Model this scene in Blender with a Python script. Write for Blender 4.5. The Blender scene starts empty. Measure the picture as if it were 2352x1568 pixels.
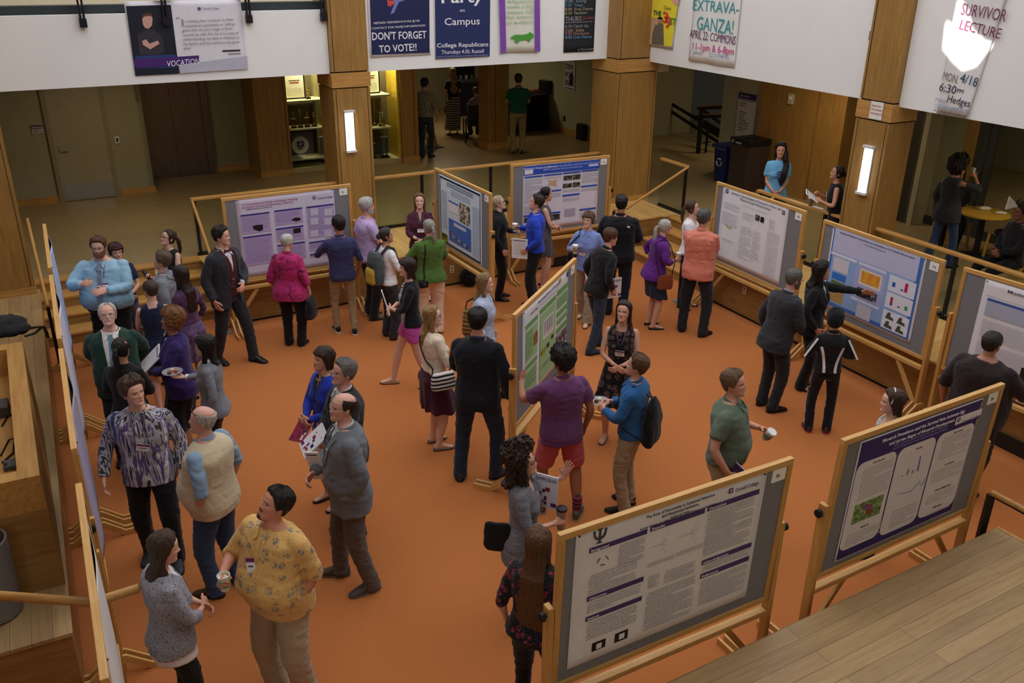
import bpy, bmesh, math, random
import numpy as np
from mathutils import Vector, Matrix
SC = bpy.context.scene
COL = SC.collection
R = math.radians
# ------------------------------------------------------------------ camera
W_, H_ = 2352, 1568
FPX, PIT, ROL, CH = 2028.90, R(23.6478), R(0.60489), 4.9958
_f = np.array([0, math.cos(PIT), -math.sin(PIT)]); _u = np.array([0, math.sin(PIT), math.cos(PIT)]); _r = np.array([1., 0, 0])
_c, _s = math.cos(ROL), math.sin(ROL)
CM = np.stack([_c*_r+_s*_u, -_s*_r+_c*_u, _f])
def at(u, v, z=0.0):
    d = np.array([(u-W_/2)/FPX, -(v-H_/2)/FPX, 1.0]) @ CM
    return np.array([0, 0, CH]) + d*((z-CH)/d[2])
def onplane(u, v, P, n):
    d = np.array([(u-W_/2)/FPX, -(v-H_/2)/FPX, 1.0]) @ CM
    t = (P[0]*n[0]+P[1]*n[1])/(d[0]*n[0]+d[1]*n[1])
    return np.array([0, 0, CH]) + d*t
cam = bpy.data.cameras.new('camera'); camo = bpy.data.objects.new('camera', cam); COL.objects.link(camo)
cam.sensor_width = 36.0; cam.lens = FPX/W_*36.0; cam.clip_end = 200
m3 = Matrix([[CM[0][i], CM[1][i], -CM[2][i]] for i in range(3)])
camo.matrix_world = Matrix.Translation((0, 0, CH)) @ m3.to_4x4()
SC.camera = camo
# ------------------------------------------------------------------ materials
MATS = {}
def lin(c):
    if isinstance(c, str):
        c = tuple(int(c[i:i+2], 16)/255 for i in (0, 2, 4))
    return tuple((x/12.92 if x <= .04045 else ((x+.055)/1.055)**2.4) for x in c[:3]) + (1,)
class NT:
    def __init__(s, name):
        s.m = bpy.data.materials.new(name); s.m.use_nodes = True
        s.t = s.m.node_tree; s.b = s.t.nodes['Principled BSDF']
    def n(s, typ, **kw):
        x = s.t.nodes.new('ShaderNode'+typ)
        return x
    def l(s, a, b): s.t.links.new(a, b)
    def inp(s, node, **kw):
        for k, v in kw.items(): node.inputs[k.replace('_', ' ')].default_value = v
        return node
    def coord(s, scale=(1, 1, 1), rot=(0, 0, 0), kind='Object'):
        tc = s.n('TexCoord'); mp = s.n('Mapping'); mp.inputs['Scale'].default_value = scale; mp.inputs['Rotation'].default_value = rot
        s.l(tc.outputs[kind], mp.inputs['Vector']); return mp.outputs['Vector']
    def noise(s, vec, scale, detail=3, rough=.5, dist=0):
        x = s.n('TexNoise'); x.inputs['Scale'].default_value = scale; x.inputs['Detail'].default_value = detail
        x.inputs['Roughness'].default_value = rough; x.inputs['Distortion'].default_value = dist
        if vec is not None: s.l(vec, x.inputs['Vector'])
        return x.outputs['Fac']
    def ramp(s, fac, stops, interp='LINEAR'):
        x = s.n('ValToRGB'); cr = x.color_ramp; cr.interpolation = interp
        while len(cr.elements) < len(stops): cr.elements.new(.5)
        for e, (p, c) in zip(cr.elements, stops): e.position = p; e.color = lin(c)
        s.l(fac, x.inputs['Fac']); return x.outputs['Color']
    def bump(s, h, strength=.3, dist=.01):
        x = s.n('Bump'); x.inputs['Strength'].default_value = strength; x.inputs['Distance'].default_value = dist
        s.l(h, x.inputs['Height']); s.l(x.outputs['Normal'], s.b.inputs['Normal'])
    def mix(s, fac, a, b, mode='MIX'):
        x = s.n('Mix'); x.data_type = 'RGBA'; x.blend_type = mode
        for sock, v in ((x.inputs[0], fac), (x.inputs[6], a), (x.inputs[7], b)):
            if hasattr(v, 'is_linked') or hasattr(v, 'links'): s.l(v, sock)
            elif isinstance(v, (int, float)): sock.default_value = v
            else: sock.default_value = lin(v)
        return x.outputs[2]
    def math(s, op, a, b=0.0):
        x = s.n('Math'); x.operation = op
        for sock, v in ((x.inputs[0], a), (x.inputs[1], b)):
            if isinstance(v, (int, float)): sock.default_value = v
            else: s.l(v, sock)
        return x.outputs[0]
    def done(s, color=None, rough=.6, metal=0, spec=.3):
        if color is not None:
            if hasattr(color, 'links'): s.l(color, s.b.inputs['Base Color'])
            else: s.b.inputs['Base Color'].default_value = lin(color)
        s.b.inputs['Roughness'].default_value = rough; s.b.inputs['Metallic'].default_value = metal
        s.b.inputs['Specular IOR Level'].default_value = spec
        return s.m
def flat(color, rough=.6, metal=0, spec=.3):
    key = ('flat', color, rough, metal)
    if key not in MATS:
        t = NT('paint_'+str(len(MATS))); v = t.coord()
        f = t.noise(v, 9, 2)
        hs = t.n('HueSaturation'); hs.inputs['Color'].default_value = lin(color)
        t.l(t.math('ADD', t.math('MULTIPLY', f, .16), .92), hs.inputs['Value'])
        MATS[key] = t.done(hs.outputs['Color'], rough, metal, spec)
    return MATS[key]
def emit(color, strength):
    key = ('emit', color, strength)
    if key not in MATS:
        t = NT('glow'); t.b.inputs['Emission Color'].default_value = lin(color); t.b.inputs['Emission Strength'].default_value = strength
        MATS[key] = t.done(color, .5)
    return MATS[key]
def cloth(c1, c2=None, pat=None, s=1.0, c3=None, rough=.85, wr=.5):
    key = ('cloth', c1, c2, pat, s, c3)
    if key in MATS: return MATS[key]
    t = NT('cloth_'+(pat or 'plain')); v = t.coord()
    weave = t.noise(v, 260*s if pat != 'knit' else 120, 2)
    if pat is None:
        col = t.mix(t.noise(v, 14, 3), c1, c1); big = t.noise(v, 5, 2)
        col = t.mix(t.math('MULTIPLY', weave, .18), col, c2 or c1)
    elif pat == 'stripe':      # horizontal bands
        w = t.n('TexWave'); w.bands_direction = 'Z'; w.inputs['Scale'].default_value = 12*s; t.l(v, w.inputs['Vector'])
        w.inputs['Distortion'].default_value = .3
        col = t.ramp(w.outputs['Fac'], [(0, c1), (.5, c1), (.55, c2), (1, c2)])
    elif pat == 'vstripe':
        w = t.n('TexWave'); w.bands_direction = 'X'; w.inputs['Scale'].default_value = 22*s; t.l(v, w.inputs['Vector'])
        col = t.ramp(w.outputs['Fac'], [(0, c1), (.6, c1), (.8, c2), (1, c2)])
    elif pat == 'check':
        a = t.n('TexWave'); a.bands_direction = 'X'; a.inputs['Scale'].default_value = 25*s; t.l(v, a.inputs['Vector'])
        b = t.n('TexWave'); b.bands_direction = 'Z'; b.inputs['Scale'].default_value = 25*s; t.l(v, b.inputs['Vector'])
        col = t.mix(t.math('MULTIPLY', a.outputs['Fac'], b.outputs['Fac']), c1, c2)
    elif pat == 'melange':
        col = t.ramp(t.noise(v, 75*s, 3, .75), [(.38, c1), (.5, c2), (.62, c3 or c1)])
    elif pat == 'streak':
        vv = t.coord((6, 6, 60)); col = t.ramp(t.noise(vv, 3*s, 4, .7), [(.35, c1), (.6, c2)])
    elif pat == 'blotch':
        col = t.ramp(t.noise(v, 9*s, 5, .65, .6), [(.32, c1), (.5, c2), (.66, c3 or c1)])
    elif pat == 'floral':
        vo = t.n('TexVoronoi'); vo.inputs['Scale'].default_value = 17*s; t.l(v, vo.inputs['Vector'])
        n2 = t.noise(v, 70*s, 3, .7)
        m1 = t.ramp(vo.outputs['Distance'], [(0, 'FFFFFF'), (.33, 'FFFFFF'), (.42, '000000'), (1, '000000')])
        m2 = t.ramp(n2, [(.45, '000000'), (.55, 'FFFFFF')])
        vo2 = t.n('TexVoronoi'); vo2.inputs['Scale'].default_value = 34*s; t.l(v, vo2.inputs['Vector'])
        col = t.mix(t.math('MULTIPLY', m1, m2), c1, c2)
        m3_ = t.ramp(vo2.outputs['Distance'], [(0, 'FFFFFF'), (.16, 'FFFFFF'), (.22, '000000')])
        col = t.mix(t.math('MULTIPLY', m3_, .8), col, c3 or c2)
    elif pat == 'medal':       # large lacy medallions
        vo = t.n('TexVoronoi'); vo.inputs['Scale'].default_value = 11*s; vo.inputs['Randomness'].default_value = .25; t.l(v, vo.inputs['Vector'])
        m1 = t.ramp(vo.outputs['Distance'], [(0, 'FFFFFF'), (.12, '303030'), (.2, 'E0E0E0'), (.34, '606060'), (.4, 'E0E0E0'), (.46, '000000'), (1, '000000')])
        m2 = t.ramp(t.noise(v, 90*s, 2), [(.42, '000000'), (.56, 'FFFFFF')])
        col = t.mix(t.math('MULTIPLY', m1, m2), c1, c2)
    elif pat == 'ikat':        # jagged vertical stripes in several colours
        n1 = t.noise(t.coord((1, 1, .12)), 8*s, 3, .6, .4)
        col = t.ramp(n1, [(.0, '1B1A38'), (.36, '23307A'), (.41, 'B9B5B8'), (.46, '15131C'), (.5, 'A7A3A6'), (.55, '5A4380'), (.59, 'C9C6C4'), (.65, '1A1930'), (.72, '2B3A90')], 'CONSTANT')
        col = t.mix(t.math('MULTIPLY', t.noise(v, 150, 2), .35), col, '7C7A80')
    elif pat == 'speck':
        m2 = t.ramp(t.noise(v, 190*s, 1, .5), [(.62, '000000'), (.68, 'FFFFFF')])
        col = t.mix(m2, c1, c2)
    else: col = lin(c1)
    t.bump(t.math('ADD', t.math('MULTIPLY', weave, .25), t.noise(v, 22, 3, .6, .8)), wr, .012)
    t.b.inputs['Sheen Weight'].default_value = .12
    MATS[key] = t.done(col, rough, 0, .2); return MATS[key]
def wood(name, c1, c2, c3, scale=1.0, axis='z', rough=.42, plank=None):
    key = ('wood', name)
    if key in MATS: return MATS[key]
    t = NT(name)
    sc = {'h': (.5, .5, 5), 'x': (.35, 5, 5), 'y': (5, .35, 5), 'z': (5, 5, .35)}[axis]
    v = t.coord(tuple(k*scale for k in sc))
    g = t.noise(v, 6, 6, .65, .4); fine = t.noise(t.coord(tuple(k*scale*5 for k in sc)), 8, 3)
    col = t.ramp(g, [(.25, c1), (.5, c2), (.75, c3)])
    col = t.mix(t.math('MULTIPLY', fine, .25), col, c1)
    if plank:
        br = t.n('TexBrick'); br.offset = .37; t.inp(br, Scale=1.0); br.inputs['Brick Width'].default_value = plank[0]; br.inputs['Row Height'].default_value = plank[1]
        br.inputs['Mortar Size'].default_value = .0022; br.inputs['Bias'].default_value = 0
        br.inputs['Color1'].default_value = (.45, .45, .45, 1); br.inputs['Color2'].default_value = (.62, .62, .62, 1); br.inputs['Mortar'].default_value = (.22, .22, .22, 1)
        t.l(t.coord((1, 1, 1), (0, 0, plank[2] if len(plank) > 2 else 0)) if len(plank) < 4 else t.coord((1, 1, 1), plank[3]), br.inputs['Vector'])
        col = t.mix(1.0, col, br.outputs['Color'], 'OVERLAY')
        t.bump(br.outputs['Fac'], .2, -.002)
    MATS[key] = t.done(col, rough, 0, .4); return MATS[key]
# ------------------------------------------------------------------ mesh builders
def link(o, parent=None):
    COL.objects.link(o)
    if parent is not None: o.parent = parent
    return o
def tag(o, label=None, cat=None, group=None, kind=None):
    if label: o['label'] = label
    if cat: o['category'] = cat
    if group: o['group'] = group
    if kind: o['kind'] = kind
    return o
def empty(name, loc, rz=0.0, label=None, cat=None, group=None, kind=None):
    o = bpy.data.objects.new(name, None); COL.objects.link(o); o.location = loc; o.rotation_euler = (0, 0, rz)
    return tag(o, label, cat, group, kind)
class MB:
    """collects verts/faces (with material slot) and links them as one object"""
    def __init__(s): s.v = []; s.f = []; s.mi = []; s.mats = []
    def m(s, mat):
        if mat not in s.mats: s.mats.append(mat)
        return s.mats.index(mat)
    def add(s, V, F, mat):
        k = len(s.v); i = s.m(mat)
        s.v += [tuple(map(float, p)) for p in V]; s.f += [tuple(q+k for q in f) for f in F]; s.mi += [i]*len(F)
    def box(s, c, d, mat, M=None, bev=0):
        x, y, z = [k/2 for k in d]
        V = [np.array([a*x, b*y, e*z]) for a in (-1, 1) for b in (-1, 1) for e in (-1, 1)]
        F = [(0, 1, 3, 2), (4, 6, 7, 5), (0, 4, 5, 1), (2, 3, 7, 6), (0, 2, 6, 4), (1, 5, 7, 3)]
        if M is not None: V = [np.array(M) @ p for p in V]
        s.add([p+np.array(c) for p in V], F, mat)
    def bar(s, a, b, w, h, mat, up=(0, 0, 1)):
        a, b = np.array(a, float), np.array(b, float); d = b-a; L = np.linalg.norm(d); d /= L
        up = np.array(up, float); x = np.cross(d, up)
        if np.linalg.norm(x) < 1e-4: x = np.cross(d, np.array([0, 1., 0]))
        x /= np.linalg.norm(x); z = np.cross(x, d)
        s.box((a+b)/2, (w, L, h), mat, np.stack([x, d, z], 1))
    def tube(s, pts, rad, mat, n=10, flatx=1.0, caps=True):
        pts = [np.array(p, float) for p in pts]
        if isinstance(rad, (int, float)): rad = [rad]*len(pts)
        V, F = tube_geo(pts, [(r*flatx, r) for r in rad], n, caps); s.add(V, F, mat)
    def lathe(s, prof, mat, c=(0, 0, 0), n=20, M=None):
        V = []; F = []
        for r, z in prof:
            for k in range(n):
                a = 2*math.pi*k/n; V.append(np.array([r*math.cos(a), r*math.sin(a), z]))
        for i in range(len(prof)-1):
            for k in range(n):
                F.append((i*n+k, i*n+(k+1) % n, (i+1)*n+(k+1) % n, (i+1)*n+k))
        F.append(tuple(range(n-1, -1, -1))); F.append(tuple(range((len(prof)-1)*n, len(prof)*n)))
        if M is not None: V = [np.array(M) @ p for p in V]
        s.add([p+np.array(c) for p in V], F, mat)
    def poly(s, P, mat): s.add(P, [tuple(range(len(P)))], mat)
    def prism(s, P2, z0, z1, mat, f=lambda x, y, z: (x, y, z)):
        n = len(P2); V = [f(x, y, z0) for x, y in P2]+[f(x, y, z1) for x, y in P2]
        F = [tuple(range(n-1, -1, -1)), tuple(range(n, 2*n))]+[(i, (i+1) % n, n+(i+1) % n, n+i) for i in range(n)]
        s.add(V, F, mat)
    def build(s, name, parent=None, bev=0, smooth=False, loc=None, rz=None, weld=False):
        me = bpy.data.meshes.new(name); me.from_pydata(s.v, [], s.f)
        for m in s.mats: me.materials.append(m)
        me.polygons.foreach_set('material_index', s.mi)
        bm = bmesh.new(); bm.from_mesh(me)
        bmesh.ops.recalc_face_normals(bm, faces=bm.faces)
        bm.to_mesh(me); bm.free()
        if smooth:
            me.polygons.foreach_set('use_smooth', [True]*len(me.polygons))
            try: me.set_sharp_from_angle(angle=R(40))
            except Exception: pass
        o = bpy.data.objects.new(name, me); link(o, parent)
        if loc is not None: o.location = loc
        if rz is not None: o.rotation_euler = (0, 0, rz)
        if bev:
            b = o.modifiers.new('bevel', 'BEVEL'); b.width = bev; b.segments = 2; b.limit_method = 'ANGLE'
        return o
def tube_geo(pts, rad, n=10, caps=True, xdir=None):
    """closed elliptical sweep; rad list of (rx, ry)"""
    P = np.array(pts); k = len(P); T = np.zeros_like(P)
    T[1:-1] = P[2:]-P[:-2]; T[0] = P[1]-P[0]; T[-1] = P[-1]-P[-2]
    T /= np.linalg.norm(T, axis=1)[:, None]+1e-12
    V = []; F = []
    x = np.array(xdir, float) if xdir is not None else np.cross(T[0], [0, 0, 1.0] if abs(T[0][2]) < .9 else [0, 1.0, 0])
    for i in range(k):
        x = x-T[i]*(x@T[i]); x = x/(np.linalg.norm(x)+1e-12); y = np.cross(T[i], x)
        for j in range(n):
            a = 2*math.pi*j/n; V.append(P[i]+x*rad[i][0]*math.cos(a)+y*rad[i][1]*math.sin(a))
    for i in range(k-1):
        for j in range(n):
            F.append((i*n+j, i*n+(j+1) % n, (i+1)*n+(j+1) % n, (i+1)*n+j))
    if caps:
        b0 = len(V); V.append(P[0]-T[0]*min(rad[0])*.45); V.append(P[-1]+T[-1]*min(rad[-1])*.45)
        for j in range(n):
            F.append((j, b0, (j+1) % n)); F.append(((k-1)*n+j, (k-1)*n+(j+1) % n, b0+1))
    return V, F
def text_mesh(body, size, mat, align='LEFT', bold=0.0, shear=0.0, line=1.0, name='lettering'):
    cu = bpy.data.curves.new(name, 'FONT'); cu.body = body; cu.size = size; cu.align_x = align; cu.align_y = 'TOP'
    cu.extrude = .0006; cu.offset = bold*size; cu.shear = shear; cu.space_line = line; cu.resolution_u = 2
    o = bpy.data.objects.new(name, cu); me = bpy.data.meshes.new_from_object(o); bpy.data.objects.remove(o); bpy.data.curves.remove(cu)
    me.materials.clear(); me.materials.append(mat); me.name = name; return me
def txt(body, parent, loc, size, mat, rot=(R(90), 0, 0), align='LEFT', name='lettering', bold=0.0, sx=1.0, shear=0.0, line=1.0):
    o = link(bpy.data.objects.new(name, text_mesh(body, size, mat, align, bold, shear, line, name)), parent)
    o.location = loc; o.rotation_euler = rot; o.scale = (sx, 1, 1); return o
# ------------------------------------------------------------------ people
def vnoise(P, seed=0):
    P = np.asarray(P)+seed*17.13; I = np.floor(P).astype(np.int64); f = P-I; f = f*f*(3-2*f)
    def h(i, j, k):
        n = (i*374761393+j*668265263+k*2147483647+seed*974634777) & 0xffffffff
        n = ((n ^ (n >> 13))*1274126177) & 0xffffffff
        return ((n ^ (n >> 16)) & 0xffff)/65535.0
    x, y, z = I[:, 0], I[:, 1], I[:, 2]; r = 0
    for a in (0, 1):
        for b in (0, 1):
            for c in (0, 1):
                w = (f[:, 0] if a else 1-f[:, 0])*(f[:, 1] if b else 1-f[:, 1])*(f[:, 2] if c else 1-f[:, 2])
                r = r+w*h(x+a, y+b, z+c)
    return r
def new_mesh(V, F, name='m'):
    me = bpy.data.meshes.new(name); me.from_pydata([tuple(p) for p in V], [], [tuple(q) for q in F]); return me
def arrays(me):
    V = np.empty(len(me.vertices)*3); me.vertices.foreach_get('co', V); N = np.empty(len(V)); me.vertices.foreach_get('normal', N)
    return V.reshape(-1, 3), N.reshape(-1, 3)
TMP = None
def evalmods(me, setup):
    """run modifiers over a mesh and return the resulting mesh"""
    o = bpy.data.objects.new('work', me); COL.objects.link(o)
    extra = setup(o)
    dg = bpy.context.evaluated_depsgraph_get(); dg.update()
    r = bpy.data.meshes.new_from_object(o.evaluated_get(dg))
    bpy.data.objects.remove(o)
    for e in extra or ():
        d = e.data; bpy.data.objects.remove(e); bpy.data.meshes.remove(d)
    bpy.data.meshes.remove(me); return r
class Vol:
    def __init__(s): s.V = []; s.F = []
    def add(s, V, F):
        k = len(s.V); s.V += [np.asarray(p, float) for p in V]; s.F += [tuple(i+k for i in f) for f in F]
    def tube(s, pts, rad, n=14, xdir=None):
        rad = [(r, r) if isinstance(r, (int, float)) else r for r in rad]; s.add(*tube_geo(pts, rad, n, True, xdir))
    def rings(s, L, n=24, e=2.0):
        """L: (centre, xaxis, yaxis, a, b[, bump]) ; superellipse sections"""
        V = []; F = []; k = len(L); a_ = np.arange(n)*2*math.pi/n
        ca, sa = np.cos(a_), np.sin(a_); cx = np.sign(ca)*abs(ca)**(2/e); cy = np.sign(sa)*abs(sa)**(2/e)
        for c, x, y, a, b in L:
            for j in range(n): V.append(np.asarray(c)+np.asarray(x)*a*cx[j]+np.asarray(y)*b*cy[j])
        for i in range(k-1):
            for j in range(n): F.append((i*n+j, i*n+(j+1) % n, (i+1)*n+(j+1) % n, (i+1)*n+j))
        V += [np.asarray(L[0][0]), np.asarray(L[-1][0])]; b0 = k*n
        for j in range(n):
            F.append((j, b0, (j+1) % n)); F.append(((k-1)*n+j, (k-1)*n+(j+1) % n, b0+1))
        s.add(V, F)
    def ball(s, c, r, n=10):
        r = (r,)*3 if isinstance(r, (int, float)) else r
        L = []
        for i in range(n):
            t = -math.pi/2+math.pi*(i+.5)/n; L.append((np.array(c)+np.array([0, 0, r[2]*math.sin(t)]), (1, 0, 0), (0, 1, 0), r[0]*math.cos(t), r[1]*math.cos(t)))
        s.rings(L, 14)
    def remesh(s, vox, it=4, cuts=()):
        me = new_mesh(s.V, s.F)
        def st(o):
            m = o.modifiers.new('r', 'REMESH'); m.mode = 'VOXEL'; m.voxel_size = vox; m.use_smooth_shade = True
            m2 = o.modifiers.new('s', 'SMOOTH'); m2.factor = .5; m2.iterations = it
            ex = []
            for cv, cf in cuts:
                cm = new_mesh(cv, cf); bb = bmesh.new(); bb.from_mesh(cm); bmesh.ops.triangulate(bb, faces=bb.faces); bmesh.ops.recalc_face_normals(bb, faces=bb.faces); bb.to_mesh(cm); bb.free()
                c = bpy.data.objects.new('cut', cm); COL.objects.link(c); ex.append(c)
                b = o.modifiers.new('b', 'BOOLEAN'); b.operation = 'DIFFERENCE'; b.object = c; b.solver = 'MANIFOLD'
            return ex
        return evalmods(me, st)
def wrinkle(me, amp, fr, seed, mask=None):
    V, N = arrays(me)
    Q = V*np.array(fr)+1.3*vnoise(V*7, seed)[:, None]
    d = amp*(1.4*abs(2*vnoise(Q, seed)-1)-.5)+amp*.5*(vnoise(V*np.array(fr)*2.3, seed+3)-.5)
    if mask is not None: d = d*mask(V)
    V = V+N*d[:, None]; me.vertices.foreach_set('co', V.ravel()); me.update()
def finish(me, name, mats, parent, smooth=True):
    me.name = name; me.materials.clear()
    me.polygons.foreach_set('material_index', [0]*len(me.polygons))
    for m in mats if isinstance(mats, (list, tuple)) else [mats]: me.materials.append(m)
    if smooth: me.polygons.foreach_set('use_smooth', [True]*len(me.polygons))
    o = bpy.data.objects.new(name, me); return link(o, parent)
def g(x, c, s): return np.exp(-((x-c)/s)**2)
# ---- head, built as horizontal slices: y forward, z up from the chin
HZ = np.array([0, .004, .012, .03, .055, .08, .115, .14, .17, .20, .217, .226, .23])
HW = np.array([.012, .024, .036, .0485, .057, .0645, .0715, .0745, .0735, .063, .046, .028, .004])
HF = np.array([.062, .076, .084, .087, .087, .0865, .086, .0905, .087, .066, .044, .024, .004])
HB = np.array([.03, .012, .0, -.028, -.056, -.076, -.093, -.1, -.1, -.086, -.063, -.04, -.012])
def head_surface(nz=64, nt=80, jaw=1.0, fat=0.0):
    z = np.concatenate([np.linspace(0, .15, int(nz*.68)), np.linspace(.154, .23, nz-int(nz*.68))])
    t = np.linspace(-1, 1, nt, endpoint=False); th = math.pi*(.55*t+.45*t**3)    # denser in front
    Z, T = np.meshgrid(z, th, indexing='ij')
    w = np.interp(Z, HZ, HW); yf = np.interp(Z, HZ, HF); yb = np.interp(Z, HZ, HB)
    low = np.clip((.09-Z)/.09, 0, 1); w = w*(1+low*(jaw-1))+fat*low*(.6+.4*np.clip(Z/.02, 0, 1)); 
    yc = (yf+yb)/2*.55+yb*.1+.012
    yc = np.minimum(yc, yf-.01)
    C, S = np.cos(T), np.sin(T); e = .88
    X = w*np.sign(S)*abs(S)**e
    Y = np.where(C > 0, yc+(yf-yc)*abs(C)**e, yc+(yb-yc)*-1*-abs(C)**e)
    return X, Y, Z, T
def make_head(skin, hair, beard=None, jaw=1.0, fat=0.0, fem=False, old=0):
    X, Y, Z, T = head_surface(64, 84, jaw, fat); fr = np.clip(np.cos(T)*1.6, 0, 1)
    ax = abs(X); d = np.zeros_like(X)
    d += .009*g(X, 0, .0085)*g(Z, .112, .016)+.021*g(X, 0, .0115)*g(Z, .087, .011)+.008*g(X, 0, .007)*g(Z, .1, .012)
    d += .007*g(ax, .013, .007)*g(Z, .083, .008)-.006*g(X, 0, .012)*g(Z, .073, .005)
    d += -.0105*g(ax, .031, .0155)*g(Z, .1165, .0105)+.0055*g(ax, .031, .0105)*g(Z, .1165, .0065)
    d += (.002 if fem else .0045)*g(ax, .028, .02)*g(Z, .1355, .007)+.005*g(ax, .046, .016)*g(Z, .09, .014)
    d += .0055*g(X, 0, .021)*g(Z, .056, .0085)-.0045*g(X, 0, .02)*g(Z, .0565, .0022)-.004*g(X, 0, .017)*g(Z, .0405, .006)
    d += .007*g(X, 0, .017)*g(Z, .02, .012)-.003*g(ax, .036, .01)*g(Z, .06, .02)
    Y = Y+d*fr; n = X.shape[1]; k = X.shape[0]
    V = np.stack([X, Y, Z], -1).reshape(-1, 3)
    F = [(i*n+j, i*n+(j+1) % n, (i+1)*n+(j+1) % n, (i+1)*n+j) for i in range(k-1) for j in range(n)]
    V = np.vstack([V, [[0, .03, -.001], [0, -.004, .2305]]]); b = k*n
    F += [((j+1) % n, j, b) for j in range(n)]+[((k-1)*n+j, (k-1)*n+(j+1) % n, b+1) for j in range(n)]
    sk = np.array(lin(skin)[:3]); Cc = np.tile(sk, (len(V), 1))
    x, y, z = V[:, 0], V[:, 1], V[:, 2]; front = (y > .03)
    def paint(m, c, a=1.0):
        m = np.clip(m, 0, 1)[:, None]*a; Cc[:] = Cc*(1-m)+np.array(c)*m
    red = sk*np.array([1.0, .72, .66])
    paint(g(abs(x), .042, .016)*g(z, .084, .016)*front, red, .5); paint(g(x, 0, .013)*g(z, .085, .01)*front, red, .45)
    hc = np.array(lin(hair)[:3])
    if beard == 'full' or beard == 'goatee' or beard == 'mustache' or beard == 'stubble':
        bc = hc*.75; m = np.zeros(len(V))
        if beard in ('full', 'stubble'): m = np.clip((.073+.04*np.clip((abs(x)-.035)/.035, 0, 1)-z)/.006, 0, 1)*(y > -.02)
        if beard == 'goatee': m = (abs(x) < .024)*(z < .036)*front*1.0
        if beard in ('full', 'goatee', 'mustache'): m = np.maximum(m, g(z, .0685, .0055)*(abs(x) < .03)*front*1.2)
        paint(m, bc, .9 if beard != 'stubble' else .45)
        N = V-np.array([0, 0, .1]); V = V+N/np.linalg.norm(N, axis=1)[:, None]*(m*.006*(beard != 'stubble'))[:, None]
    lip = sk*np.array([.95, .55, .52]) if fem else sk*np.array([.9, .64, .6])
    paint(1.5*g(x, 0, .021)*g(z, .056, .0062)*front, lip, .9); paint(g(x, 0, .02)*g(z, .0565, .0016)*front, sk*.25, .6)
    paint((g(z, .1365-.004*((abs(x)-.03)/.017)**2, .0032)*(abs(abs(x)-.03) < .018)*front), hc*.8+.02*0, .8)
    ex = (abs(x)-.031)/.0135; ez = (z-.1165)/.0048; e2 = ex**2+ez**2
    paint((e2 < 1.5)*front*1.0, sk*.45, .7); paint((e2 < 1)*front*1.0, (.5, .47, .44)); paint(((abs(x)-.031)**2+(z-.1165)**2 < .0056**2)*front*1.0, (.03, .02, .015))
    paint(g(ez, 1.0, .28)*(abs(ex) < 1.1)*front, (.02, .015, .012), .8)
    paint(g(abs(x), .006, .004)*g(z, .077, .003)*front, sk*.3, .6)
    if old: paint(g(z, .1, .004)*g(abs(x), .03, .015)*front, sk*.7, .4*old)
    # ears
    for s in (-1, 1):
        L = []
        for i in range(9):
            q = -1+2*(i+.5)/9; L.append((np.array([s*(.073+.004*q), -.012-.004*q, .103+.031*q]), (1, 0, 0), (0, 1, 0), .007*math.sqrt(1-q*q)+.002, .019*math.sqrt(1-q*q)*(.8+.25*q)))
        vv = Vol(); vv.rings(L, 10); o = len(V); V = np.vstack([V, np.array(vv.V)]); F += [tuple(i+o for i in f) for f in vv.F]
        Cc = np.vstack([Cc, np.tile(red*.5+sk*.5, (len(vv.V), 1))])
    return V, F, Cc
# ---- hair
def hairline(T, style):
    a = np.degrees(abs(T))
    P = dict(short=([0, 30, 50, 65, 80, 95, 110, 130, 180], [.183, .18, .166, .135, .092, .102, .088, .058, .04]),
             long=([0, 25, 45, 62, 75, 90, 110, 180], [.188, .186, .176, .15, .1, .06, .03, .02]),
             recede=([0, 20, 35, 50, 68, 80, 95, 110, 130, 180], [.2, .222, .21, .175, .13, .092, .102, .088, .058, .04]),
             bald=([0, 40, 62, 70, 80, 95, 110, 130, 150, 180], [.235, .235, .235, .15, .1, .104, .088, .06, .045, .04]),
             bang=([0, 25, 45, 60, 75, 90, 110, 130, 180], [.15, .15, .15, .14, .09, .07, .07, .05, .035]))[style]
    return np.interp(a, P[0], P[1])
def hair_cap(line, thick, top=0.0, lump=0.0, freq=30, seed=0, side=1.0, jaw=1.0, part=None):
    X, Y, Z, T = head_surface(56, 96, jaw); n = X.shape[1]; k = X.shape[0]
    z0 = hairline(T, line); m = np.clip((Z-z0)/.02, 0, 1); m = m*m*(3-2*m)
    P = np.stack([X, Y, Z], -1); N = P-np.array([0, -.01, .11]); N /= np.linalg.norm(N, axis=-1)[..., None]
    th = thick*(1+(side-1)*np.clip((.17-Z)/.06, 0, 1))+top*np.clip((Z-.13)/.09, 0, 1)
    if line == 'bald': th = th*np.where(Z > .195+.02*np.cos(T), -.5, 1)
    q = vnoise(P.reshape(-1, 3)*freq, seed).reshape(X.shape); st = vnoise(np.stack([T*16, Z*22, 0*T], -1).reshape(-1, 3), seed+1).reshape(X.shape)
    th = th*(1+(st-.5)*.7)+lump*(q-.4)+.004*(vnoise(P.reshape(-1, 3)*np.array([95, 95, 30]), seed+7).reshape(X.shape)-.5)
    if part is not None: th = th-.008*g(X, part, .006)*(Z > .17)*(Y > -.05)
    V = (P+N*(m*th-(1-m)*.012)[..., None]).reshape(-1, 3)
    F = [(i*n+j, i*n+(j+1) % n, (i+1)*n+(j+1) % n, (i+1)*n+j) for i in range(k-1) for j in range(n)]
    tc = V[(k-1)*n:].mean(0); V = np.vstack([V, [[0, .02, .01], tc]]); b = k*n
    F += [((j+1) % n, j, b) for j in range(n)]+[((k-1)*n+j, (k-1)*n+(j+1) % n, b+1) for j in range(n)]
    return V, F
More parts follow.
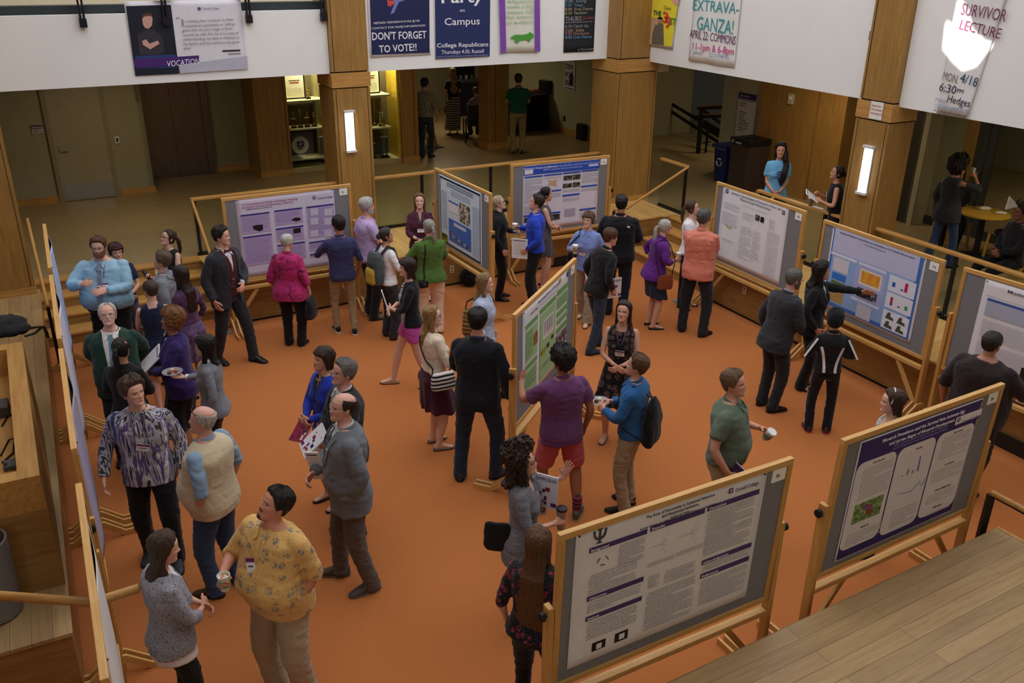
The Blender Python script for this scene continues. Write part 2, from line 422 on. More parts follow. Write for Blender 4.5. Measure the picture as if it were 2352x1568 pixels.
def hair_mat(c, c2=None):
    key = ('hair', c, c2)
    if key not in MATS:
        t = NT('hair'); v = t.coord((60, 60, 5)); f = t.noise(v, 3, 4, .6, .6)
        dk = '%02x%02x%02x' % tuple(int(int(c[i:i+2], 16)*.5) for i in (0, 2, 4))
        col = t.ramp(f, [(.32, dk), (.62, c)])
        if c2:
            s = t.n('SeparateXYZ'); t.l(t.coord(), s.inputs[0]); col = t.mix(t.ramp(s.outputs['Z'], [(.0, 'FFFFFF'), (.5, 'FFFFFF'), (1, '000000')]), col, c2)
        t.bump(f, .7, .01); MATS[key] = t.done(col, .48, 0, .4)
    return MATS[key]
def skin_mat():
    if 'skin' not in MATS:
        t = NT('skin'); a = t.n('VertexColor'); a.layer_name = 'Col'
        t.b.inputs['Subsurface Weight'].default_value = 0.0
        MATS['skin'] = t.done(a.outputs['Color'], .55, 0, .35)
    return MATS['skin']
# ---- hands: right hand, wrist at origin, fingers +Y, palm facing -Z, thumb towards -X
HAND = {}
def hand(kind):
    if kind in HAND: return HAND[kind]
    cur = dict(relaxed=(18, 28, 18), grip=(42, 50, 30), flat=(3, 6, 4), fist=(70, 85, 50), loose=(30, 38, 22), pinch=(50, 40, 20))[kind]
    v = Vol()
    v.rings([(np.array([x, y, z]), (1, 0, 0), (0, 0, 1), a, b) for x, y, z, a, b in
             ((0, -.03, 0, .027, .019), (0, 0, 0, .0265, .0175), (-.002, .025, -.002, .034, .016), (-.001, .055, -.003, .0405, .0145), (0, .085, -.003, .04, .0125), (0, .096, -.004, .036, .009))], 16, 2.4)
    for i, (x, L, a0) in enumerate(((-.0305, .07, 5), (-.0105, .079, 1), (.0105, .073, -3), (.03, .058, -8))):
        p = np.array([x, .088-.006*(i == 3)-.003*(i == 0), -.004]); r = (.0094, .0098, .0092, .0082)[i]; pts = [p-np.array([0, .02, 0]), p]; rad = [r, r*1.02]; ang = 0
        for j, (f, c) in enumerate(zip((.46, .3, .24), cur)):
            ang += R(c*(1+.12*i)); dx = math.sin(R(-a0))
            dv = np.array([dx, math.cos(ang), -math.sin(ang)]); dv /= np.linalg.norm(dv); p = p+dv*L*f; pts.append(p); rad.append(r*(1, .92, .76)[j])
        v.tube(pts, rad, 10)
    tb = dict(grip=((-.026, .028, -.008), (-.5, .6, -.62), (-.05, .7, -.7)), fist=((-.026, .03, -.01), (-.3, .75, -.6), (.5, .6, -.6)), pinch=((-.026, .028, -.008), (-.4, .72, -.55), (.1, .8, -.55)))
    b, d1, d2 = tb.get(kind, ((-.028, .026, -.004), (-.72, .66, -.22), (-.35, .92, -.18)))
    p = np.array(b); d1 = np.array(d1)/np.linalg.norm(d1); d2 = np.array(d2)/np.linalg.norm(d2)
    v.tube([p-d1*.015, p+d1*.02, p+d1*.045, p+d1*.045+d2*.018, p+d1*.045+d2*.034], [.0135, .0135, .0108, .0102, .0078], 10)
    me = v.remesh(.0036, 3); V, N = arrays(me); F = [tuple(q.vertices) for q in me.polygons]; bpy.data.meshes.remove(me)
    HAND[kind] = (V, F); return HAND[kind]
# ---- profiles: z, half width, half depth, y offset (for 1.75 m)
TORSO = dict(m=[(.80, .13, .1, -.005), (.86, .168, .116, -.012), (.92, .172, .118, -.012), (1.0, .163, .108, 0), (1.08, .153, .102, .006), (1.16, .155, .106, .008), (1.25, .168, .116, .006), (1.33, .178, .117, 0), (1.39, .172, .105, -.006), (1.43, .145, .085, -.008), (1.465, .095, .066, -.006), (1.5, .06, .058, .002)],
             f=[(.80, .135, .102, -.008), (.86, .172, .122, -.016), (.92, .174, .12, -.014), (1.0, .152, .102, 0), (1.08, .13, .09, .004), (1.16, .134, .094, .006), (1.25, .15, .108, .01), (1.33, .156, .104, .0), (1.39, .15, .092, -.006), (1.43, .126, .074, -.008), (1.465, .08, .058, -.006), (1.5, .05, .05, .002)])
def rot(ax, a):
    c, s = math.cos(a), math.sin(a)
    return {'x': np.array([[1, 0, 0], [0, c, -s], [0, s, c]]), 'y': np.array([[c, 0, s], [0, 1, 0], [-s, 0, c]]), 'z': np.array([[c, -s, 0], [s, c, 0], [0, 0, 1]])}[ax]
def ik(A, B, l1, l2, pole):
    d = B-A; L = np.linalg.norm(d); u = d/L
    if L > (l1+l2)*.998: L = (l1+l2)*.998; B = A+u*L
    x = (l1*l1-l2*l2+L*L)/(2*L); h = math.sqrt(max(l1*l1-x*x, 0)); p = np.asarray(pole, float); p = p-u*(p@u); p /= np.linalg.norm(p)+1e-9
    return A+u*x+p*h, B
ARM = dict(down=((.075, .04, -.5), (.5, -1, 0), 'relaxed'), hang=((.09, .09, -.485), (.6, -1, 0), 'relaxed'), pocket=((-.03, .05, -.47), (.8, -1, 0), 'fist'), hip=((.06, .02, -.36), (1, -.5, .1), 'fist'),
           cup=((-.02, .27, -.2), (.7, -.4, -1), 'grip'), clasp=((-.13, .24, -.34), (1, -.3, -.6), 'loose'), clasp2=((-.15, .25, -.30), (1, -.3, -.6), 'loose'), chest=((-.1, .26, -.18), (1, -.2, -1), 'loose'),
           fold=((-.24, .17, -.2), (1, .1, -1), 'relaxed'), back=((-.1, -.16, -.4), (1, -.5, 0), 'relaxed'), carry=((.03, .12, -.42), (.5, -1, 0), 'grip'), hold=((-.06, .28, -.26), (.8, -.4, -1), 'grip'), gesture=((.06, .3, -.14), (.8, -.5, -1), 'relaxed'))
class Person:
    def __init__(s, loc, yaw, h=1.75, sex='m', w=1.0, belly=0.0, lean=0, twist=0, tilt=0, feet=((-.1, 0, 8), (.1, 0, 8)), L='down', Rr='down', head=(0, 0, 0), skin='C99A80', seat=None, fine=False, name='person', label='', group=None, **hd):
        s.S = S = h/1.75; s.h = h; s.sex = sex; s.w = w; s.belly = belly; s.skin = skin; s.fine = fine; s.bare = hd.get('bare', False)
        s.lean, s.twist, s.tilt = R(lean), R(-twist), R(tilt); s.loc = np.array([loc[0], loc[1], loc[2] if len(loc) > 2 else 0.]); s.yaw = yaw
        s.seed = int(abs(loc[0]*131+loc[1]*57)) % 97; s.vox = .0095 if fine else .0125
        # pelvis drop so that both legs reach
        l1, l2 = .425*S, .415*S; hx = .088*S*(1+.4*(w-1)); zp = .905*S; s.dz = 0; s.py = 0.
        cx = sum(f[0] for f in feet)/2; cy = sum(f[1] for f in feet)/2
        ank = [np.array([f[0]*S, f[1]*S, (f[3] if len(f) > 3 else 0)+.082*S]) for f in feet]
        if seat is not None: s.dz = seat-.83*S; s.off = np.array([0, 0, s.dz])
        else:
            s.off = np.array([cx*S, cy*S, 0.])
            for _ in range(30):
                if all(np.linalg.norm(np.array([sx*hx+s.off[0], s.off[1], zp+s.dz])-a) < (l1+l2)*.995 for sx, a in zip((-1, 1), ank)): break
                s.dz -= .006*S
            s.off[2] = s.dz
        s.legs = []
        for sx, f, a in zip((-1, 1), feet, ank):
            A = np.array([sx*hx, -.004, zp])+s.off; yw = R(-f[2]*(-1 if sx > 0 else 1)*-1) if False else R(-f[2]*sx)
            fd = np.array([-math.sin(yw)*1.0, math.cos(yw), 0]); K, B = ik(A, a, l1, l2, fd+np.array([sx*.15, .0, .25 if seat else 0])); s.legs.append((A, K, B, fd))
        s.arms = []
        for sx, sp in ((-1, L), (1, Rr)):
            if isinstance(sp, str): o, pole, hk = ARM[sp]
            else: o, pole, hk = sp[0], (sp[1] if len(sp) > 1 and sp[1] else (.7, -1, -.2)), (sp[2] if len(sp) > 2 else 'relaxed')
            shw = (.166 if sex == 'm' else .147)*(1+.75*(w-1)); sh0 = np.array([sx*shw, -.008, 1.4])
            A = s.TP(sh0); hb = 1.0+.9*max(w-1.0, 0)
            tgt = s.TP(sh0+np.array([sx*o[0]+sx*(hb-1)*.2*(o[2] < -.3), o[1]+(belly*.9 if o[1] > .15 else 0), o[2]])); pl = s.TD(np.array([sx*pole[0], pole[1], pole[2]]))
            E, B = ik(A, tgt, .29*S, .255*S, pl); hd_ = sp[3] if not isinstance(sp, str) and len(sp) > 3 else None
            s.arms.append((A, E, B, hk, hd_, sx))
        s.hp = head; s.hs = .985*(.45+.55*S)*(1.0 if sex == 'm' else .965)
        s.neck = s.TP(np.array([0, .004, 1.49])); s.HR = s.RT(1.5) @ rot('z', R(-head[0])) @ rot('x', R(head[1]*-1)) @ rot('y', R(head[2] if len(head) > 2 else 0))
        s.hc = s.neck+s.RT(1.5) @ np.array([0, .02, .031])*S*1.0
        s.build(name, label, group, **hd)
    def RT(s, z): return rot('x', -s.lean) @ rot('y', s.tilt) @ rot('z', s.twist*np.clip((z-.95)/.4, 0, 1))
    def TP(s, p):
        pv = np.array([0, 0, .93]); return (pv+s.RT(p[2]) @ (np.asarray(p, float)-pv))*s.S+s.off
    def TD(s, d): return s.RT(1.4) @ np.asarray(d, float)
    def HP(s, p): return s.hc+s.HR @ (np.asarray(p, float)*s.hs-np.array([0, .0, .0]))
    def HPs(s, V): return s.hc+(np.asarray(V)*s.hs) @ s.HR.T
    def torso(s, vol, off=0.0, z0=.8, z1=1.5, n=28, e=2.3, flare=0.0, shape=None, lo=None, neckr=None):
        T = TORSO[shape or s.sex]; zs = np.array([t[0] for t in T]); L = []
        for z in np.linspace(z0, z1, max(6, int((z1-z0)/.035))):
            zz = max(z, .8); a, b, y = [np.interp(zz, zs, [t[k] for t in T]) for k in (1, 2, 3)]
            if z < .86: a = np.interp(.86, zs, [t[1] for t in T]) if off > 0.008 else a; b = np.interp(.86, zs, [t[2] for t in T]) if off > 0.008 else b
            bw = 1+(s.w-1)*(1 if z < 1.4 else .55); k = min(max((1.5-z)/.07, .0), 1); fl = flare*max(0, (1.08-z)/.3)
            bl = s.belly*math.exp(-((z-1.06)/.15)**2)
            c = s.TP(np.array([0, y+bl*.55, z])); Rm = s.RT(z)
            L.append((c, Rm[:, 0], Rm[:, 1], (a*bw+off*(.35+.65*k)+fl+bl*.45)*s.S, (b*(1+(bw-1)*.8)+off*(.35+.65*k)+fl*.8+bl*.6)*s.S))
        vol.rings(L, n, e)
        if s.sex == 'f' and z1 > 1.3 and z0 < 1.25:
            for sx in (-1, 1):
                p = s.TP(np.array([sx*.068*s.w, .068+(s.w-1)*.06, 1.245])); r = (.062+off)*s.S*s.w; vol.ball(p, (r, r*.95, r))
        elif z1 > 1.3 and z0 < 1.25:
            for sx in (-1, 1): vol.ball(s.TP(np.array([sx*.075*s.w, .055+(s.w-1)*.05, 1.3])), ((.075+off)*s.S, (.055+off)*s.S, (.06+off)*s.S))
        for sx in (-1, 1):
            if z0 < .84: vol.ball(s.TP(np.array([sx*.072*s.w, -.052-.006*(s.sex == 'f'), .885])), ((.083+off*.7)*s.S*s.w, (.066+off*.5)*s.S*s.w, (.085+off*.5)*s.S))
    def legpts(s, i, t0=0.0, t1=1.0):
        A, K, B, fd = s.legs[i]; P = []
        for t in np.linspace(t0, t1, 13):
            p = A+(K-A)*t*2 if t < .5 else K+(B-K)*(t-.5)*2
            c = math.exp(-((t-.5)/.1)**2); q = (A+(B-A)*t) ; P.append(p*(1-c*.12)+q*c*.12)
        return P, np.linspace(t0, t1, 13)
    LEGR = ([0, .12, .3, .46, .52, .62, .72, .85, 1.0], [.088, .083, .07, .056, .054, .058, .054, .041, .036])
    def leg(s, vol, i, off=0.0, t0=0.0, t1=1.0, radii=None):
        P, ts = s.legpts(i, t0, t1); rr = radii or s.LEGR; ww = 1+(s.w-1)*.75
        vol.tube(P, [((np.interp(t, *rr)*(ww if t < .6 else 1+(ww-1)*.5)+off)*s.S,)*2 for t in ts], 16)
    ARMR = ([0, .1, .3, .48, .56, .66, .85, 1.0], [.05, .051, .046, .039, .039, .039, .03, .0265])
    def armpts(s, i, t0=0., t1=1.):
        A, E, B = s.arms[i][:3]; ts = np.linspace(t0, t1, 13); P = []
        for t in ts:
            p = A+(E-A)*t*2 if t < .5 else E+(B-E)*(t-.5)*2; c = math.exp(-((t-.5)/.09)**2); P.append(p*(1-c*.12)+(A+(B-A)*t)*c*.12)
        return P, ts
    def arm(s, vol, i, off=0., t0=0., t1=1., radii=None):
        P, ts = s.armpts(i, t0, t1); ww = (1+(s.w-1)*.7)*(1 if s.sex == 'm' else .88)
        vol.tube(P, [((np.interp(t, *(radii or s.ARMR))*ww+off)*s.S,)*2 for t in ts], 14)
        if t0 < .02: vol.ball(P[0]+s.TD((0, 0, -.006)), ((.052*ww+off*.7)*s.S,)*3)
    def handframe(s, i):
        A, E, B, hk, hd_, sx = s.arms[i]; d = B-E; d /= np.linalg.norm(d)
        if hd_ is not None:
            d2 = s.TD(np.array([hd_[0][0]*sx, hd_[0][1], hd_[0][2]])); d = d2/np.linalg.norm(d2)
            n = s.TD(np.array([hd_[1][0]*sx, hd_[1][1], hd_[1][2]]))
        else: n = s.TD(np.array([-sx*1.0, .15, -.25])) if d[2] < -.5 else s.TD(np.array([-sx*.9, .0, -.35]))
        n = n-d*(n@d); n /= np.linalg.norm(n); x = np.cross(d, -n)     # palm faces -Z local
        return B, x, d, -n
    def build(s, name, label, group, hair='3A2A20', hstyle='short', hair2=None, beard=None, jaw=1.0, fat=0.0, old=0, glasses=None, **_):
        S = s.S; v = Vol(); s.torso(v, -.007, .82, 1.5, 26, 2.2)
        v.tube([s.TP((0, -.012, 1.43)), s.TP((0, -.004, 1.48)), s.hc*.55+s.neck*.45+s.HR @ np.array([0, -.01, 0]), s.HP((0, -.018, .06)), s.HP((0, -.015, .1))], [(.066*S, .06*S), (.058*S, .056*S), (.052*S*(1+fat*8), .053*S), (.052*S, .055*S), (.045*S, .05*S)], 16)
        for i in (0, 1):
            s.leg(v, i, 0 if s.bare else -.011); s.arm(v, i, -.002)
            A, K, B, fd = s.legs[i]; sd = np.array([fd[1], -fd[0], 0])
            fl = B[2]-.082*S
            v.rings([(np.array([B[0], B[1], 0])+fd*y*S+np.array([0, 0, fl+(z+.012-(0 if s.bare else .008))*S]), sd, (0, 0, 1), a*S, b*S) for y, z, a, b in ((-.055, .03, .022, .026), (-.03, .034, .03, .034), (.02, .044, .033, .042), (.07, .032, .037, .028), (.12, .02, .042, .016), (.165, .014, .036, .011), (.18, .012, .02, .007))], 12)
        me = v.remesh(.012, 4); V, N = arrays(me); F = [tuple(p.vertices) for p in me.polygons]; bpy.data.meshes.remove(me)
        sk = np.array(lin(s.skin)[:3]); C = np.tile(sk, (len(V), 1))
        hv, hf, hcx = make_head(s.skin, hair, beard, jaw, fat, s.sex == 'f', old); o = len(V)
        V = np.vstack([V, s.HPs(hv)]); F += [tuple(i+o for i in f) for f in hf]; C = np.vstack([C, hcx])
        for i in (0, 1):
            hv, hf = hand(s.arms[i][3]); B, x, d, z = s.handframe(i); q = hv.copy()*S*(1.0 if s.sex == 'm' else .92)
            if i == 0: q[:, 0] *= -1; hf = [f[::-1] for f in hf]
            # right hand has its thumb towards -x of (x,d,z)
            W = B+q @ np.stack([x, d, z]); o = len(V); V = np.vstack([V, W]); F += [tuple(k+o for k in f) for f in hf]
            rd = sk*np.array([1.0, .88, .84]); C = np.vstack([C, np.tile(rd, (len(W), 1))])
        me = new_mesh(V, F, name); ca = me.color_attributes.new('Col', 'FLOAT_COLOR', 'POINT'); ca.data.foreach_set('color', np.hstack([C, np.ones((len(C), 1))]).ravel())
        s.o = finish(me, name, skin_mat(), None); s.o.location = s.loc; s.o.rotation_euler = (0, 0, -s.yaw); tag(s.o, label, 'person', group)
        s.make_hair(hair, hstyle, hair2, jaw)
        if glasses: s.glasses(glasses)
    def world(s, p): 
        p = np.asarray(p, float); c, q = math.cos(-s.yaw), math.sin(-s.yaw); return np.array([p[0]*c-p[1]*q, p[0]*q+p[1]*c, p[2]])+s.loc
    def make_hair(s, hair, st, hair2, jaw):
        if st is None: return
        k = dict(short=('short', .014, .012, .006), crop=('short', .008, .004, .003), messy=('short', .02, .016, .022), recede=('recede', .012, .004, .004), bald=('bald', .009, 0, .004), tight=('short', .034, .018, .016), bob=('bang', .02, .006, .006), long=('long', .016, .006, .004), pony=('long', .01, .004, .003), bun=('long', .01, .004, .003), curlylong=('long', .058, .034, .05), afro=('bang', .038, .024, .016), wavy=('long', .024, .01, .012), pixie=('bang', .018, .01, .012))[st.split('-')[0]]
        V, F = hair_cap(k[0], k[1], k[2], k[3], {'tight': 75, 'curlylong': 42, 'afro': 70, 'messy': 34}.get(st.split('-')[0], 26), s.seed, 1.0, jaw, .012 if st.split('-')[0] == 'long' else None)
        b = st.split('-')[0]; kind = st.split('-')[1:] ; m = hair_mat(hair, hair2)
        if b in ('short', 'crop', 'recede', 'bald', 'messy', 'tight', 'afro', 'pixie'):
            finish(new_mesh(s.HPs(V), F), 'hair', m, s.o); return
        v = Vol(); v.add(s.HPs(V), F); ln = float(kind[0])/100 if kind else .3; kind = kind or ['30']
        H = s.HP; dn = np.array([0, 0, -1.0]); bk = s.HR[:, 1]*-1; bk[2] = 0; bk /= np.linalg.norm(bk)+1e-9; X = s.HR[:, 0]; tb = s.RT(1.4)[:, 1]*-1
        if b in ('long', 'bob', 'wavy', 'curlylong'):
            fat = {'curlylong': 1.55, 'wavy': 1.15}.get(b, 1.0); L = []; n = max(4, int(ln/.05)+3)
            for i in range(n):
                t = i/(n-1); z = .15-ln*t; c = H((0, -.055, .15))+dn*ln*t*s.hs*1.05+(bk*.5+tb*.5)*(.035*min(1, max(0, (.04-z)/.1))+.02*(z < -.05))*S_(s)
                a = (.084+.05*min(1, max(0, (.04-z)/.3))-.03*t)*fat; L.append((c, X, bk, a*s.hs*(1-.3*max(0, t-.85)/.15), (.05*(1-.35*t))*s.hs*fat))
            v.rings(L, 20, 2.2)
            if b != 'bob' or True:
                for sx in (-1, 1):
                    l2 = min(ln, .36); pts = [H((sx*.066, .006, .185)), H((sx*.079, -.006, .13)), H((sx*.08, -.018, .07)), H((sx*.078, -.022, .02))]
                    for t in np.linspace(.35, 1, 4):
                        if l2 > .16: pts.append(H((sx*.08, -.016, .02))+dn*(l2-.14)*t*s.hs+s.RT(1.4)[:, 1]*.012*t*(1 if b != 'bob' else 0))
                    v.tube(pts, [(.016*fat, .022*fat), (.014*fat, .025*fat)]+[(.016*fat, .027*fat)]*(len(pts)-3)+[(.008, .016)], 12)
        if 'f' in kind:
            fw = s.RT(1.4)[:, 1]; v.tube([H((-.05, -.03, .2)), H((-.085, -.01, .1)), H((-.09, .0, 0))+fw*.02]+[s.TP((-.11+.02*k, .07+.06*min(k, 1), 1.42-.13*k)) for k in (0, 1, 2, 2.6)], [.03, .035, .045, .05, .055, .05, .02], 12)
        if b == 'pony':
            hz = .13 if len(kind) < 2 else float(kind[1])/100
            p0 = H((0, -.1, hz)); pts = [p0+bk*.0, p0+bk*.03+dn*.005, p0+bk*.042+dn*.05, p0+bk*.045+dn*ln*.6, p0+bk*.03+dn*ln]
            v.tube(pts, [.016, .022, .03, .027, .008], 12)
        if b == 'bun': v.ball(H((0, -.118, .12)), (.042, .036, .04))
        me = v.remesh(.0062 if s.fine else .0078, 2)
        if b in ('curlylong',): wrinkle(me, .02, (48, 48, 48), s.seed)
        else: wrinkle(me, .006 if b != 'wavy' else .011, (62, 62, 7 if b != 'wavy' else 16), s.seed)
        finish(me, 'hair', m, s.o)
    def glasses(s, c):
        m = MB(); mt = flat(c, .3)
        for sx in (-1, 1):
            P = [s.HP((sx*.032+.019*math.cos(a), .096-.004*abs(math.cos(a)), .1155+.0145*math.sin(a))) for a in np.linspace(0, 2*math.pi, 13)]
            m.tube(P, .0019, mt, 6); m.tube([s.HP((sx*.051, .092, .118)), s.HP((sx*.076, .05, .12)), s.HP((sx*.078, -.012, .116))], .0018, mt, 6)
        m.tube([s.HP((-.013, .099, .117)), s.HP((.013, .099, .117))], .0018, mt, 6); m.build('glasses', s.o, smooth=True)
def S_(s): return s.S
from mathutils.bvhtree import BVHTree
def ribbon(pts, nrm, wid, th, side=None):
    """strip with thickness following pts; nrm outward normals"""
    P = np.array(pts); N = np.array(nrm); k = len(P); T = np.gradient(P, axis=0); T /= np.linalg.norm(T, axis=1)[:, None]+1e-9
    V = []; F = []
    for i in range(k):
        x = np.cross(T[i], N[i]); x /= np.linalg.norm(x)+1e-9
        for a, b in ((-1, 0), (1, 0), (1, 1), (-1, 1)): V.append(P[i]+x*wid[i]*a/2+N[i]*th*b)
    for i in range(k-1):
        for j in range(4): F.append((i*4+j, i*4+(j+1) % 4, i*4+4+(j+1) % 4, i*4+4+j))
    F += [(3, 2, 1, 0), tuple((k-1)*4+j for j in range(4))]
    return V, F
class Dressed(Person):
    def prism(s, poly, y0, y1):
        V = [s.TP((x, y0, z)) for x, z in poly]+[s.TP((x, y1, z)) for x, z in poly]; n = len(poly)
        return V, [tuple(range(n)), tuple(range(2*n-1, n-1, -1))]+[(i, n+i, n+(i+1) % n, (i+1) % n) for i in range(n)]
    def reg(s, o): s.bvh = BVHTree.FromPolygons([v.co for v in o.data.vertices], [p.vertices for p in o.data.polygons]); s.outer = o; return o
    def surf(s, x, z, back=False, lift=0.0, y=None):
        sg = -1 if back else 1
        o = s.TP((x, .7*sg, z)); d = s.TD((0, -sg, 0)); h = s.bvh.ray_cast(Vector(o), Vector(d))
        if h[0] is None: return s.TP((x, .1*sg, z)), s.TD((0, sg, 0))
        n = np.array(h[1]); n = n if n @ d < 0 else -n
        return np.array(h[0])+n*lift, n
    def path(s, xz, back=False, lift=.001):
        A = [s.surf(x, z, back, lift) for x, z in xz]; return [a[0] for a in A], [a[1] for a in A]
    def top(s, mat, sleeve='long', hem=.86, off=.019, neck='crew', flare=0.0, cut=(), name='shirt', amp=.009, loose=0, z1=1.475, soff=None, slv=None, neckmat=None):
        v = Vol(); s.torso(v, off, hem, z1, 30, 2.35, flare)
        so = off*.5 if soff is None else soff
        for i in (0, 1):
            t1 = dict(long=.975, short=.33, half=.55, three=.74, none=0, cap=.16)[slv[i] if slv else sleeve]
            if t1:
                rr = s.ARMR if t1 > .5 else ([0, .1, .3, .48], [.051, .053, .054, .054])
                if t1 > .9: rr = ([0, .1, .3, .5, .66, .86, .975], [.051, .052, .05, .046, .043, .036, .031])
                s.arm(v, i, so, 0, t1, rr)
        cuts = [s.prism(*c) for c in cut]
        if neck == 'v': cuts.append(s.prism([(-.05, 1.54), (.05, 1.54), (0, 1.30)], .0, .5))
        if neck == 'scoop': cuts.append(s.prism([(-.075, 1.56), (.075, 1.56), (.068, 1.42), (.03, 1.365), (-.03, 1.365), (-.068, 1.42)], -.02, .5))
        if neck == 'tank': cuts += [s.prism([(-.07, 1.56), (.07, 1.56), (.062, 1.40), (.03, 1.345), (-.03, 1.345), (-.062, 1.40)], -.06, .5), s.prism([(-.06, 1.56), (.06, 1.56), (.05, 1.42), (-.05, 1.42)], -.5, .1)]
        me = v.remesh(s.vox, 5, cuts); wrinkle(me, amp, (9, 9, 15), s.seed, lambda V: .35+.65*np.clip(1-abs(V[:, 2]/s.S-1.42)/.2*0, 0, 1))
        o = s.reg(finish(me, name, mat, s.o))
        if neck in ('collar', 'polo', 'stand'):
            cv = Vol(); n = 22; gap = R(16 if neck != 'stand' else 8); P = []; Rm = s.RT(1.48)
            for k in range(n):
                a = gap+(2*math.pi-2*gap)*k/(n-1); fr = math.cos(a); rx, ry = .0655, .063
                P.append((rx*math.sin(a), ry*math.cos(a)+.004, 1.482-.022*fr))
            W = [s.TP(p) for p in P]; Nn = [s.TD((p[0], p[1], .02)) for p in P]; Nn = [q/np.linalg.norm(q) for q in Nn]
            V, F = ribbon(W, Nn, [.03*s.S]*n if neck != 'stand' else [.042*s.S]*n, .007*s.S); m = MB(); m.add(V, F, neckmat or mat)
            if neck != 'stand':
                for sx in (-1, 1):
                    a, na = s.surf(sx*.028, 1.468, lift=.004); b, nb_ = s.surf(sx*.05, 1.405, lift=.003); c = s.TP((sx*.06, .05, 1.475)); c2, _n = s.surf(sx*.022, 1.43, lift=.004)
                    up = (na+nb_)*.006; m.add([a, c, b, c2, a+up, c+up, b+up, c2+up], [(0, 1, 2, 3), (7, 6, 5, 4), (0, 4, 5, 1), (1, 5, 6, 2), (2, 6, 7, 3), (3, 7, 4, 0)], neckmat or mat)
            m.build('collar', o)
            if neck == 'collar' or neck == 'polo':
                zz = np.linspace(1.45, hem+.02 if neck == 'collar' else 1.28, 14); p, nn_ = s.path([(0, z) for z in zz], lift=.0005)
                V, F = ribbon(p, nn_, [.032*s.S]*14, .0035); m = MB(); m.add(V, F, mat); m.build('placket', o)
        return o
    def jacket(s, mat, hem=.79, v=1.14, w=.075, off=.03, name='jacket', lapel=True, open_=0.0, collar=True, flare=.01, sleeve='long', btn=None, amp=.008):
        vb = v; poly = [(-w, 1.56), (w, 1.56), (w*.9, 1.44), (.004+open_, vb), (-.004-open_, vb), (-w*.9, 1.44)]
        lo = [(-.004-open_, vb-.1 if not open_ else vb+.01), (.004+open_, vb-.1 if not open_ else vb+.01), (.045+open_*1.2, hem-.15), (-.045-open_*1.2, hem-.15)]
        o = s.top(mat, sleeve, hem, off, None, flare, [(poly, .0, .6), (lo, .0, .6)], name, amp, z1=1.475, soff=off*.42)
        m = MB()
        if lapel:
            for sx in (-1, 1):
                zs = np.linspace(vb+.005, 1.44, 9); xz = []
                for z in zs:
                    t = (z-vb)/(1.44-vb); xz.append((sx*((.004+open_)*(1-t)+w*.9*t+.012+.026*math.sin(min(1, t*1.15)*math.pi*.62)), z))
                p, n = s.path(xz, lift=.002); wd = [(.012+.05*math.sin(min(1, (z-vb)/(1.44-vb)*1.1)*math.pi*.6))*s.S for z in zs]
                V, F = ribbon(p, n, wd, .005); m.add(V, F, mat)
            cv = []; cn = []
            for a in np.linspace(-2.5, 2.5, 15):
                q = (.074*math.sin(a), -.072*math.cos(a)-.004, 1.472+.014*math.cos(a)); cv.append(s.TP(q)); nn = s.TD((q[0], q[1], .03)); cn.append(nn/np.linalg.norm(nn))
            V, F = ribbon(cv, cn, [.042*s.S]*15, .008); m.add(V, F, mat); m.build('lapel', o)
        return o
    PANT = dict(straight=([0, .1, .25, .5, .75, 1.0], [.1, .098, .088, .074, .067, .066]), slim=([0, .1, .25, .5, .75, 1.0], [.095, .092, .08, .063, .056, .05]), loose=([0, .1, .25, .5, .75, 1.0], [.106, .105, .098, .086, .08, .079]), boot=([0, .1, .25, .5, .75, 1.0], [.096, .094, .082, .065, .065, .078]))
    def pants(s, mat, fit='straight', waist=1.0, t1=1.0, name='trousers', belt=None, amp=.007):
        v = Vol(); s.torso(v, .005, .83, waist, 28, 2.2)
        for i in (0, 1):
            P, ts = s.legpts(i, .02, t1); rr = s.PANT[fit]; ww = 1+(s.w-1)*.8
            rad = [np.interp(t, *rr)*(ww if t < .6 else 1+(ww-1)*.5)*s.S for t in ts]
            if t1 > .95: P = P+[P[-1]+np.array([0, 0, -.05*s.S])]; rad = rad+[rad[-1]*1.06]
            v.tube(P, rad, 16)
        me = v.remesh(s.vox, 5); hipz = s.legs[0][0][2]
        wrinkle(me, amp, (14, 14, 26), s.seed+5, lambda V: np.clip((hipz+.05-V[:, 2])/.2, .15, 1))
        o = finish(me, name, mat, s.o)
        if belt:
            m = MB(); cv = []; cn = []
            b2 = BVHTree.FromPolygons([q.co for q in me.vertices], [p.vertices for p in me.polygons])
            for a in np.linspace(0, 2*math.pi, 33):
                c = s.TP((0, 0, waist-.022)); d = s.TD((math.sin(a), math.cos(a), 0)); h = b2.ray_cast(Vector(c+d*.6), Vector(-d))
                if h[0] is not None: cv.append(np.array(h[0])); cn.append(d)
            V, F = ribbon(cv, cn, [.034]*len(cv), .006); m.add(V, F, belt); m.build('belt', o)
        return o
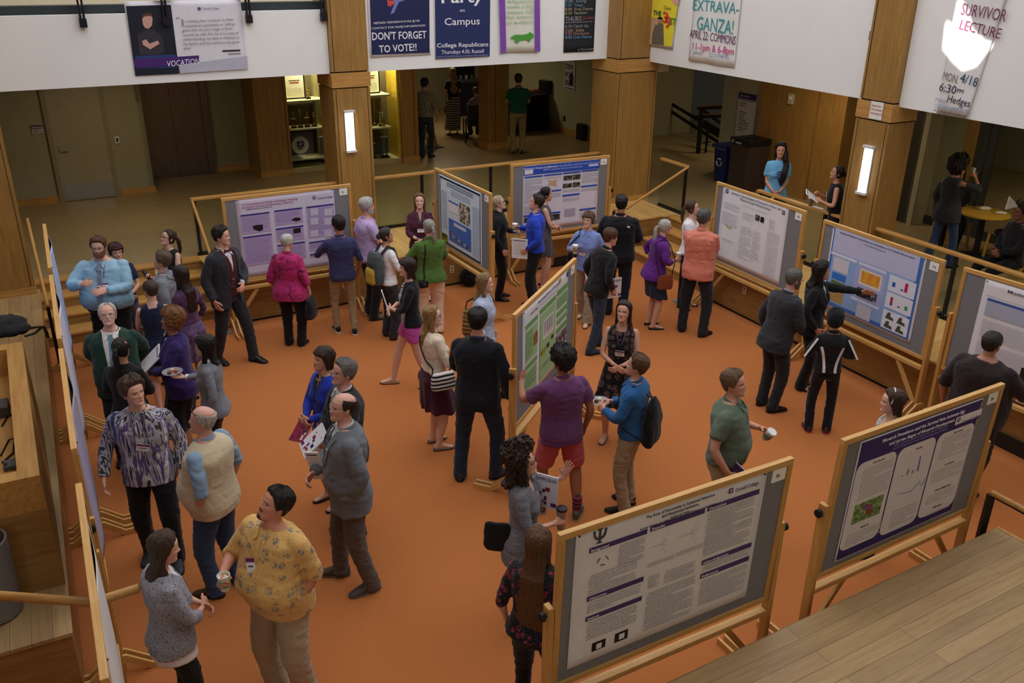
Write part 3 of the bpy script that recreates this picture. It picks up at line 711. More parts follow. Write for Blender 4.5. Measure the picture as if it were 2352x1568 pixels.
    def skirt(s, mat, hem=.5, flare=.06, waist=1.02, name='skirt', amp=.012, topmat=None, slim=0.0, fold=9):
        v = Vol(); mid = (s.legs[0][1]+s.legs[1][1])/2; L = []; a0, b0 = np.interp(.93, [.9, 1], [.174, .16]), .125
        n = 12
        for z in np.linspace(waist, hem, n):
            t = max(0, (.93-z)/max(.93-hem, .05)); q = max(0, min(1, (1.02-z)/.1)); c = s.TP((0, -.008, z)) if z > .9 else s.TP((0, -.008, .9))*(1)+np.array([(mid-s.TP((0, -.008, .9)))[0]*(.9-z)/.45, (mid-s.TP((0, -.008, .9)))[1]*(.9-z)/.45, (z-.9)*s.S])
            a = np.interp(z, [.86, .92, 1.0, 1.08], [.172, .174, .152, .13])*(1+(s.w-1))+.016+flare*t-slim*t; b = np.interp(z, [.86, .92, 1.0, 1.08], [.122, .12, .102, .09])*(1+(s.w-1))+.018+flare*t*.85-slim*.6*t
            L.append((c, s.RT(z)[:, 0], s.RT(z)[:, 1], a*s.S, b*s.S))
        v.rings(L, 28, 2.1)
        for sx in (-1, 1): v.ball(s.TP((sx*.075*s.w, -.07, .885)), (.1*s.S*s.w, .085*s.S*s.w, .1*s.S))
        me = v.remesh(s.vox, 5); V, N = arrays(me); c = s.TP((0, 0, .9)); ang = np.arctan2(V[:, 0]-c[0], V[:, 1]-c[1])
        d = np.clip((s.TP((0, 0, .92))[2]-V[:, 2])/.35, 0, 1)*amp*np.sin(ang*fold+s.seed+2*vnoise(V*5, 3)); me.vertices.foreach_set('co', (V+N*d[:, None]).ravel()); me.update()
        return finish(me, name, mat, s.o)
    def shoes(s, mat, kind='shoe', sole='2A2624'):
        prof = dict(shoe=((-.07, .05, .026, .05), (-.05, .058, .035, .056), (0, .06, .038, .06), (.05, .05, .042, .052), (.1, .036, .047, .038), (.15, .024, .045, .026), (.185, .02, .034, .021), (.2, .018, .016, .014)),
                    flat=((-.068, .03, .022, .032), (-.045, .03, .032, .034), (0, .021, .034, .025), (.06, .017, .038, .021), (.11, .017, .043, .021), (.155, .018, .04, .021), (.185, .016, .028, .017), (.198, .014, .012, .01)))[('flat' if kind in ('flat', 'sandal') else 'shoe')]
        for i in (0, 1):
            A, K, B, fd = s.legs[i]; sd = np.array([fd[1], -fd[0], 0]); fl = B[2]-.082*s.S; v = Vol(); k = s.S*(1.0 if s.sex == 'm' else .93); o0 = np.array([B[0], B[1], fl])
            v.rings([(o0+fd*y*k+np.array([0, 0, max(.014, z-.006)*k]), sd, (0, 0, 1), a*k, b*.9*k) for y, z, a, b in prof], 14, 2.4)
            if kind == 'shoe': v.tube([o0+np.array([0, 0, .05*k])-fd*.01, o0+np.array([0, 0, .095*k])-fd*.012], [(.044*k, .052*k), (.038*k, .042*k)], 14, xdir=sd)
            me = v.remesh(.0085, 3); V, N = arrays(me); V[:, 2] = np.maximum(V[:, 2], fl+.003); me.vertices.foreach_set('co', V.ravel()); me.update()
            ob = finish(me, 'shoe', mat, s.o); m = MB(); P2 = []
            pr_ = [(p[0], p[2]*1.04) for p in prof]; pr_[0] = (pr_[0][0]-.004, .02); pr_[-1] = (pr_[-1][0]+.004, .014)
            out = [(a, y) for y, a in pr_]+[(-a, y) for y, a in reversed(pr_)]
            m.prism(out, 0.001, .018 if kind == 'shoe' else .01, flat(sole, .6), lambda x, y, z: tuple(o0+sd*x*k+fd*y*k+np.array([0, 0, z])))
            if kind == 'sandal':
                for y in (.03, .09): m.tube([o0+sd*-.045*k+fd*y*k+np.array([0, 0, .012]), o0+sd*-.03*k+fd*y*k+np.array([0, 0, .05*k-y*.15]), o0+sd*.03*k+fd*y*k+np.array([0, 0, .05*k-y*.15]), o0+sd*.045*k+fd*y*k+np.array([0, 0, .012])], [.012]*4, mat, 8)
            m.build('sole', ob)
    def tie(s, mat, z0=1.455, z1=1.0, w=.07):
        zs = np.linspace(z0, z1, 14); p, n = s.path([(0, z) for z in zs], lift=.004); wd = list(np.interp(zs, [z1, z1+.04, z1+.1, z0-.05, z0-.03, z0], [.012, w, w*.95, .034, .05, .04])*s.S)
        V, F = ribbon(p, n, wd, .006); m = MB(); m.add(V, F, mat); return m.build('necktie', s.outer)
    def bowtie(s, mat):
        c, n = s.surf(0, 1.455, lift=.012); x = s.TD((1, 0, 0)); u = s.TD((0, 0, 1)); m = MB()
        for sx in (-1, 1): m.add([c+x*sx*.006+u*.009, c+x*sx*.055+u*.028, c+x*sx*.055-u*.028, c+x*sx*.006-u*.009]+[c+n*.014+x*sx*.006+u*.009, c+n*.014+x*sx*.055+u*.028, c+n*.014+x*sx*.055-u*.028, c+n*.014+x*sx*.006-u*.009], [(0, 1, 2, 3), (4, 5, 6, 7), (0, 1, 5, 4), (1, 2, 6, 5), (2, 3, 7, 6), (3, 0, 4, 7)], mat)
        m.box(c+n*.01, (.022, .022, .026), mat, np.stack([x, n, u], 1)); m.build('bow_tie', s.outer)
    def badge(s, x=0.0, z=1.17, strap='5A5560', size=(.1, .075), rz=0.0, strapless=False):
        q, n = s.surf(x, z, lift=.006); u = s.TD((0, 0, 1)); u = u-n*(u@n); u /= np.linalg.norm(u); r = np.cross(u, n)*-1
        u, r = u*math.cos(rz)+r*math.sin(rz), r*math.cos(rz)-u*math.sin(rz)
        if not strapless:
            m = MB(); mt = flat(strap, .7)
            for sx in (-1, 1):
                zs = np.linspace(z+.045, 1.44, 9); p, nn = s.path([(x+(sx*.055-x)*((k-z-.045)/(1.44-z-.045))**.9, k) for k in zs], lift=.003); p.append(s.TP((sx*.07, -.01, 1.485))); nn.append(s.TD((0, .3, 1)))
                V, F = ribbon(p, nn, [.009]*len(p), .002); m.add(V, F, mt)
            m.build('lanyard', s.o)
        m = MB(); Mx = np.stack([r, u, n], 1); W, Hh = size; m.box(q, (W, Hh, .003), flat('EDEBEF', .5), Mx)
        m.box(q+u*Hh*.36+n*.002, (W, Hh*.28, .002), flat('6A2A5C', .5), Mx); m.box(q-u*Hh*.06+n*.002, (W*.6, Hh*.1, .001), flat('444444', .5), Mx); m.build('name_badge', s.o)
    def cuffs(s, mat, which=(0, 1)):
        for i in which:
            P, ts = s.armpts(i, .95, 1.0); v = Vol(); v.tube(P, [.0335*s.S]*len(P), 14); finish(new_mesh(v.V, v.F), 'shirt_cuff', mat, s.o)
    def grip(s, i):
        """where a held thing sits in hand i, with the hand's axes"""
        B, x, d, z = s.handframe(i); return B+d*.075*s.S-z*.035*s.S, x, d, z
# ------------------------------------------------------------------ the place
def frame(P, a): return dict(P=np.array(P), a=R(a), x=np.array([math.cos(R(a)), math.sin(R(a))]), y=np.array([-math.sin(R(a)), math.cos(R(a))]))
FB = frame((-.30545, 14.09529), 30.1)      # x runs along the back wall, y away from the pit
FRt = frame((4.09733, 11.27437), -62.2)    # x runs along the right wall towards the lens, y away from the pit
Z0 = .62                                     # floor round the pit
def W(fr, x, y, z=0.): p = fr['P']+fr['x']*x+fr['y']*y; return np.array([p[0], p[1], z])
def loc(fr, p): d = np.asarray(p)[:2]-fr['P']; return float(d@fr['x']), float(d@fr['y'])
def hit(fr, u, v, y):                        # pixel -> (x, z) on the vertical plane y of a frame
    p = onplane(u, v, W(fr, 0, y), fr['y']); return loc(fr, p)[0], float(p[2])
def put(mb, name, fr, parent=None, **k):
    if parent is not None: return mb.build(name, parent, **k)
    return mb.build(name, None, loc=(fr['P'][0], fr['P'][1], 0), rz=fr['a'], **k)
def bx(mb, x0, x1, y0, y1, z0, z1, mat): mb.box(((x0+x1)/2, (y0+y1)/2, (z0+z1)/2), (abs(x1-x0), abs(y1-y0), abs(z1-z0)), mat)
def st(o): o['kind'] = 'structure'; return o
OAKV = wood('oak_upright', '83602F', '9C763E', 'AC864A', 1.0, 'z', .38)
OAKX = wood('oak_lengthwise', '9C6E36', 'BC8C4C', 'CFA05E', 1.0, 'x', .4)
OAKF = wood('oak_front', '7C5A2E', '9A7440', 'AE8850', .8, 'h', .4)
DECK = wood('oak_planks', '947650', 'AA8C60', 'B59A6C', .9, 'x', .42, (1.9, .135))
DECKY = wood('oak_planks_cross', 'B58A4C', 'D0A664', 'DDB878', .9, 'y', .42, (1.9, .13, R(90)))
FRW = wood('ash_frame', 'B98A4B', 'CFA05C', 'DDB473', 2.0, 'x', .45)
FRWZ = wood('ash_post', 'A97A3E', 'C4924F', 'D2A462', 2.0, 'z', .45)
BLACK = flat('15151A', .45); STEEL = flat('A8A8A6', .35, .7); DARKGAP = flat('14110E', .8)
t = NT('white_board'); t.l(t.mix(t.noise(t.coord(), 3, 2), 'E6E7E6', 'EDEDEC'), t.b.inputs['Base Color']); WHITE = t.done(None, .55)
t = NT('carpet'); v = t.coord()
c = t.ramp(t.noise(v, 150, 3, .75), [(.28, '9C5A32'), (.55, 'BC7442'), (.8, 'C98850')]); c = t.mix(t.math('MULTIPLY', t.noise(v, 2.2, 4, .6), .35), c, 'AC683A')
t.bump(t.noise(v, 240, 2), .6, .006); CARPET = t.done(c, .95, 0, .05)
t = NT('hall_floor'); v = t.coord(); br = t.n('TexBrick'); br.offset = .5; br.inputs['Scale'].default_value = 1.0; br.inputs['Brick Width'].default_value = 1.2; br.inputs['Row Height'].default_value = .3
br.inputs['Mortar Size'].default_value = .004; br.inputs['Color1'].default_value = lin('97835C'); br.inputs['Color2'].default_value = lin('A08C66'); br.inputs['Mortar'].default_value = lin('7C6B4A'); t.l(v, br.inputs['Vector'])
c = t.mix(t.math('MULTIPLY', t.noise(v, 7, 4, .6), .4), br.outputs['Color'], '8A7650'); HALLF = t.done(c, .34, 0, .4)
OLIVE = flat('9A9478', .7); TRIMG = flat('8C8468', .6); SOFF = flat('8E8468', .8)
GLASS = NT('railing_glass'); GLASS.b.inputs['Transmission Weight'].default_value = 1.0; GLASS.b.inputs['IOR'].default_value = 1.02
GLASS = GLASS.done('E8EDE6', .02, 0, .5)
# floors
m = MB(); bx(m, -12, 8, -17, .6, -.12, 0, CARPET); st(put(m, 'floor', FB))
def cross(b, r):                            # where a back line and a right line meet
    A = np.stack([FB['x'], -FRt['x']], 1); k = np.linalg.solve(A, (FRt['P']+FRt['y']*r)-(FB['P']+FB['y']*b)); return FB['P']+FB['y']*b+FB['x']*k[0]
def inB(p): return loc(FB, p)
Xc = cross(1.58, 1.25)
outline = [(-14, 1.58), inB(Xc), inB(W(FRt, 9, 1.25)), inB(W(FRt, 9, 13)), (18, 17), (-14, 17)]
m = MB(); m.prism(outline, .5, Z0, HALLF); st(put(m, 'floor_hall', FB))
# raised wooden edge of the pit
m = MB(); gc = inB(W(FRt, -4.57, 1.25))
m.prism([(-4.43, 0), (3.5, 0), gc, inB(Xc), (-4.43, 1.58)], 0, Z0-.03, OAKF); m.prism([(-4.45, -.015), (3.52, -.015), gc, inB(Xc), (-4.45, 1.58)], Z0-.03, Z0, DECKY); bx(m, -4.43, 3.5, -.004, .02, 0, .03, DARKGAP); st(put(m, 'platform_back', FB))
m = MB(); bx(m, -2.05, 8.5, 0, 1.25, 0, Z0-.03, OAKF); bx(m, -2.07, 8.5, -.015, 1.25, Z0-.03, Z0, DECKY); bx(m, -2.05, 8.5, -.004, .02, 0, .03, DARKGAP); st(put(m, 'platform_right', FRt))
m = MB()
for k, r in enumerate((.12, .42, .72, 1.0)): bx(m, -4.55+.0*k, -2.05, r, 1.25, .155*k, .155*(k+1)-.03, OAKF); bx(m, -4.55, -2.05, r-.015, 1.25, .155*(k+1)-.03, .155*(k+1)-(.001 if k == 3 else 0), OAKX)
st(put(m, 'stairs_right', FRt))
m = MB()
for k, b in enumerate((.37, .70, 1.03, 1.36)): bx(m, -6.9, -4.43, b, 1.58, .155*k, .155*(k+1)-.03, OAKF); bx(m, -6.9, -4.43, b-.015, 1.58, .155*(k+1)-.03, .155*(k+1)-(.001 if k == 3 else 0), OAKX)
st(put(m, 'stairs_left', FB))
m = MB(); bx(m, -5.35, 2.34, -14, -9.34, 0, Z0-.03, OAKF); bx(m, -5.35, 2.36, -14, -9.33, Z0-.03, Z0, DECK); st(put(m, 'platform_left', FRt))
m = MB(); bx(m, -6, -.15, -16, -9.05, 0, Z0-.03, OAKF); bx(m, -6, -.13, -16, -9.04, Z0-.03, Z0, DECK); bx(m, -.16, -.125, -16, -9.04, Z0-.03, Z0+.004, OAKX); st(put(m, 'platform_near', FB))
# pillars (shaft, collar, upper shaft with dark reveals)
def pillar(name, fr, x0, x1, y0, y1, z0, zc, zt, ztop=8.5):
    m = MB(); bx(m, x0, x1, y0, y1, z0, zc, OAKV); bx(m, x0+.02, x1-.02, y0+.02, y1-.02, zc, zc+.018, DARKGAP); bx(m, x0-.012, x1+.012, y0-.012, y1+.012, zc+.018, zt, OAKX)
    bx(m, x0+.02, x1-.02, y0+.02, y1-.02, zt, zt+.02, DARKGAP); bx(m, x0+.005, x1-.005, y0+.005, y1-.005, zt+.02, ztop, OAKV)
    bx(m, x0+.045, x0+.052, y0-.003, y0+.01, z0+.12, zc-.01, DARKGAP); bx(m, x1-.052, x1-.045, y0-.003, y0+.01, z0+.12, zc-.01, DARKGAP); bx(m, x0-.008, x1+.008, y0-.008, y1+.008, z0, z0+.1, OAKX)
    bx(m, x0+.045, x0+.052, y0-.0005, y0+.01, zt+.02, ztop, DARKGAP)
    return st(put(m, name, fr))
pillar('pillar_back', FB, -2.12, -1.5, 1.42, 2.1, Z0, 3.03, 3.27)
pillar('pillar_corner', FB, 3.16, 4.07, 1.12, 1.9, Z0, 3.03, 3.27)
pillar('pillar_right', FRt, -.78, -.2, 1.14, 1.62, Z0, 2.97, 3.22)
pillar('pillar_left', FB, -8.4, -6.76, .9, 1.6, Z0, 3.03, 3.27)
# storey above: white parapets, soffit slab
m = MB(); m.prism([(-14, 1.6), inB(cross(1.6, 1.35)), inB(W(FRt, 9, 1.35)), inB(W(FRt, 9, 13)), (18, 17), (-14, 17)], 3.28, 3.7, SOFF); st(put(m, 'ceiling', FB))
m = MB(); bx(m, -14, -2.12, 1.5, 1.6, 3.26, 4.2, WHITE); st(put(m, 'parapet_left', FB))
m = MB(); bx(m, -1.5, 3.3, 1.5, 1.6, 3.26, 5.6, WHITE); st(put(m, 'parapet_back', FB))
m = MB(); bx(m, -6.22, -.78, 1.25, 1.35, 3.21, 5.6, WHITE); bx(m, -.2, 9, 1.25, 1.35, 3.19, 5.6, WHITE); st(put(m, 'parapet_right', FRt))
m = MB(); bx(m, -14, -2.12, 1.62, 1.9, 4.0, 4.31, flat('2C3336', .6)); st(put(m, 'trim_1', FB))
BEIGE = flat('D6CBB0', .7)
m = MB(); bx(m, -16, 10, 8.0, 8.1, 3.7, 10.5, BEIGE); st(put(m, 'wall_upper_back', FB))
m = MB(); bx(m, -16, 9, 8.0, 8.1, 3.7, 10.5, BEIGE); st(put(m, 'wall_upper_right', FRt))
m = MB(); bx(m, -10, 10, -13.5, -13.4, 0, 10.5, OAKV); st(put(m, 'wall_left', FRt))
m = MB(); bx(m, -12, 12, -17.1, -17, 0, 10.5, BEIGE); st(put(m, 'wall_near', FB))
# railings
def rail(name, fr, x0, x1, y, posts, label, rails=True):
    e = empty(name, W(fr, (x0+x1)/2, y, Z0), fr['a'], label, 'railing', 'glass railings round the pit'); L = (x1-x0)/2; cx = (x0+x1)/2
    m = MB(); bx(m, -L, L, -.045, .045, .875, .92, OAKX); m.build('cap_rail', e, bev=.012)
    for p in posts: m = MB(); bx(m, p-cx-.022, p-cx+.022, -.02, .02, 0, .875, BLACK); m.build('post', e)
    m = MB(); bx(m, -L, L, -.006, .006, .05, .86, GLASS); m.build('glass_pane', e)
    m = MB(); bx(m, -L, L, -.02, .02, .0, .05, BLACK); m.build('base_channel', e); return e
rail('glass_railing', FB, -4.45, -2.12, 1.57, (-4.4, -3.3), 'glass railing with oak cap behind the purple research poster, left of the tall pillar')
rail('glass_railing', FB, -1.5, 3.16, 1.57, (-.58, .78, 2.0), 'glass railing with oak cap and black posts spanning between the two back pillars')
rail('glass_railing', FRt, -5.3, -4.52, 1.3, (-4.56,), 'short glass railing with oak cap beside the corner pillar at the head of the steps')
rail('glass_railing', FRt, -2.62, -.78, 1.25, (-2.55, -1.15), 'glass railing with oak cap that the woman in the blue T-shirt leans on')
rail('glass_railing', FRt, -.2, 5.0, 1.25, (1.1, 2.6, 4.2), 'long glass railing with oak cap in front of the cafe tables')
def handrail(pts, post, label, fr):
    o = W(fr, pts[-1][0], pts[-1][1], 0); e = empty('handrail', o, fr['a'], label, 'handrail'); sh = lambda p: (p[0]-pts[-1][0], p[1]-pts[-1][1], p[2])
    m = MB(); m.tube([sh(p) for p in pts], .024, OAKX, 10); m.build('rail', e, smooth=True)
    for p in post:
        q = sh(p); m = MB(); bx(m, q[0]-.02, q[0]+.02, q[1]-.02, q[1]+.02, p[3] if len(p) > 3 else 0, p[2], BLACK); m.build('post', e)
        m = MB(); bx(m, q[0]-.09, q[0]+.09, q[1]-.06, q[1]+.06, .0, .012, flat('6C7480', .5)); m.build('base_plate', e)
handrail([(-6.68, 1.58, 1.5), (-6.68, -.1, .88), (-6.68, -.42, .86)], [(-6.68, -.42, .85)], 'sloping oak handrail with black post beside the left steps by the oak pillar', FB)
handrail([(-4.43, 1.55, 1.5), (-4.5, .1, .9), (-4.55, -.26, .88)], [(-4.55, -.26, .87)], 'sloping oak handrail behind the man in the bow tie', FB)
handrail([(-4.5, 1.3, 1.52), (-4.52, .02, .9), (-4.52, -.25, .9)], [(-4.52, -.25, .88)], 'sloping oak handrail above the wooden steps at the corner pillar', FRt)
handrail([(-2.2, 1.2, 1.5), (-2.2, .0, .9), (-2.22, -.5, .88)], [(-2.22, -.5, .87)], 'handrail on the right of the corner steps, behind the white poster board', FRt)
p = at(2278, 1131, .95); q = at(2420, 1205, .95); e = empty('handrail', (p[0], p[1], 0), 0, 'oak and black handrail standing at the right end of the near wooden platform', 'handrail')
m = MB(); m.tube([(0, 0, .95), tuple(q-p+np.array([0, 0, .95]))], .026, OAKX, 10); m.build('rail', e, smooth=True)
m = MB(); m.bar((0, 0, .93), tuple(q-p+np.array([0, 0, .92])), .03, .02, BLACK); bx(m, -.025, .025, -.025, .025, 0, .93, BLACK); m.build('post', e)
a, b, c = [at(u, v, 1.3) for u, v in ((-60, 1363), (215, 1383), (318, 1350))]; e = empty('handrail', (b[0], b[1], 0), 0, 'round oak handrail crossing in front of the steps at the lower left', 'handrail')
m = MB(); m.tube([tuple(x-b*np.array([1, 1, 0])) for x in (a, b, c)], .03, OAKX, 12); m.build('rail', e, smooth=True)
m = MB(); m.tube([(0, 0, 1.27), (0, 0, 0)], .018, BLACK, 8); m.build('post', e)
# left desk with raised rim
m = MB(); z1, z2 = 1.58, 1.3
o = st(put(m, 'x', FRt)) if 0 else None
e = empty('control_desk', W(FRt, .45, -9.9, Z0), FRt['a'], 'oak control desk with a raised rim around its sunken worktop', 'desk')
def dl(x): return x-.45
m = MB(); m.prism([(dl(-.9), .48), (dl(1.77), .555), (dl(1.77), -.9), (dl(-.9), -.9)], 0, z2-Z0, OAKF); m.build('body', e)
m = MB(); m.prism([(dl(-.76), .34), (dl(1.64), .41), (dl(1.64), -.85), (dl(-.76), -.85)], z2-Z0, z2-Z0+.02, OAKX); m.build('worktop', e)
m = MB()
m.prism([(dl(-.9), .48), (dl(1.77), .555), (dl(1.77), .415), (dl(-.9), .34)], z2-Z0, z1-Z0, OAKX); m.prism([(dl(-.9), .34), (dl(-.76), .344), (dl(-.76), -.9), (dl(-.9), -.9)], z2-Z0, z1-Z0, OAKX); m.prism([(dl(1.64), .41), (dl(1.77), .415), (dl(1.77), -.9), (dl(1.64), -.9)], z2-Z0, z1-Z0, OAKX); m.build('rim', e)
for k, (pts) in enumerate([[(2, 1045), (20, 1010), (34, 1005), (30, 1040), (5, 1062)], [(4, 978), (18, 955), (33, 950)], [(33, 843), (24, 838), (18, 845), (24, 858), (34, 856)]]):
    P = [at(u, v, z2+.03) for u, v in pts]; b = P[0]*np.array([1, 1, 0])+np.array([0, 0, z2]); m = MB(); m.tube([tuple(x-b) for x in P], .007, BLACK, 6)
    o = m.build('cable', None, smooth=True, loc=tuple(b)); tag(o, ['coiled black cable nearest the socket box on the control desk', 'thin black cable by the grey case on the control desk', 'dark blue cable loop at the far end of the control desk worktop'][k], 'cable')
p = at(25, 1072, z2+.02); m = MB(); m.box((0, 0, .02), (.12, .09, .04), flat('5A5C60', .5)); m.box((.02, -.03, .03), (.05, .03, .03), BLACK); tag(m.build('socket_box', None, loc=tuple(p), rz=FRt['a'], bev=.006), 'small grey socket box in the near corner of the control desk', 'socket')
p = at(0, 955, z2+.02); m = MB(); m.box((-.04, 0, .05), (.2, .16, .1), flat('4A4440', .5)); tag(m.build('equipment_case', None, loc=tuple(p), rz=FRt['a'], bev=.01), 'dark grey equipment case at the edge of the control desk', 'case')
# bag on the desk's far rim
p = at(18, 770, z1); e = empty('shoulder_bag', tuple(p), FRt['a'], 'black bag with loose straps lying on the far rim of the control desk', 'bag')
v = Vol(); v.ball((-.1, -.1, .08), (.2, .3, .085)); v.ball((.02, .02, .06), (.13, .2, .06)); me = v.remesh(.015, 4); wrinkle(me, .012, (14, 14, 14), 3); finish(me, 'pouch', cloth('17181C'), e)
m = MB(); a = np.array(at(55, 772, z1+.03))-p
def rl(u, v, z): d = np.array(at(u, v, z))-p; return (d[0]*math.cos(-FRt['a'])-d[1]*math.sin(-FRt['a']), d[0]*math.sin(-FRt['a'])+d[1]*math.cos(-FRt['a']), d[2])
m.tube([rl(52, 760, z1+.08), rl(75, 752, z1+.04), rl(100, 750, 1.2), rl(106, 762, 1.1), rl(110, 775, 1.0)], .012, BLACK, 6, 1.6); m.tube([rl(58, 772, z1+.04), rl(80, 765, z1+.03), rl(96, 752, 1.22)], .01, BLACK, 6, 1.6); m.build('strap', e, smooth=True)
p = at(-6, 1408, Z0); m = MB(); m.lathe([(.0, 0), (.15, 0), (.17, .02), (.18, .62), (.165, .62), (.16, .06), (0, .05)], flat('7C7C7A', .45, .3), n=28); tag(m.build('waste_bin', None, smooth=True, loc=tuple(p)), 'grey cylindrical bin on the platform at the left edge', 'bin')
# hall walls
m = MB(); bx(m, -14, -4.32, 6.1, 6.3, Z0, 3.3, OLIVE); bx(m, -4.42, -4.32, 6.1, 7.3, Z0, 3.3, OLIVE); bx(m, -4.32, -2.14, 7.28, 7.4, Z0, 3.3, OLIVE); st(put(m, 'wall_back', FB))
m = MB(); bx(m, -6.75, -6.03, 6.07, 6.1, Z0, Z0+.12, OAKX); bx(m, -4.95, -4.3, 6.07, 6.1, Z0, Z0+.12, OAKX); bx(m, -2.95, -2.14, 7.25, 7.28, Z0, Z0+.12, OAKX); st(put(m, 'baseboard_back', FB))
e = empty('door_1', W(FB, -5.5, 6.1, Z0), FB['a'], 'olive grey door with a steel kick plate and lever handle', 'door', None, 'structure')
m = MB(); bx(m, -.45, .45, -.04, 0, .01, 2.35, flat('9C957C', .55)); m.build('door_leaf', e)
m = MB(); bx(m, -.53, -.45, -.06, .0, 0, 2.45, TRIMG); bx(m, .45, .53, -.06, 0, 0, 2.45, TRIMG); bx(m, -.53, .53, -.06, 0, 2.35, 2.45, TRIMG); m.build('door_frame', e)
m = MB(); bx(m, -.42, .42, -.047, -.04, .03, .32, STEEL); m.build('kick_plate', e)
m = MB(); m.tube([(-.37, -.04, .98), (-.37, -.1, .98), (-.22, -.1, .97)], .013, STEEL, 8); m.box((-.37, -.045, .99), (.05, .01, .16), STEEL); m.build('lever_handle', e, smooth=True)
x, z = hit(FB, 86, 297, 6.08); m = MB(); m.box((0, 0, 0), (.2, .01, .16), flat('A8A49C', .5)); m.box((0, -.006, .062), (.2, .006, .025), flat('3A2C5C', .5)); m.box((0, -.006, .02), (.2, .004, .012), flat('3A2C5C', .5)); m.box((-.03, -.006, -.03), (.08, .003, .05), flat('8C8890', .5))
o = m.build('door_sign', None, loc=tuple(W(FB, x, 6.08, z)), rz=FB['a']); tag(o, 'small grey and purple sign on the wall left of the olive door', 'sign')
x, z = hit(FB, 269, 321, 6.08); m = MB(); m.box((0, 0, 0), (.08, .02, .13), flat('D8D6D0', .5)); m.box((0, -.012, 0), (.035, .006, .07), BLACK); tag(m.build('card_reader', None, loc=tuple(W(FB, x, 6.08, z)), rz=FB['a']), 'white card reader on the wall between the olive door and the elevator', 'switch')
e = empty('elevator', W(FB, -3.63, 7.28, Z0), FB['a'], 'brushed steel elevator with two closed door leaves', 'elevator')
BR = wood('brushed_steel', '6A5A52', '7A6A60', '84746A', 1.0, 'z', .3); BR.node_tree.nodes['Principled BSDF'].inputs['Metallic'].default_value = .85
for k in (0, 1):
    m = MB(); bx(m, -.6+.603*k, -.003+.603*k, -.1, -.06, 0, 2.65, BR); m.build('door_leaf', e)
m = MB(); bx(m, -.72, -.6, -.16, 0, 0, 2.75, BR); bx(m, .6, .72, -.16, 0, 0, 2.75, BR); m.build('door_jamb', e)
x, z = hit(FB, 318, 290, 6.6); m = MB(); bx(m, -.76, -.74, -.5, -.35, .95, 1.25, flat('B89058', .35, .6)); m.build('call_panel', e)
# trophy case: oak bay with lit shelves
CY = flat('D9C98A', .6); x0, x1, x2 = -2.14, -1.46, 1.1; CB = flat('5A5038', .8)
m = MB(); bx(m, x0, x1, 6.32, 7.3, Z0, 3.3, OAKV); bx(m, x0-.01, x1+.01, 6.3, 7.3, Z0, Z0+.12, OAKX); bx(m, 1.1, 1.5, 6.32, 7.6, Z0, 3.3, OAKV); bx(m, 1.09, 1.51, 6.3, 7.6, Z0, Z0+.12, OAKX); bx(m, 1.4, 1.41, 6.315, 6.33, Z0+.15, 3.3, DARKGAP); bx(m, x1-.06, x1-.053, 6.315, 6.33, Z0+.15, 3.3, DARKGAP); st(put(m, 'wall_oak_piers', FB))
e = empty('display_case', W(FB, -.2, 6.4, Z0), FB['a'], 'lit trophy display case with pale shelves set in the oak wall', 'display case')
m = MB(); bx(m, -1.26, 1.3, .62, .68, 0, 2.66, CY); bx(m, -1.26, 1.3, 0, .68, 0, .1, flat('B9AC80', .6)); bx(m, 1.24, 1.3, 0, .62, .1, 2.66, flat('C9A838', .6)); bx(m, -.5, .62, .45, .6, .1, 2.66, flat('8E8258', .7)); m.build('cabinet', e)
m = MB(); bx(m, -1.24, -.45, .6, .615, .1, 1.95, CB); bx(m, .55, 1.24, .6, .615, .1, 1.95, CB); m.build('back_panel', e)
SHZ = [hit(FB, 690, v, 6.5)[1]-Z0 for v in (232, 297, 366)]; SHR = [hit(FB, 868, v, 6.5)[1]-Z0 for v in (219, 294)]
for z in SHZ: m = MB(); bx(m, -1.24, -.42, .05, .55, z-.015, z+.015, flat('E4DDB8', .5)); m.build('shelf', e)
for z in SHR: m = MB(); bx(m, .3, 1.1, .05, .55, z-.015, z+.015, flat('E4DDB8', .5)); m.build('shelf', e)
m = MB(); bx(m, -1.26, 1.24, -.008, 0, .1, 2.66, GLASS); m.build('glass_front', e)
GOLD = flat('C8A038', .25, .9); MARB = flat('D8D4C8', .4)
def trophy(u, z, h, col, label, b=6.62, w=.05):
    x = hit(FB, u, 300, b)[0]; o = empty('trophy', W(FB, x, b, z+Z0), FB['a'], label, 'trophy', 'trophies in the display case')
    m = MB(); m.box((0, 0, .02), (w*2, w*1.6, .04), flat('2A2420', .4)); m.build('base', o)
    c = MB(); k = h*.5
    if col: 
        for sx in (-1, 1): c.tube([(sx*w*.6, 0, .04), (sx*w*.6, 0, k)], w*.22, flat(col, .35), 8)
        c.box((0, 0, k+.01), (w*1.8, w*1.4, .02), MARB)
    else: c.lathe([(w*.5, .04), (w*.18, .08), (w*.15, k*.8), (w*.3, k)], GOLD, n=10)
    c.build('column', o)
    c = MB(); c.lathe([(w*.3, k+.02), (w*.12, k+.04), (w*.15, h*.62), (w*.5, h*.72), (w*.6, h*.86), (w*.55, h*.88), (0, h*.78)], GOLD, n=12); c.lathe([(0, h*.86), (w*.2, h*.89), (w*.22, h*.93), (w*.1, h*.97), (0, h)], GOLD, n=8); c.build('cup', o, smooth=True)
for u, h, col in ((676, .38, 'A02820'), (691, .42, None), (707, .38, 'A02820'), (723, .34, None)): trophy(u, SHZ[1]+.015, h, col, {676: 'leftmost gold cup on the middle shelf, red stem', 691: 'tall plain gold cup between two red-stemmed trophies', 707: 'gold cup on red stem, right of the plain gold cup', 723: 'gold figure trophy at the right end of the middle shelf'}[u])
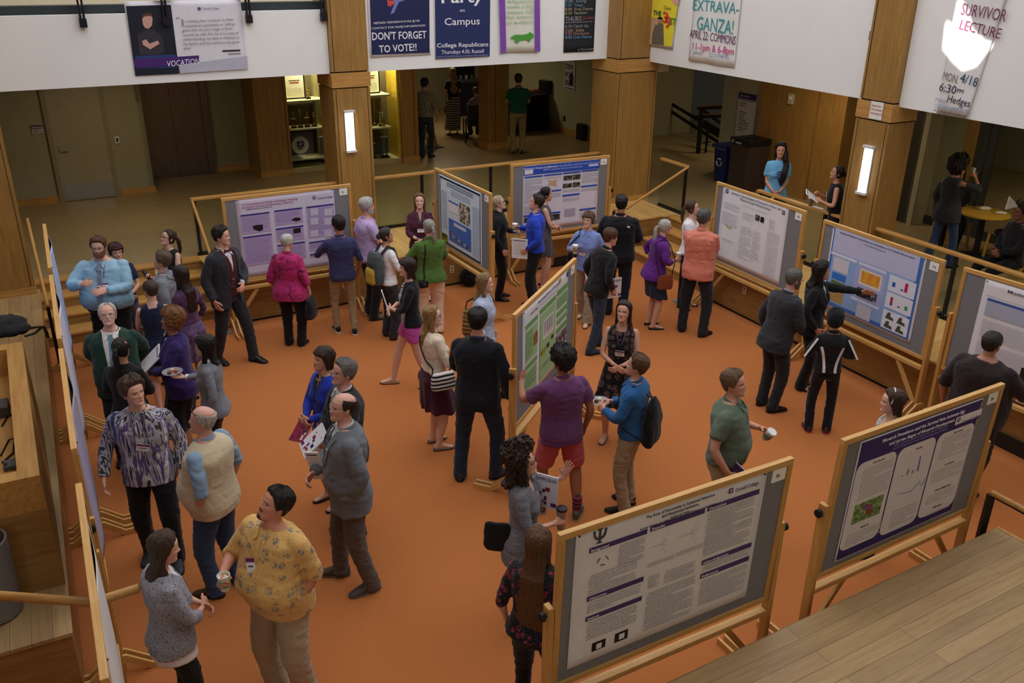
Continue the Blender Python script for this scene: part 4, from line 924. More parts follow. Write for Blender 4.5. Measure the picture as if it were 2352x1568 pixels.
trophy(714, SHZ[0]+.015, .28, None, 'small gold trophy beside the left framed certificate'); trophy(737, .1, 1.1, '2A5CA0', 'tall blue column trophy on the case floor beside the pillar', 6.75)
trophy(853, .1, .68, '2A5CA0', 'blue column trophy on the case floor, shorter of the pair right of the pillar', 6.6, .07); trophy(881, .1, .92, '2A5CA0', 'largest blue column trophy on the case floor, right of the pillar', 6.6, .09)
trophy(850, SHR[1]+.015, .55, None, 'slim gold trophy on the shelf right of the pillar, left of two'); trophy(861, SHR[1]+.015, .62, None, 'tallest gold trophy standing on the shelf right of the pillar', 6.75); trophy(877, SHR[1]+.015, .58, 'D8D4C8', 'gold trophy with white column at the shelf end right of the pillar')
for u, z, nm in ((676, SHZ[0]+.27, 'framed certificate on the top shelf left of the pillar'), (850, SHR[0]+.27, 'framed certificate on the top shelf right of the pillar')):
    x = hit(FB, u, 200, 6.7)[0]; o = empty('framed_certificate', W(FB, x, 6.7, z+Z0), FB['a'], nm, 'picture frame')
    m = MB(); bx(m, -.23, .23, -.01, .02, -.25, .3, BLACK); m.build('frame', o); m = MB(); bx(m, -.2, .2, -.016, -.01, -.22, .27, flat('EFECD8', .5)); bx(m, -.15, .15, -.018, -.016, -.18, -.02, flat('DAD7C4', .5)); bx(m, -.1, .1, -.019, -.016, .08, .1, flat('A03C30', .5)); bx(m, -.12, .12, -.019, -.016, .13, .14, flat('444444', .5)); m.build('sheet', o)
x, z = hit(FB, 690, 333, 6.9); o = empty('seal_plaque', W(FB, x, 6.9, z), FB['a'], 'grey board with a round white and purple crest at the bottom of the display case', 'plaque')
m = MB(); bx(m, -.3, .3, 0, .02, -.26, .28, flat('6A6272', .7)); m.build('board', o); m = MB(); Mx = np.array([[1, 0, 0], [0, 0, 1], [0, 1, 0]])
m.lathe([(0, .0), (.19, 0), (.19, .006), (0, .006)], flat('D8D6CE', .6), (0, -.006, 0), 28, Mx); m.lathe([(0, 0), (.115, 0), (.115, .004), (0, .004)], flat('B9B6B8', .6), (0, -.008, 0), 24, Mx); m.build('disc', o)
m = MB(); m.prism([(-.07, .08), (.07, .08), (.07, -.02), (0, -.1), (-.07, -.02)], .012, .016, flat('4A3468', .6), lambda a, b, c: (a, -c, b)); bx(m, -.008, .008, -.02, -.016, -.06, .12, flat('D8D6CE', .6)); bx(m, -.05, .05, -.02, -.016, .02, .035, flat('D8D6CE', .6)); m.build('shield', o)
# room behind
x, _ = hit(FB, 1140, 330, 6.8)
m = MB(); bx(m, x-.28, x+.28, 6.7, 7.2, Z0, 3.3, OAKV); bx(m, x-.3, x+.3, 6.68, 7.22, Z0, Z0+.16, OAKX); bx(m, x-.09, x-.083, 6.695, 6.72, Z0+.17, 3.3, DARKGAP); st(put(m, 'pillar_inner', FB))
GRN = flat('A9A888', .7)
m = MB(); bx(m, 6.4, 6.55, 6.4, 13, Z0, 3.3, GRN); bx(m, 6.4, 9.5, 6.3, 6.45, Z0, 3.3, OLIVE); st(put(m, 'wall_passage', FB)); m = MB(); bx(m, 6.37, 6.4, 6.4, 13, Z0, Z0+.14, OAKX); st(put(m, 'baseboard_passage', FB))
m = MB(); bx(m, -2, 3.6, 13, 13.1, Z0, 3.3, OAKV); bx(m, 1.9, 1.93, 12.98, 13, Z0, 3.3, DARKGAP); bx(m, 3.6, 9, 13, 13.1, Z0, 3.3, OLIVE); bx(m, 1.5, 1.6, 7.6, 13, Z0, 3.3, OAKV); st(put(m, 'wall_far', FB))
# ------------------------------------------------------------------ right-hand hall and cafe
def vbar(fr, y, u, v, z): return hit(fr, u, v, y)[0]
tw0 = hit(FRt, 1655, 280, 4.3)[0]; tw1 = hit(FRt, 1766, 200, 4.3)[0]; tw2 = hit(FRt, 1867, 300, 4.15)[0]; tw3 = hit(FRt, 1936, 300, 4.2)[0]
m = MB(); bx(m, tw0, tw1, 4.3, 4.5, Z0, 3.3, flat('A9A590', .7)); bx(m, tw0, tw0+.1, 4.5, 7.5, Z0, 3.3, OLIVE)
bx(m, tw1-.02, tw2, 4.15, 4.5, Z0, 3.3, OAKV); bx(m, tw2+.015, tw3, 4.2, 4.5, Z0, 3.3, OAKV); bx(m, tw2, tw2+.015, 4.25, 4.4, Z0, 3.3, DARKGAP); bx(m, tw3, tw3+1.4, 4.6, 4.7, Z0, 3.3, flat('2E2C26', .5)); bx(m, tw3+1.35, tw3+1.5, 4.6, 5.6, Z0, 3.3, OLIVE)
st(put(m, 'wall_right', FRt))
m = MB(); bx(m, -16, tw0+.1, 8, 8.1, Z0, 3.3, flat('8E918C', .7)); bx(m, -13, 8.9, 10.5, 10.6, Z0, 3.3, OLIVE); bx(m, 4.6, 4.8, 5.2, 10.5, Z0, 3.3, OLIVE); st(put(m, 'wall_stairwell', FRt))
e = empty('stair_railing', W(FRt, -8.8, 5.1, Z0), FRt['a'], 'black stair railing with oak caps in the dim stairwell beyond the corner pillar', 'railing')
def hb(u0, v0, u1, v1, y=5.1, w=.06, name='bar', mt=BLACK, e=e, ex=-8.8):
    a, b = hit(FRt, u0, v0, y), hit(FRt, u1, v1, y); m = MB(); m.bar((a[0]-ex, y-5.1, a[1]-Z0), (b[0]-ex, y-5.1, b[1]-Z0), w*.6, w, mt); return m.build(name, e)
for q in ((1543, 239, 1655, 306, 6.0), (1542, 256, 1655, 330, 6.0), (1618, 255, 1660, 286, 5.6), (1618, 279, 1658, 303, 5.6), (1615, 290, 1658, 317, 5.6)): hb(*q, w=.07)
for q in ((1602, 249, 1664, 246, 5.1), (1593, 268, 1662, 267, 5.1)): hb(*q, w=.07); hb(q[0], q[1]-4, q[2], q[3]-4, 5.1, .035, 'cap', OAKX)
for q in ((1612, 250, 1603, 354, 5.1, .1), (1626, 300, 1620, 352, 5.3, .05)): hb(*q, name='post')
hb(1615, 327, 1632, 326, 5.3, .03)
x, z = hit(FRt, 1714, 262, 4.28); e = empty('hall_sign', W(FRt, x, 4.28, z), FRt['a'], 'tall white directory sign with a purple heading on the wall above the bins', 'sign')
m = MB(); bx(m, -.27, .27, -.015, .01, -.52, .42, flat('BDBBBE', .5)); m.build('sign_panel', e); m = MB(); bx(m, -.27, .27, -.02, -.015, .3, .42, flat('33245C', .5)); bx(m, -.27, .27, -.02, -.015, .27, .285, flat('6C5A8C', .5)); bx(m, -.2, -.16, -.022, -.02, .34, .38, flat('B0A8C8', .5)); bx(m, -.13, .08, -.022, -.02, .345, .37, flat('8C80AC', .5)); m.build('heading', e)
m = MB(); rr = random.Random(4)
for k, q in enumerate((.2, .15, .02, -.04, -.1, -.15, -.2, -.25, -.31, -.36)): bx(m, -.2, -.2+rr.uniform(.14, .34), -.018, -.015, q, q+.022, flat('77747C', .6))
m.build('lettering', e)
p = at(1712, 430, Z0); x, y = loc(FRt, p)
e = empty('trash_receptacle', W(FRt, x+.1, 3.72, Z0), FRt['a'], 'tall brown trash receptacle with a black lid beneath the hall sign', 'trash bin')
m = MB(); bx(m, -.27, .27, -.27, .27, 0, .92, flat('3E302C', .5)); m.build('cabinet', e, bev=.01); m = MB(); bx(m, -.29, .29, -.29, .29, .92, 1.04, flat('17161A', .4)); m.lathe([(0, 1.04), (.13, 1.04), (.12, 1.06), (0, 1.06)], flat('08080A', .4), n=20); m.build('lid', e, bev=.01)
WT = flat('D8D6D2', .5)
txt('waste', e, (-.12, -.292, 1.0), .075, WT, name='lettering'); txt('waste', e, (-.292, .2, 1.0), .075, WT, (R(90), 0, R(-90)), name='lettering')
m = MB()
for cx, cy, rz in ((-.2, -.293, 0), ):
    for k in range(3):
        a = R(90+120*k); m.tube([(cx+.03*math.cos(a+q), cy, .975+.03*math.sin(a+q)) for q in np.linspace(-.7, .7, 5)], .006, WT, 6)
m.build('recycling_mark', e)
e = empty('recycling_bin', W(FRt, x-.62, 3.82, Z0), FRt['a'], 'blue recycling bin with white arrows left of the brown trash receptacle', 'recycling bin')
BLU = flat('16275C', .45); m = MB(); m.prism([(-.2, -.25), (.2, -.25), (.2, .25), (-.2, .25)], 0, .72, BLU, lambda a, b, c: (a*(.82+.25*c), b*(.82+.25*c), c)); m.build('body', e, bev=.02); m = MB(); bx(m, -.23, .23, -.29, .28, .72, .78, flat('1B3070', .4)); bx(m, -.22, .22, -.285, -.27, .7, .72, flat('7C7466', .5)); m.build('lid', e, bev=.01)
m = MB()
for k in range(3):
    a = R(90+120*k); m.tube([(.075*math.cos(a+q), -.247, .42+.075*math.sin(a+q)) for q in np.linspace(-.75, .75, 7)], .012, WT, 6)
m.build('recycling_mark', e)
x, z = hit(FRt, 1818, 227, 4.13); m = MB(); m.box((0, 0, 0), (.13, .06, .2), flat('B8B4A8', .5)); m.box((0, -.035, .02), (.08, .02, .07), flat('E0DED8', .4)); tag(m.build('alarm_strobe', None, loc=tuple(W(FRt, x, 4.12, z)), rz=FRt['a'], bev=.01), 'white fire alarm strobe on the oak wall above the woman in the blue T-shirt', 'alarm')
x, z = hit(FB, 1514, 153, 1.3); m = MB(); m.box((0, 0, 0), (.3, .2, .17), flat('C4BEB0', .5)); m.box((0, -.102, -.01), (.02, .004, .04), WT); tag(m.build('sensor_box', None, loc=tuple(W(FB, x, 1.3, z)), rz=FB['a'], bev=.02), 'pale square sensor box under the white parapet beside the corner pillar', 'sensor')
# sconces
def sconce(fr, u0, v0, u1, v1, y, label):
    a, b = hit(fr, u0, v0, y), hit(fr, u1, v1, y); cx = (a[0]+b[0])/2; zc = (a[1]+b[1])/2; h = abs(a[1]-b[1])
    e = empty('wall_sconce', W(fr, cx, y, zc), fr['a'], label, 'wall lamp', 'sconces on the oak pillars')
    m = MB(); bx(m, -.075, .075, -.02, 0, -h/2-.03, h/2+.03, flat('D8D8DA', .35)); bx(m, -.085, .085, -.06, 0, h/2, h/2+.035, flat('D8D8DA', .35)); bx(m, -.085, .085, -.06, 0, -h/2-.035, -h/2, flat('D8D8DA', .35)); m.build('backplate', e)
    m = MB(); bx(m, -.06, .06, -.055, -.02, -h/2, h/2, emit('F4F4FF', 6)); m.build('lamp_shade', e, bev=.02)
sconce(FB, 800, 258, 806, 344, 1.42, 'tall white sconce glowing on the back pillar beside the trophy case')
sconce(FRt, 1999, 340, 1982, 440, 1.14, 'tall white sconce glowing on the right pillar below the occupancy notice')
x, z = hit(FRt, 2013, 254, 1.12); e = empty('occupancy_notice', W(FRt, x, 1.122, z), FRt['a'], 'white notice with red lettering on the collar of the right pillar', 'sign')
m = MB(); bx(m, -.105, .105, -.006, 0, -.115, .115, flat('E4E2DC', .5)); m.build('notice_sheet', e)
for k, s_ in enumerate(('MAXIMUM', 'OCCUPANCY', '180 PERSONS')): txt(s_, e, (-.09, -.008, .075-.05*k), .034, flat('B84A3C', .5))
x, z = hit(FRt, 2001, 82, 1.24); m = MB(); m.box((0, 0, 0), (.06, .02, .12), flat('7A7874', .5)); tag(m.build('outlet_plate', None, loc=tuple(W(FRt, x, 1.24, z)), rz=FRt['a']), 'small grey plate on the parapet edge left of the right pillar', 'outlet')
def outlet(fr, u, v, y, label, c='D9C6A0'):
    x, z = hit(fr, u, v, y); m = MB(); m.box((0, 0, 0), (.075, .012, .12), flat(c, .5)); m.box((0, -.008, .025), (.03, .006, .03), flat('8C7C60', .5)); m.box((0, -.008, -.025), (.03, .006, .03), flat('8C7C60', .5)); tag(m.build('outlet_plate', None, loc=tuple(W(fr, x, y-.008, z)), rz=fr['a']), label, 'outlet')
outlet(FB, 1037, 618, 0, 'tan outlet plate on the wooden riser below the pale blue poster board'); outlet(FRt, 1711, 666, 0, 'tan outlet plate on the right wooden riser below the white poster board')
# folding glass doors of the cafe
DG = flat('34383A', .45); yd = 4.95
ts = [hit(FRt, u, v, yd)[0] for u, v in ((2028, 470), (2094, 498), (2224, 548))]; ts = [ts[0], ts[1], ts[2], ts[2]+1.6]
for k in range(3):
    e = empty('folding_door', W(FRt, ts[k], yd, Z0), FRt['a'], ['dark framed glass door leaf nearest the right pillar', 'middle dark framed glass door leaf behind the drinking woman', 'dark framed glass door leaf behind the round cafe table'][k], 'glass door', 'folding glass doors of the cafe'); L = ts[k+1]-ts[k]
    m = MB(); bx(m, .01, .12, -.03, .03, 0, 2.6, DG); bx(m, L-.12, L-.01, -.03, .03, 0, 2.6, DG); bx(m, .12, L-.12, -.03, .03, 0, .14, DG); bx(m, .12, L-.12, -.03, .03, 2.48, 2.6, DG); m.build('frame', e)
    m = MB(); bx(m, .12, L-.12, -.005, .005, .14, 2.48, GLASS); m.build('glass_pane', e)
    m = MB(); m.tube([(L-.06, -.04, .95), (L-.06, -.07, .95), (L-.06, -.07, 1.12)], .012, STEEL, 8); m.build('handle', e)
def shelf_unit(u0, u1, v, y, zs, label, h=2.5):
    a, b = hit(FRt, u0, v, y)[0], hit(FRt, u1, v, y)[0]; L = b-a; e = empty('shelf_unit', W(FRt, a, y, Z0), FRt['a'], label, 'shelf'); m = MB()
    bx(m, 0, .04, 0, .4, 0, h, OAKV); bx(m, L-.04, L, 0, .4, 0, h, OAKV); bx(m, .04, L-.04, .36, .4, 0, h, flat('4A3414', .7)); bx(m, .04, L-.04, 0, .36, 0, zs[0]-.02, OAKX); m.build('carcass', e)
    for z in zs: m = MB(); bx(m, .04, L-.04, -.02, .36, z-.02, z+.02, OAKX); m.build('shelf', e)
    return a, L
rr = random.Random(8)
for nm, (u0, u1, y, zs) in (('left', (2096, 2140, 6.6, (.75, 1.25, 1.75, 2.2))), ('right', (2150, 2212, 6.6, (.75, 1.25, 1.75, 2.2)))):
    a, L = shelf_unit(u0, u1, 330, y, zs, 'oak shop shelf behind the glass doors, '+('closest to the right pillar' if nm == 'left' else 'behind the second glass door leaf'))
    for iz, z in enumerate(zs):
        n = max(2, int(L/.16)); 
        for k in range(n):
            c = ['C8A030', 'A83A2C', '3A6A50', 'D8D4C4', '7A6A90', 'E07028', '4A5A80'][(k*3+iz*2+(nm == 'left')) % 7]; hh = (.1, .14, .12, .19)[iz]*rr.uniform(.7, 1.1)
            m = MB(); m.box((0, 0, hh/2), (.11, .16, hh), flat(c, .5)); m.box((0, -.081, hh*.55), (.08, .004, hh*.4), flat('E8E0D0', .5))
            o = m.build('snack_box', None, loc=tuple(W(FRt, a+.1+k*(L-.12)/n, y+.12, Z0+z+.02)), rz=FRt['a']); tag(o, 'small snack package on the %s shelf of the %s oak shop unit' % (('lowest', 'second lowest', 'second highest', 'top')[iz], nm), 'package', 'snacks on the shop shelves, %s unit, row %s' % (nm, ('a', 'b', 'c', 'd')[iz]))
# cafe table and chairs
c = at(2262, 487, Z0+.74); e = empty('round_table', (c[0], c[1], Z0), 0, 'round yellow oak cafe table with napkins behind the right railing', 'table')
rt = abs(at(2316, 487, Z0+.74)[0]-at(2208, 487, Z0+.74)[0])/2
m = MB(); m.lathe([(0, .7), (rt-.02, .7), (rt, .712), (rt, .735), (rt-.01, .74), (0, .74)], wood('table_top', 'B08A30', 'C49C3C', 'CFA848', 1, 'x', .3), n=40); m.build('tabletop', e, smooth=True)
m = MB(); m.lathe([(0, 0), (.26, 0), (.26, .02), (.05, .05), (.04, .7), (0, .7)], BLACK, n=20); m.build('pedestal', e, smooth=True)
SEAT = flat('2C1E34', .4); CW = wood('chair_beech', 'A87C34', 'C0923F', 'CBA04C', 2, 'z', .4)
def chair(u, v, yaw, label):
    p = at(u, v, Z0); e = empty('cafe_chair', tuple(p), yaw, label, 'chair', 'beech chairs of the cafe')
    m = MB(); m.lathe([(0, .43), (.2, .43), (.215, .45), (.21, .475), (.16, .49), (0, .49)], SEAT, n=24); m.build('seat', e, smooth=True)
    for sx in (-1, 1):
        m = MB(); m.bar((sx*.19, .19, .43), (sx*.2, .21, 0), .035, .035, CW); m.build('leg', e); m = MB(); m.tube([(sx*.18, -.23, 0), (sx*.175, -.19, .44), (sx*.17, -.21, .65), (sx*.165, -.26, .87)], .018, CW, 8); m.build('leg', e, smooth=True)
    m = MB(); P = [(.2*math.sin(a), -.16-.1*math.cos(a)) for a in np.linspace(-1.05, 1.05, 11)]
    for k in range(10):
        a, b = P[k], P[k+1]; m.bar((a[0], a[1], .74), (b[0], b[1], .74), .02, .27, CW)
    m.build('backrest', e); m = MB(); m.tube([(.19*math.cos(a), .19*math.sin(a), .16) for a in np.linspace(0, 2*math.pi, 17)], .012, CW, 6); m.build('stretcher', e, smooth=True); return e
chair(2303, 600, R(20), 'beech cafe chair with purple seat seen from behind, nearest the railing'); chair(2175, 565, R(-75), 'beech cafe chair with a black coat on its back, left of the round table')
chair(2375, 640, R(60), 'beech cafe chair at the right edge of the picture by the round table')
p = at(2150, 505, Z0+.5); v = Vol(); v.tube([(0, 0, .42), (.02, 0, .3), (0, 0, .1), (-.03, 0, -.08)], [(.06, .16), (.08, .19), (.075, .2), (.05, .17)], 14); me = v.remesh(.015, 3); wrinkle(me, .015, (12, 12, 8), 5); o = finish(me, 'coat', cloth('101014'), None); pc = at(2175, 565, Z0); o.location = (pc[0]-.24, pc[1]-.06, Z0+.48); o.rotation_euler = (0, 0, R(-75-90)); tag(o, 'black coat hanging over the cafe chair left of the round table', 'coat')
for k, (u, v, lab) in enumerate(((2262, 480, 'crumpled white napkin in the middle of the cafe table'), (2298, 490, 'flat white napkin at the right side of the cafe table'))):
    p = at(u, v, Z0+.745); vv = Vol(); vv.ball((0, 0, .012), (.1, .06, .014 if k else .03)); me = vv.remesh(.008, 2); wrinkle(me, .01, (30, 30, 30), k); o = finish(me, 'napkin', flat('DAD8D4', .7), None); o.location = p; tag(o, lab, 'napkin', 'napkins on the cafe table')
p = at(2236, 478, Z0+.742); m = MB(); m.lathe([(0, 0), (.03, 0), (.036, .11), (.032, .11), (.027, .01), (0, .01)], GLASS, n=16); tag(m.build('drinking_glass', None, smooth=True, loc=tuple(p)), 'small clear drinking glass at the left of the cafe table', 'glass')
# food room
NAVY = cloth('14141F'); BLKC = cloth('0C0B0D')
def ctable(name, fr, x0, x1, y0, y1, h, mat, label):
    e = empty(name, W(fr, (x0+x1)/2, (y0+y1)/2, Z0), fr['a'], label, 'table'); L, D = (x1-x0)/2, (y1-y0)/2
    v = Vol(); v.rings([(np.array([0, 0, z]), (1, 0, 0), (0, 1, 0), L+o, D+o) for z, o in ((.01, .07), (.2, .05), (.5, .02), (h-.03, .005), (h-.005, 0))], 60, 9); me = v.remesh(.03, 2); wrinkle(me, .02, (7, 7, .6), 4, lambda V: np.clip((h-V[:, 2])/.3, 0, 1)); finish(me, 'tablecloth', mat, e)
    m = MB(); bx(m, -L+.05, L-.05, -D+.05, D-.05, h-.04, h-.012, OAKX); m.build('tabletop', e); return e
tx = hit(FB, 1130, 290, 8.3)[0]
ctable('buffet_table', FB, tx, 6.3, 8.35, 9.2, .95, BLKC, 'long black-clothed buffet table behind the man in the green polo')
ctable('buffet_table', FB, hit(FB, 1040, 220, 11.6)[0], hit(FB, 1118, 220, 11.6)[0], 11.4, 12.1, .95, NAVY, 'dark navy clothed buffet table at the far back of the food room')
for k, (u, v, c1, lab) in enumerate(((1207, 200, 'B08A4C', 'pale pastry tray left on the black buffet table'), (1228, 203, '8C4A28', 'tray of browned pastries in the middle of the buffet table'), (1245, 206, '9A5A30', 'tray of browned pastries at the right end of the buffet table'))):
    zt = Z0+.95; p = W(FB, hit(FB, u, v, 8.75)[0], 8.75, zt); e = empty('pastry_tray', tuple(p), FB['a'], lab, 'tray', 'pastry trays on the buffet table'); m = MB(); bx(m, -.2, .2, -.14, .14, 0, .02, STEEL); m.build('tray', e, bev=.005); v = Vol()
    for i in range(12): v.ball((-.15+.1*(i % 4), -.09+.09*(i//4), .04), (.045, .035, .03), 6)
    me = v.remesh(.012, 1); o = finish(me, 'pastries', flat(c1, .6), e); o['kind'] = 'stuff'
x, z = hit(FB, 1257, 230, 8.6); m = MB(); bx(m, -.16, .16, -.2, .2, 0, .32, flat('1B1A1C', .3)); m.tube([(0, -.2, .05), (0, -.26, .06), (0, -.27, .03)], .015, STEEL, 8); tag(m.build('coffee_urn', None, loc=tuple(W(FB, x, 8.6, Z0+.95)), rz=FB['a'], bev=.03), 'black coffee urn at the right end of the buffet table', 'urn')
x, z = hit(FB, 1307, 178, 6.38) if 0 else (0, 0)
# poster on the passage wall (plane x = 6.39 of the back frame)
def hitx(u, v, xx):
    P = W(FB, xx, 0); p = onplane(u, v, P, FB['x']); return loc(FB, p)[1], float(p[2])
y0, za = hitx(1296, 175, 6.38); y1, zb_ = hitx(1320, 175, 6.38); _, zt = hitx(1308, 140, 6.38); _, zb2 = hitx(1308, 207, 6.38); yc = (y0+y1)/2; wd = abs(y1-y0)/2; hh = (zt-zb2)/2
e = empty('wall_poster', W(FB, 6.385, yc, (zt+zb2)/2), FB['a']-R(90), 'white poster with bold dark lettering on the green food room wall', 'poster')
m = MB(); bx(m, -wd, wd, -.004, 0, -hh, hh, flat('C9C6CC', .6)); bx(m, -wd*.8, wd*.8, -.008, -.004, -hh*.92, -hh*.86, flat('2C2560', .5)); m.prism([(-wd*.1, -hh*.6), (wd*.6, -hh*.7), (wd*.8, -hh*.1), (wd*.5, hh*.35), (wd*.1, hh*.1)], .004, .006, flat('27264A', .5), lambda a, b, c: (a, -c, b)); m.build('sheet', e)
for k, s_ in enumerate(('SYM', 'PO', 'SIUM')): txt(s_, e, (-wd*.85, -.01, hh*(.85-.55*k)), hh*.55, flat('1E1C2C', .5), sx=.95)
for u, v, c, lab in ((1288, 270, 'C4C0A8', 'pale outlet plate on the green wall beside the buffet table'), (1296, 272, '1A1A18', 'black switch plate on the green wall beside the pale outlet')):
    yy, zz = hitx(u, v, 6.39); m = MB(); m.box((0, 0, 0), (.08, .012, .13), flat(c, .5)); tag(m.build('outlet_plate', None, loc=tuple(W(FB, 6.392, yy, zz)), rz=FB['a']-R(90)), lab, 'outlet')
p = at(1350, 322, Z0); m = MB(); m.box((0, 0, .2), (.16, .3, .4), flat('1C1C1E', .5)); tag(m.build('floor_speaker', None, loc=tuple(W(FB, 6.28, loc(FB, p)[1]+.15, Z0)), rz=FB['a'], bev=.02), 'small black box standing against the end of the green wall', 'box')
# far wall: bottles poster, notices
x, z = hit(FB, 1070, 172, 12.95); e = empty('bottle_poster', W(FB, x, 12.95, z), FB['a'], 'dark poster printed with a row of bottles on the far wall', 'poster'); m = MB(); bx(m, -.5, .5, -.02, 0, -.5, .6, flat('101216', .5)); m.build('sheet', e); m = MB()
for k in range(5):
    xx = -.38+.19*k; cc = flat(['D8D8D4', '8A9098', 'D0D4D0', '6C8C3C', '7CA040'][k], .5); bx(m, xx-.05, xx+.05, -.024, -.02, -.42, .12, flat('20242A', .4)); bx(m, xx-.018, xx+.018, -.024, -.02, .12, .42, flat('2A2E34', .4)); bx(m, xx-.05, xx+.05, -.027, -.024, -.3, 0, cc)
m.build('bottle_prints', e)
m = MB(); bx(m, -.02, .9, -.03, 0, -.4, .4, flat('C8CCD0', .5)); x, z = hit(FB, 1160, 150, 12.9); tag(m.build('notice_sheet', None, loc=tuple(W(FB, x, 12.9, z+.1)), rz=FB['a']), 'pale notice sheets at the top of the far wall above the polo man', 'notice')
# ------------------------------------------------------------------ banners on the white parapets
def ftxt(body, e, x, z, w, h, mat, y=-.012, rot=0.0, name='lettering', bold=0.0, shear=0.0):
    """lettering whose box has its upper left corner at (x, z), w wide, h tall capitals"""
    o = txt(body, e, (0, 0, 0), h/.72, mat, name=name, bold=bold, shear=shear); V, _ = arrays(o.data); d = max(V[:, 0].max()-V[:, 0].min(), 1e-4); o.scale = (w/d, 1, 1); M = Matrix.Rotation(-rot, 4, 'Y') @ Matrix.Rotation(R(90), 4, 'X'); o.rotation_euler = M.to_euler(); o.location = (x, y, z); return o
class Banner:
    def __init__(s, name, fr, y, px, ztop, mat, label, cat='poster', wav=.0, group='banners on the white parapets', flare=0.0):
        (u0, v0), (u1, v1) = px; s.fr, s.y = fr, y; a, b = hit(fr, u0, v0, y), hit(fr, u1, v1, y); s.x0, s.x1, s.zb = a[0], b[0], min(a[1], b[1]); s.cx = (s.x0+s.x1)/2; s.zt = ztop
        s.e = empty(name, W(fr, s.cx, y, s.zb), fr['a'], label, cat, group); n = 14; V = []; F = []; L = (s.x1-s.x0)/2; Hh = ztop-s.zb
        for j in range(n+1):
            for i in range(n+1):
                x, z = -L+2*L*i/n, Hh*j/n; V.append((x+flare*max(0, x+L)/(2*L)*z/Hh, -.004-wav*(.5+.5*math.sin(x*9+z*4))*(1-.0*z), z))
        F = [(j*(n+1)+i, j*(n+1)+i+1, (j+1)*(n+1)+i+1, (j+1)*(n+1)+i) for j in range(n) for i in range(n)]; m = MB(); m.add(V, F, mat); s.sheet = m.build('sheet', s.e, smooth=True); so = s.sheet.modifiers.new('thick', 'SOLIDIFY'); so.thickness = .003
        s.off = -.006-wav; s.k = 0
    def q(s, u, v): x, z = hit(s.fr, u, v, s.y); return x-s.cx, z-s.zb
    def t(s, body, u0, v0, u1, v1, h, mat, **k):
        a, b = s.q(u0, v0), s.q(u1, v1); hz = abs(s.q(u0, v0+h)[1]-a[1]); L = math.hypot(b[0]-a[0], b[1]-a[1]); return ftxt(body, s.e, a[0], a[1], L, hz, mat, s.off-.003-.0012*(s.k+1), math.atan2(b[1]-a[1], b[0]-a[0]), **k)
    def shape(s, pts, mat, name='shape', dy=0.0):
        s.k += 1; P = [s.q(*p) for p in pts]; m = MB(); y = s.off-.0012-.0012*s.k-dy; m.prism(P, 0, .001, mat, lambda a, b, c: (a, y-c, b)); return m.build(name, s.e)
WL = flat('E6E6EC', .6); NAV = flat('1E2550', .55); NAV2 = flat('26305F', .55)
# left parapet: VOCATION
b = Banner('banner_poster', FB, 1.49, ((310, 172), (569, 158)), 4.36, flat('D9D8E0', .55), 'printed poster with a seated man and the word VOCATION on the left parapet')
b.shape([(289, 14), (392, 11), (412, 169), (311, 174)], flat('1A1E2C', .55), 'photo_print'); b.shape([(310, 128), (402, 125), (407, 155), (313, 157)], flat('243E78', .6), 'jeans_print'); b.shape([(315, 80), (338, 66), (350, 66), (372, 82), (377, 118), (365, 125), (322, 126), (318, 112)], flat('33303A', .6), 'shirt_print')
b.shape([(326, 40), (332, 33), (345, 33), (350, 42), (349, 58), (341, 66), (333, 64), (328, 56)], flat('C69C8C', .6), 'face_print'); b.shape([(325, 44), (326, 34), (335, 30), (347, 31), (351, 40), (345, 36), (331, 38)], flat('5C3A2C', .6), 'hair_print'); b.shape([(326, 94), (335, 90), (343, 100), (362, 93), (366, 100), (345, 113), (328, 103)], flat('C69C8C', .6), 'arms_print')
b.shape([(306, 136), (456, 127), (459, 143), (458, 147), (308, 155)], flat('472470', .55), 'purple_band'); b.shape([(412, 149), (567, 128), (569, 158), (413, 168)], flat('B4B4C4', .6), 'hatched_panel'); b.t('VOCATION', 380, 138, 455, 131, 14, WL, shear=.2)
b.shape([(453, 17), (460, 16), (461, 22), (454, 23)], flat('5A4880', .5), 'emblem'); b.t('Cornell College', 464, 16, 502, 15, 5, flat('6A5C90', .5))
GT = flat('787682', .6)
for k, s_ in enumerate(("t is fitting that 'vocation' is often", "considered equivalent to 'calling,'", "given that its Latin origin is from", "'vocare' (to call). For me, it is a way of", "understanding my duty in relation to", "my future and the world at any given", 'time."')):
    b.t(s_, 416+(k < 2)*6+k*.7, 45+k*10.3, (534, 539, 532, 546, 548, 549, 441)[k], 40+k*10.3+(3 if k == 6 else 0), 6, GT)
b.t('I', 414, 41, 417, 41, 17, GT); b.t('"', 402, 39, 409, 38, 10, GT); m = MB(); a_ = b.q(512, 117); m.box((a_[0]+.12, b.off-.003, a_[1]), (.26, .001, .025), flat('3A3842', .6)); m.box((a_[0]+.16, b.off-.003, a_[1]-.045), (.18, .001, .018), flat('8C8A94', .6)); m.build('caption_line', b.e)
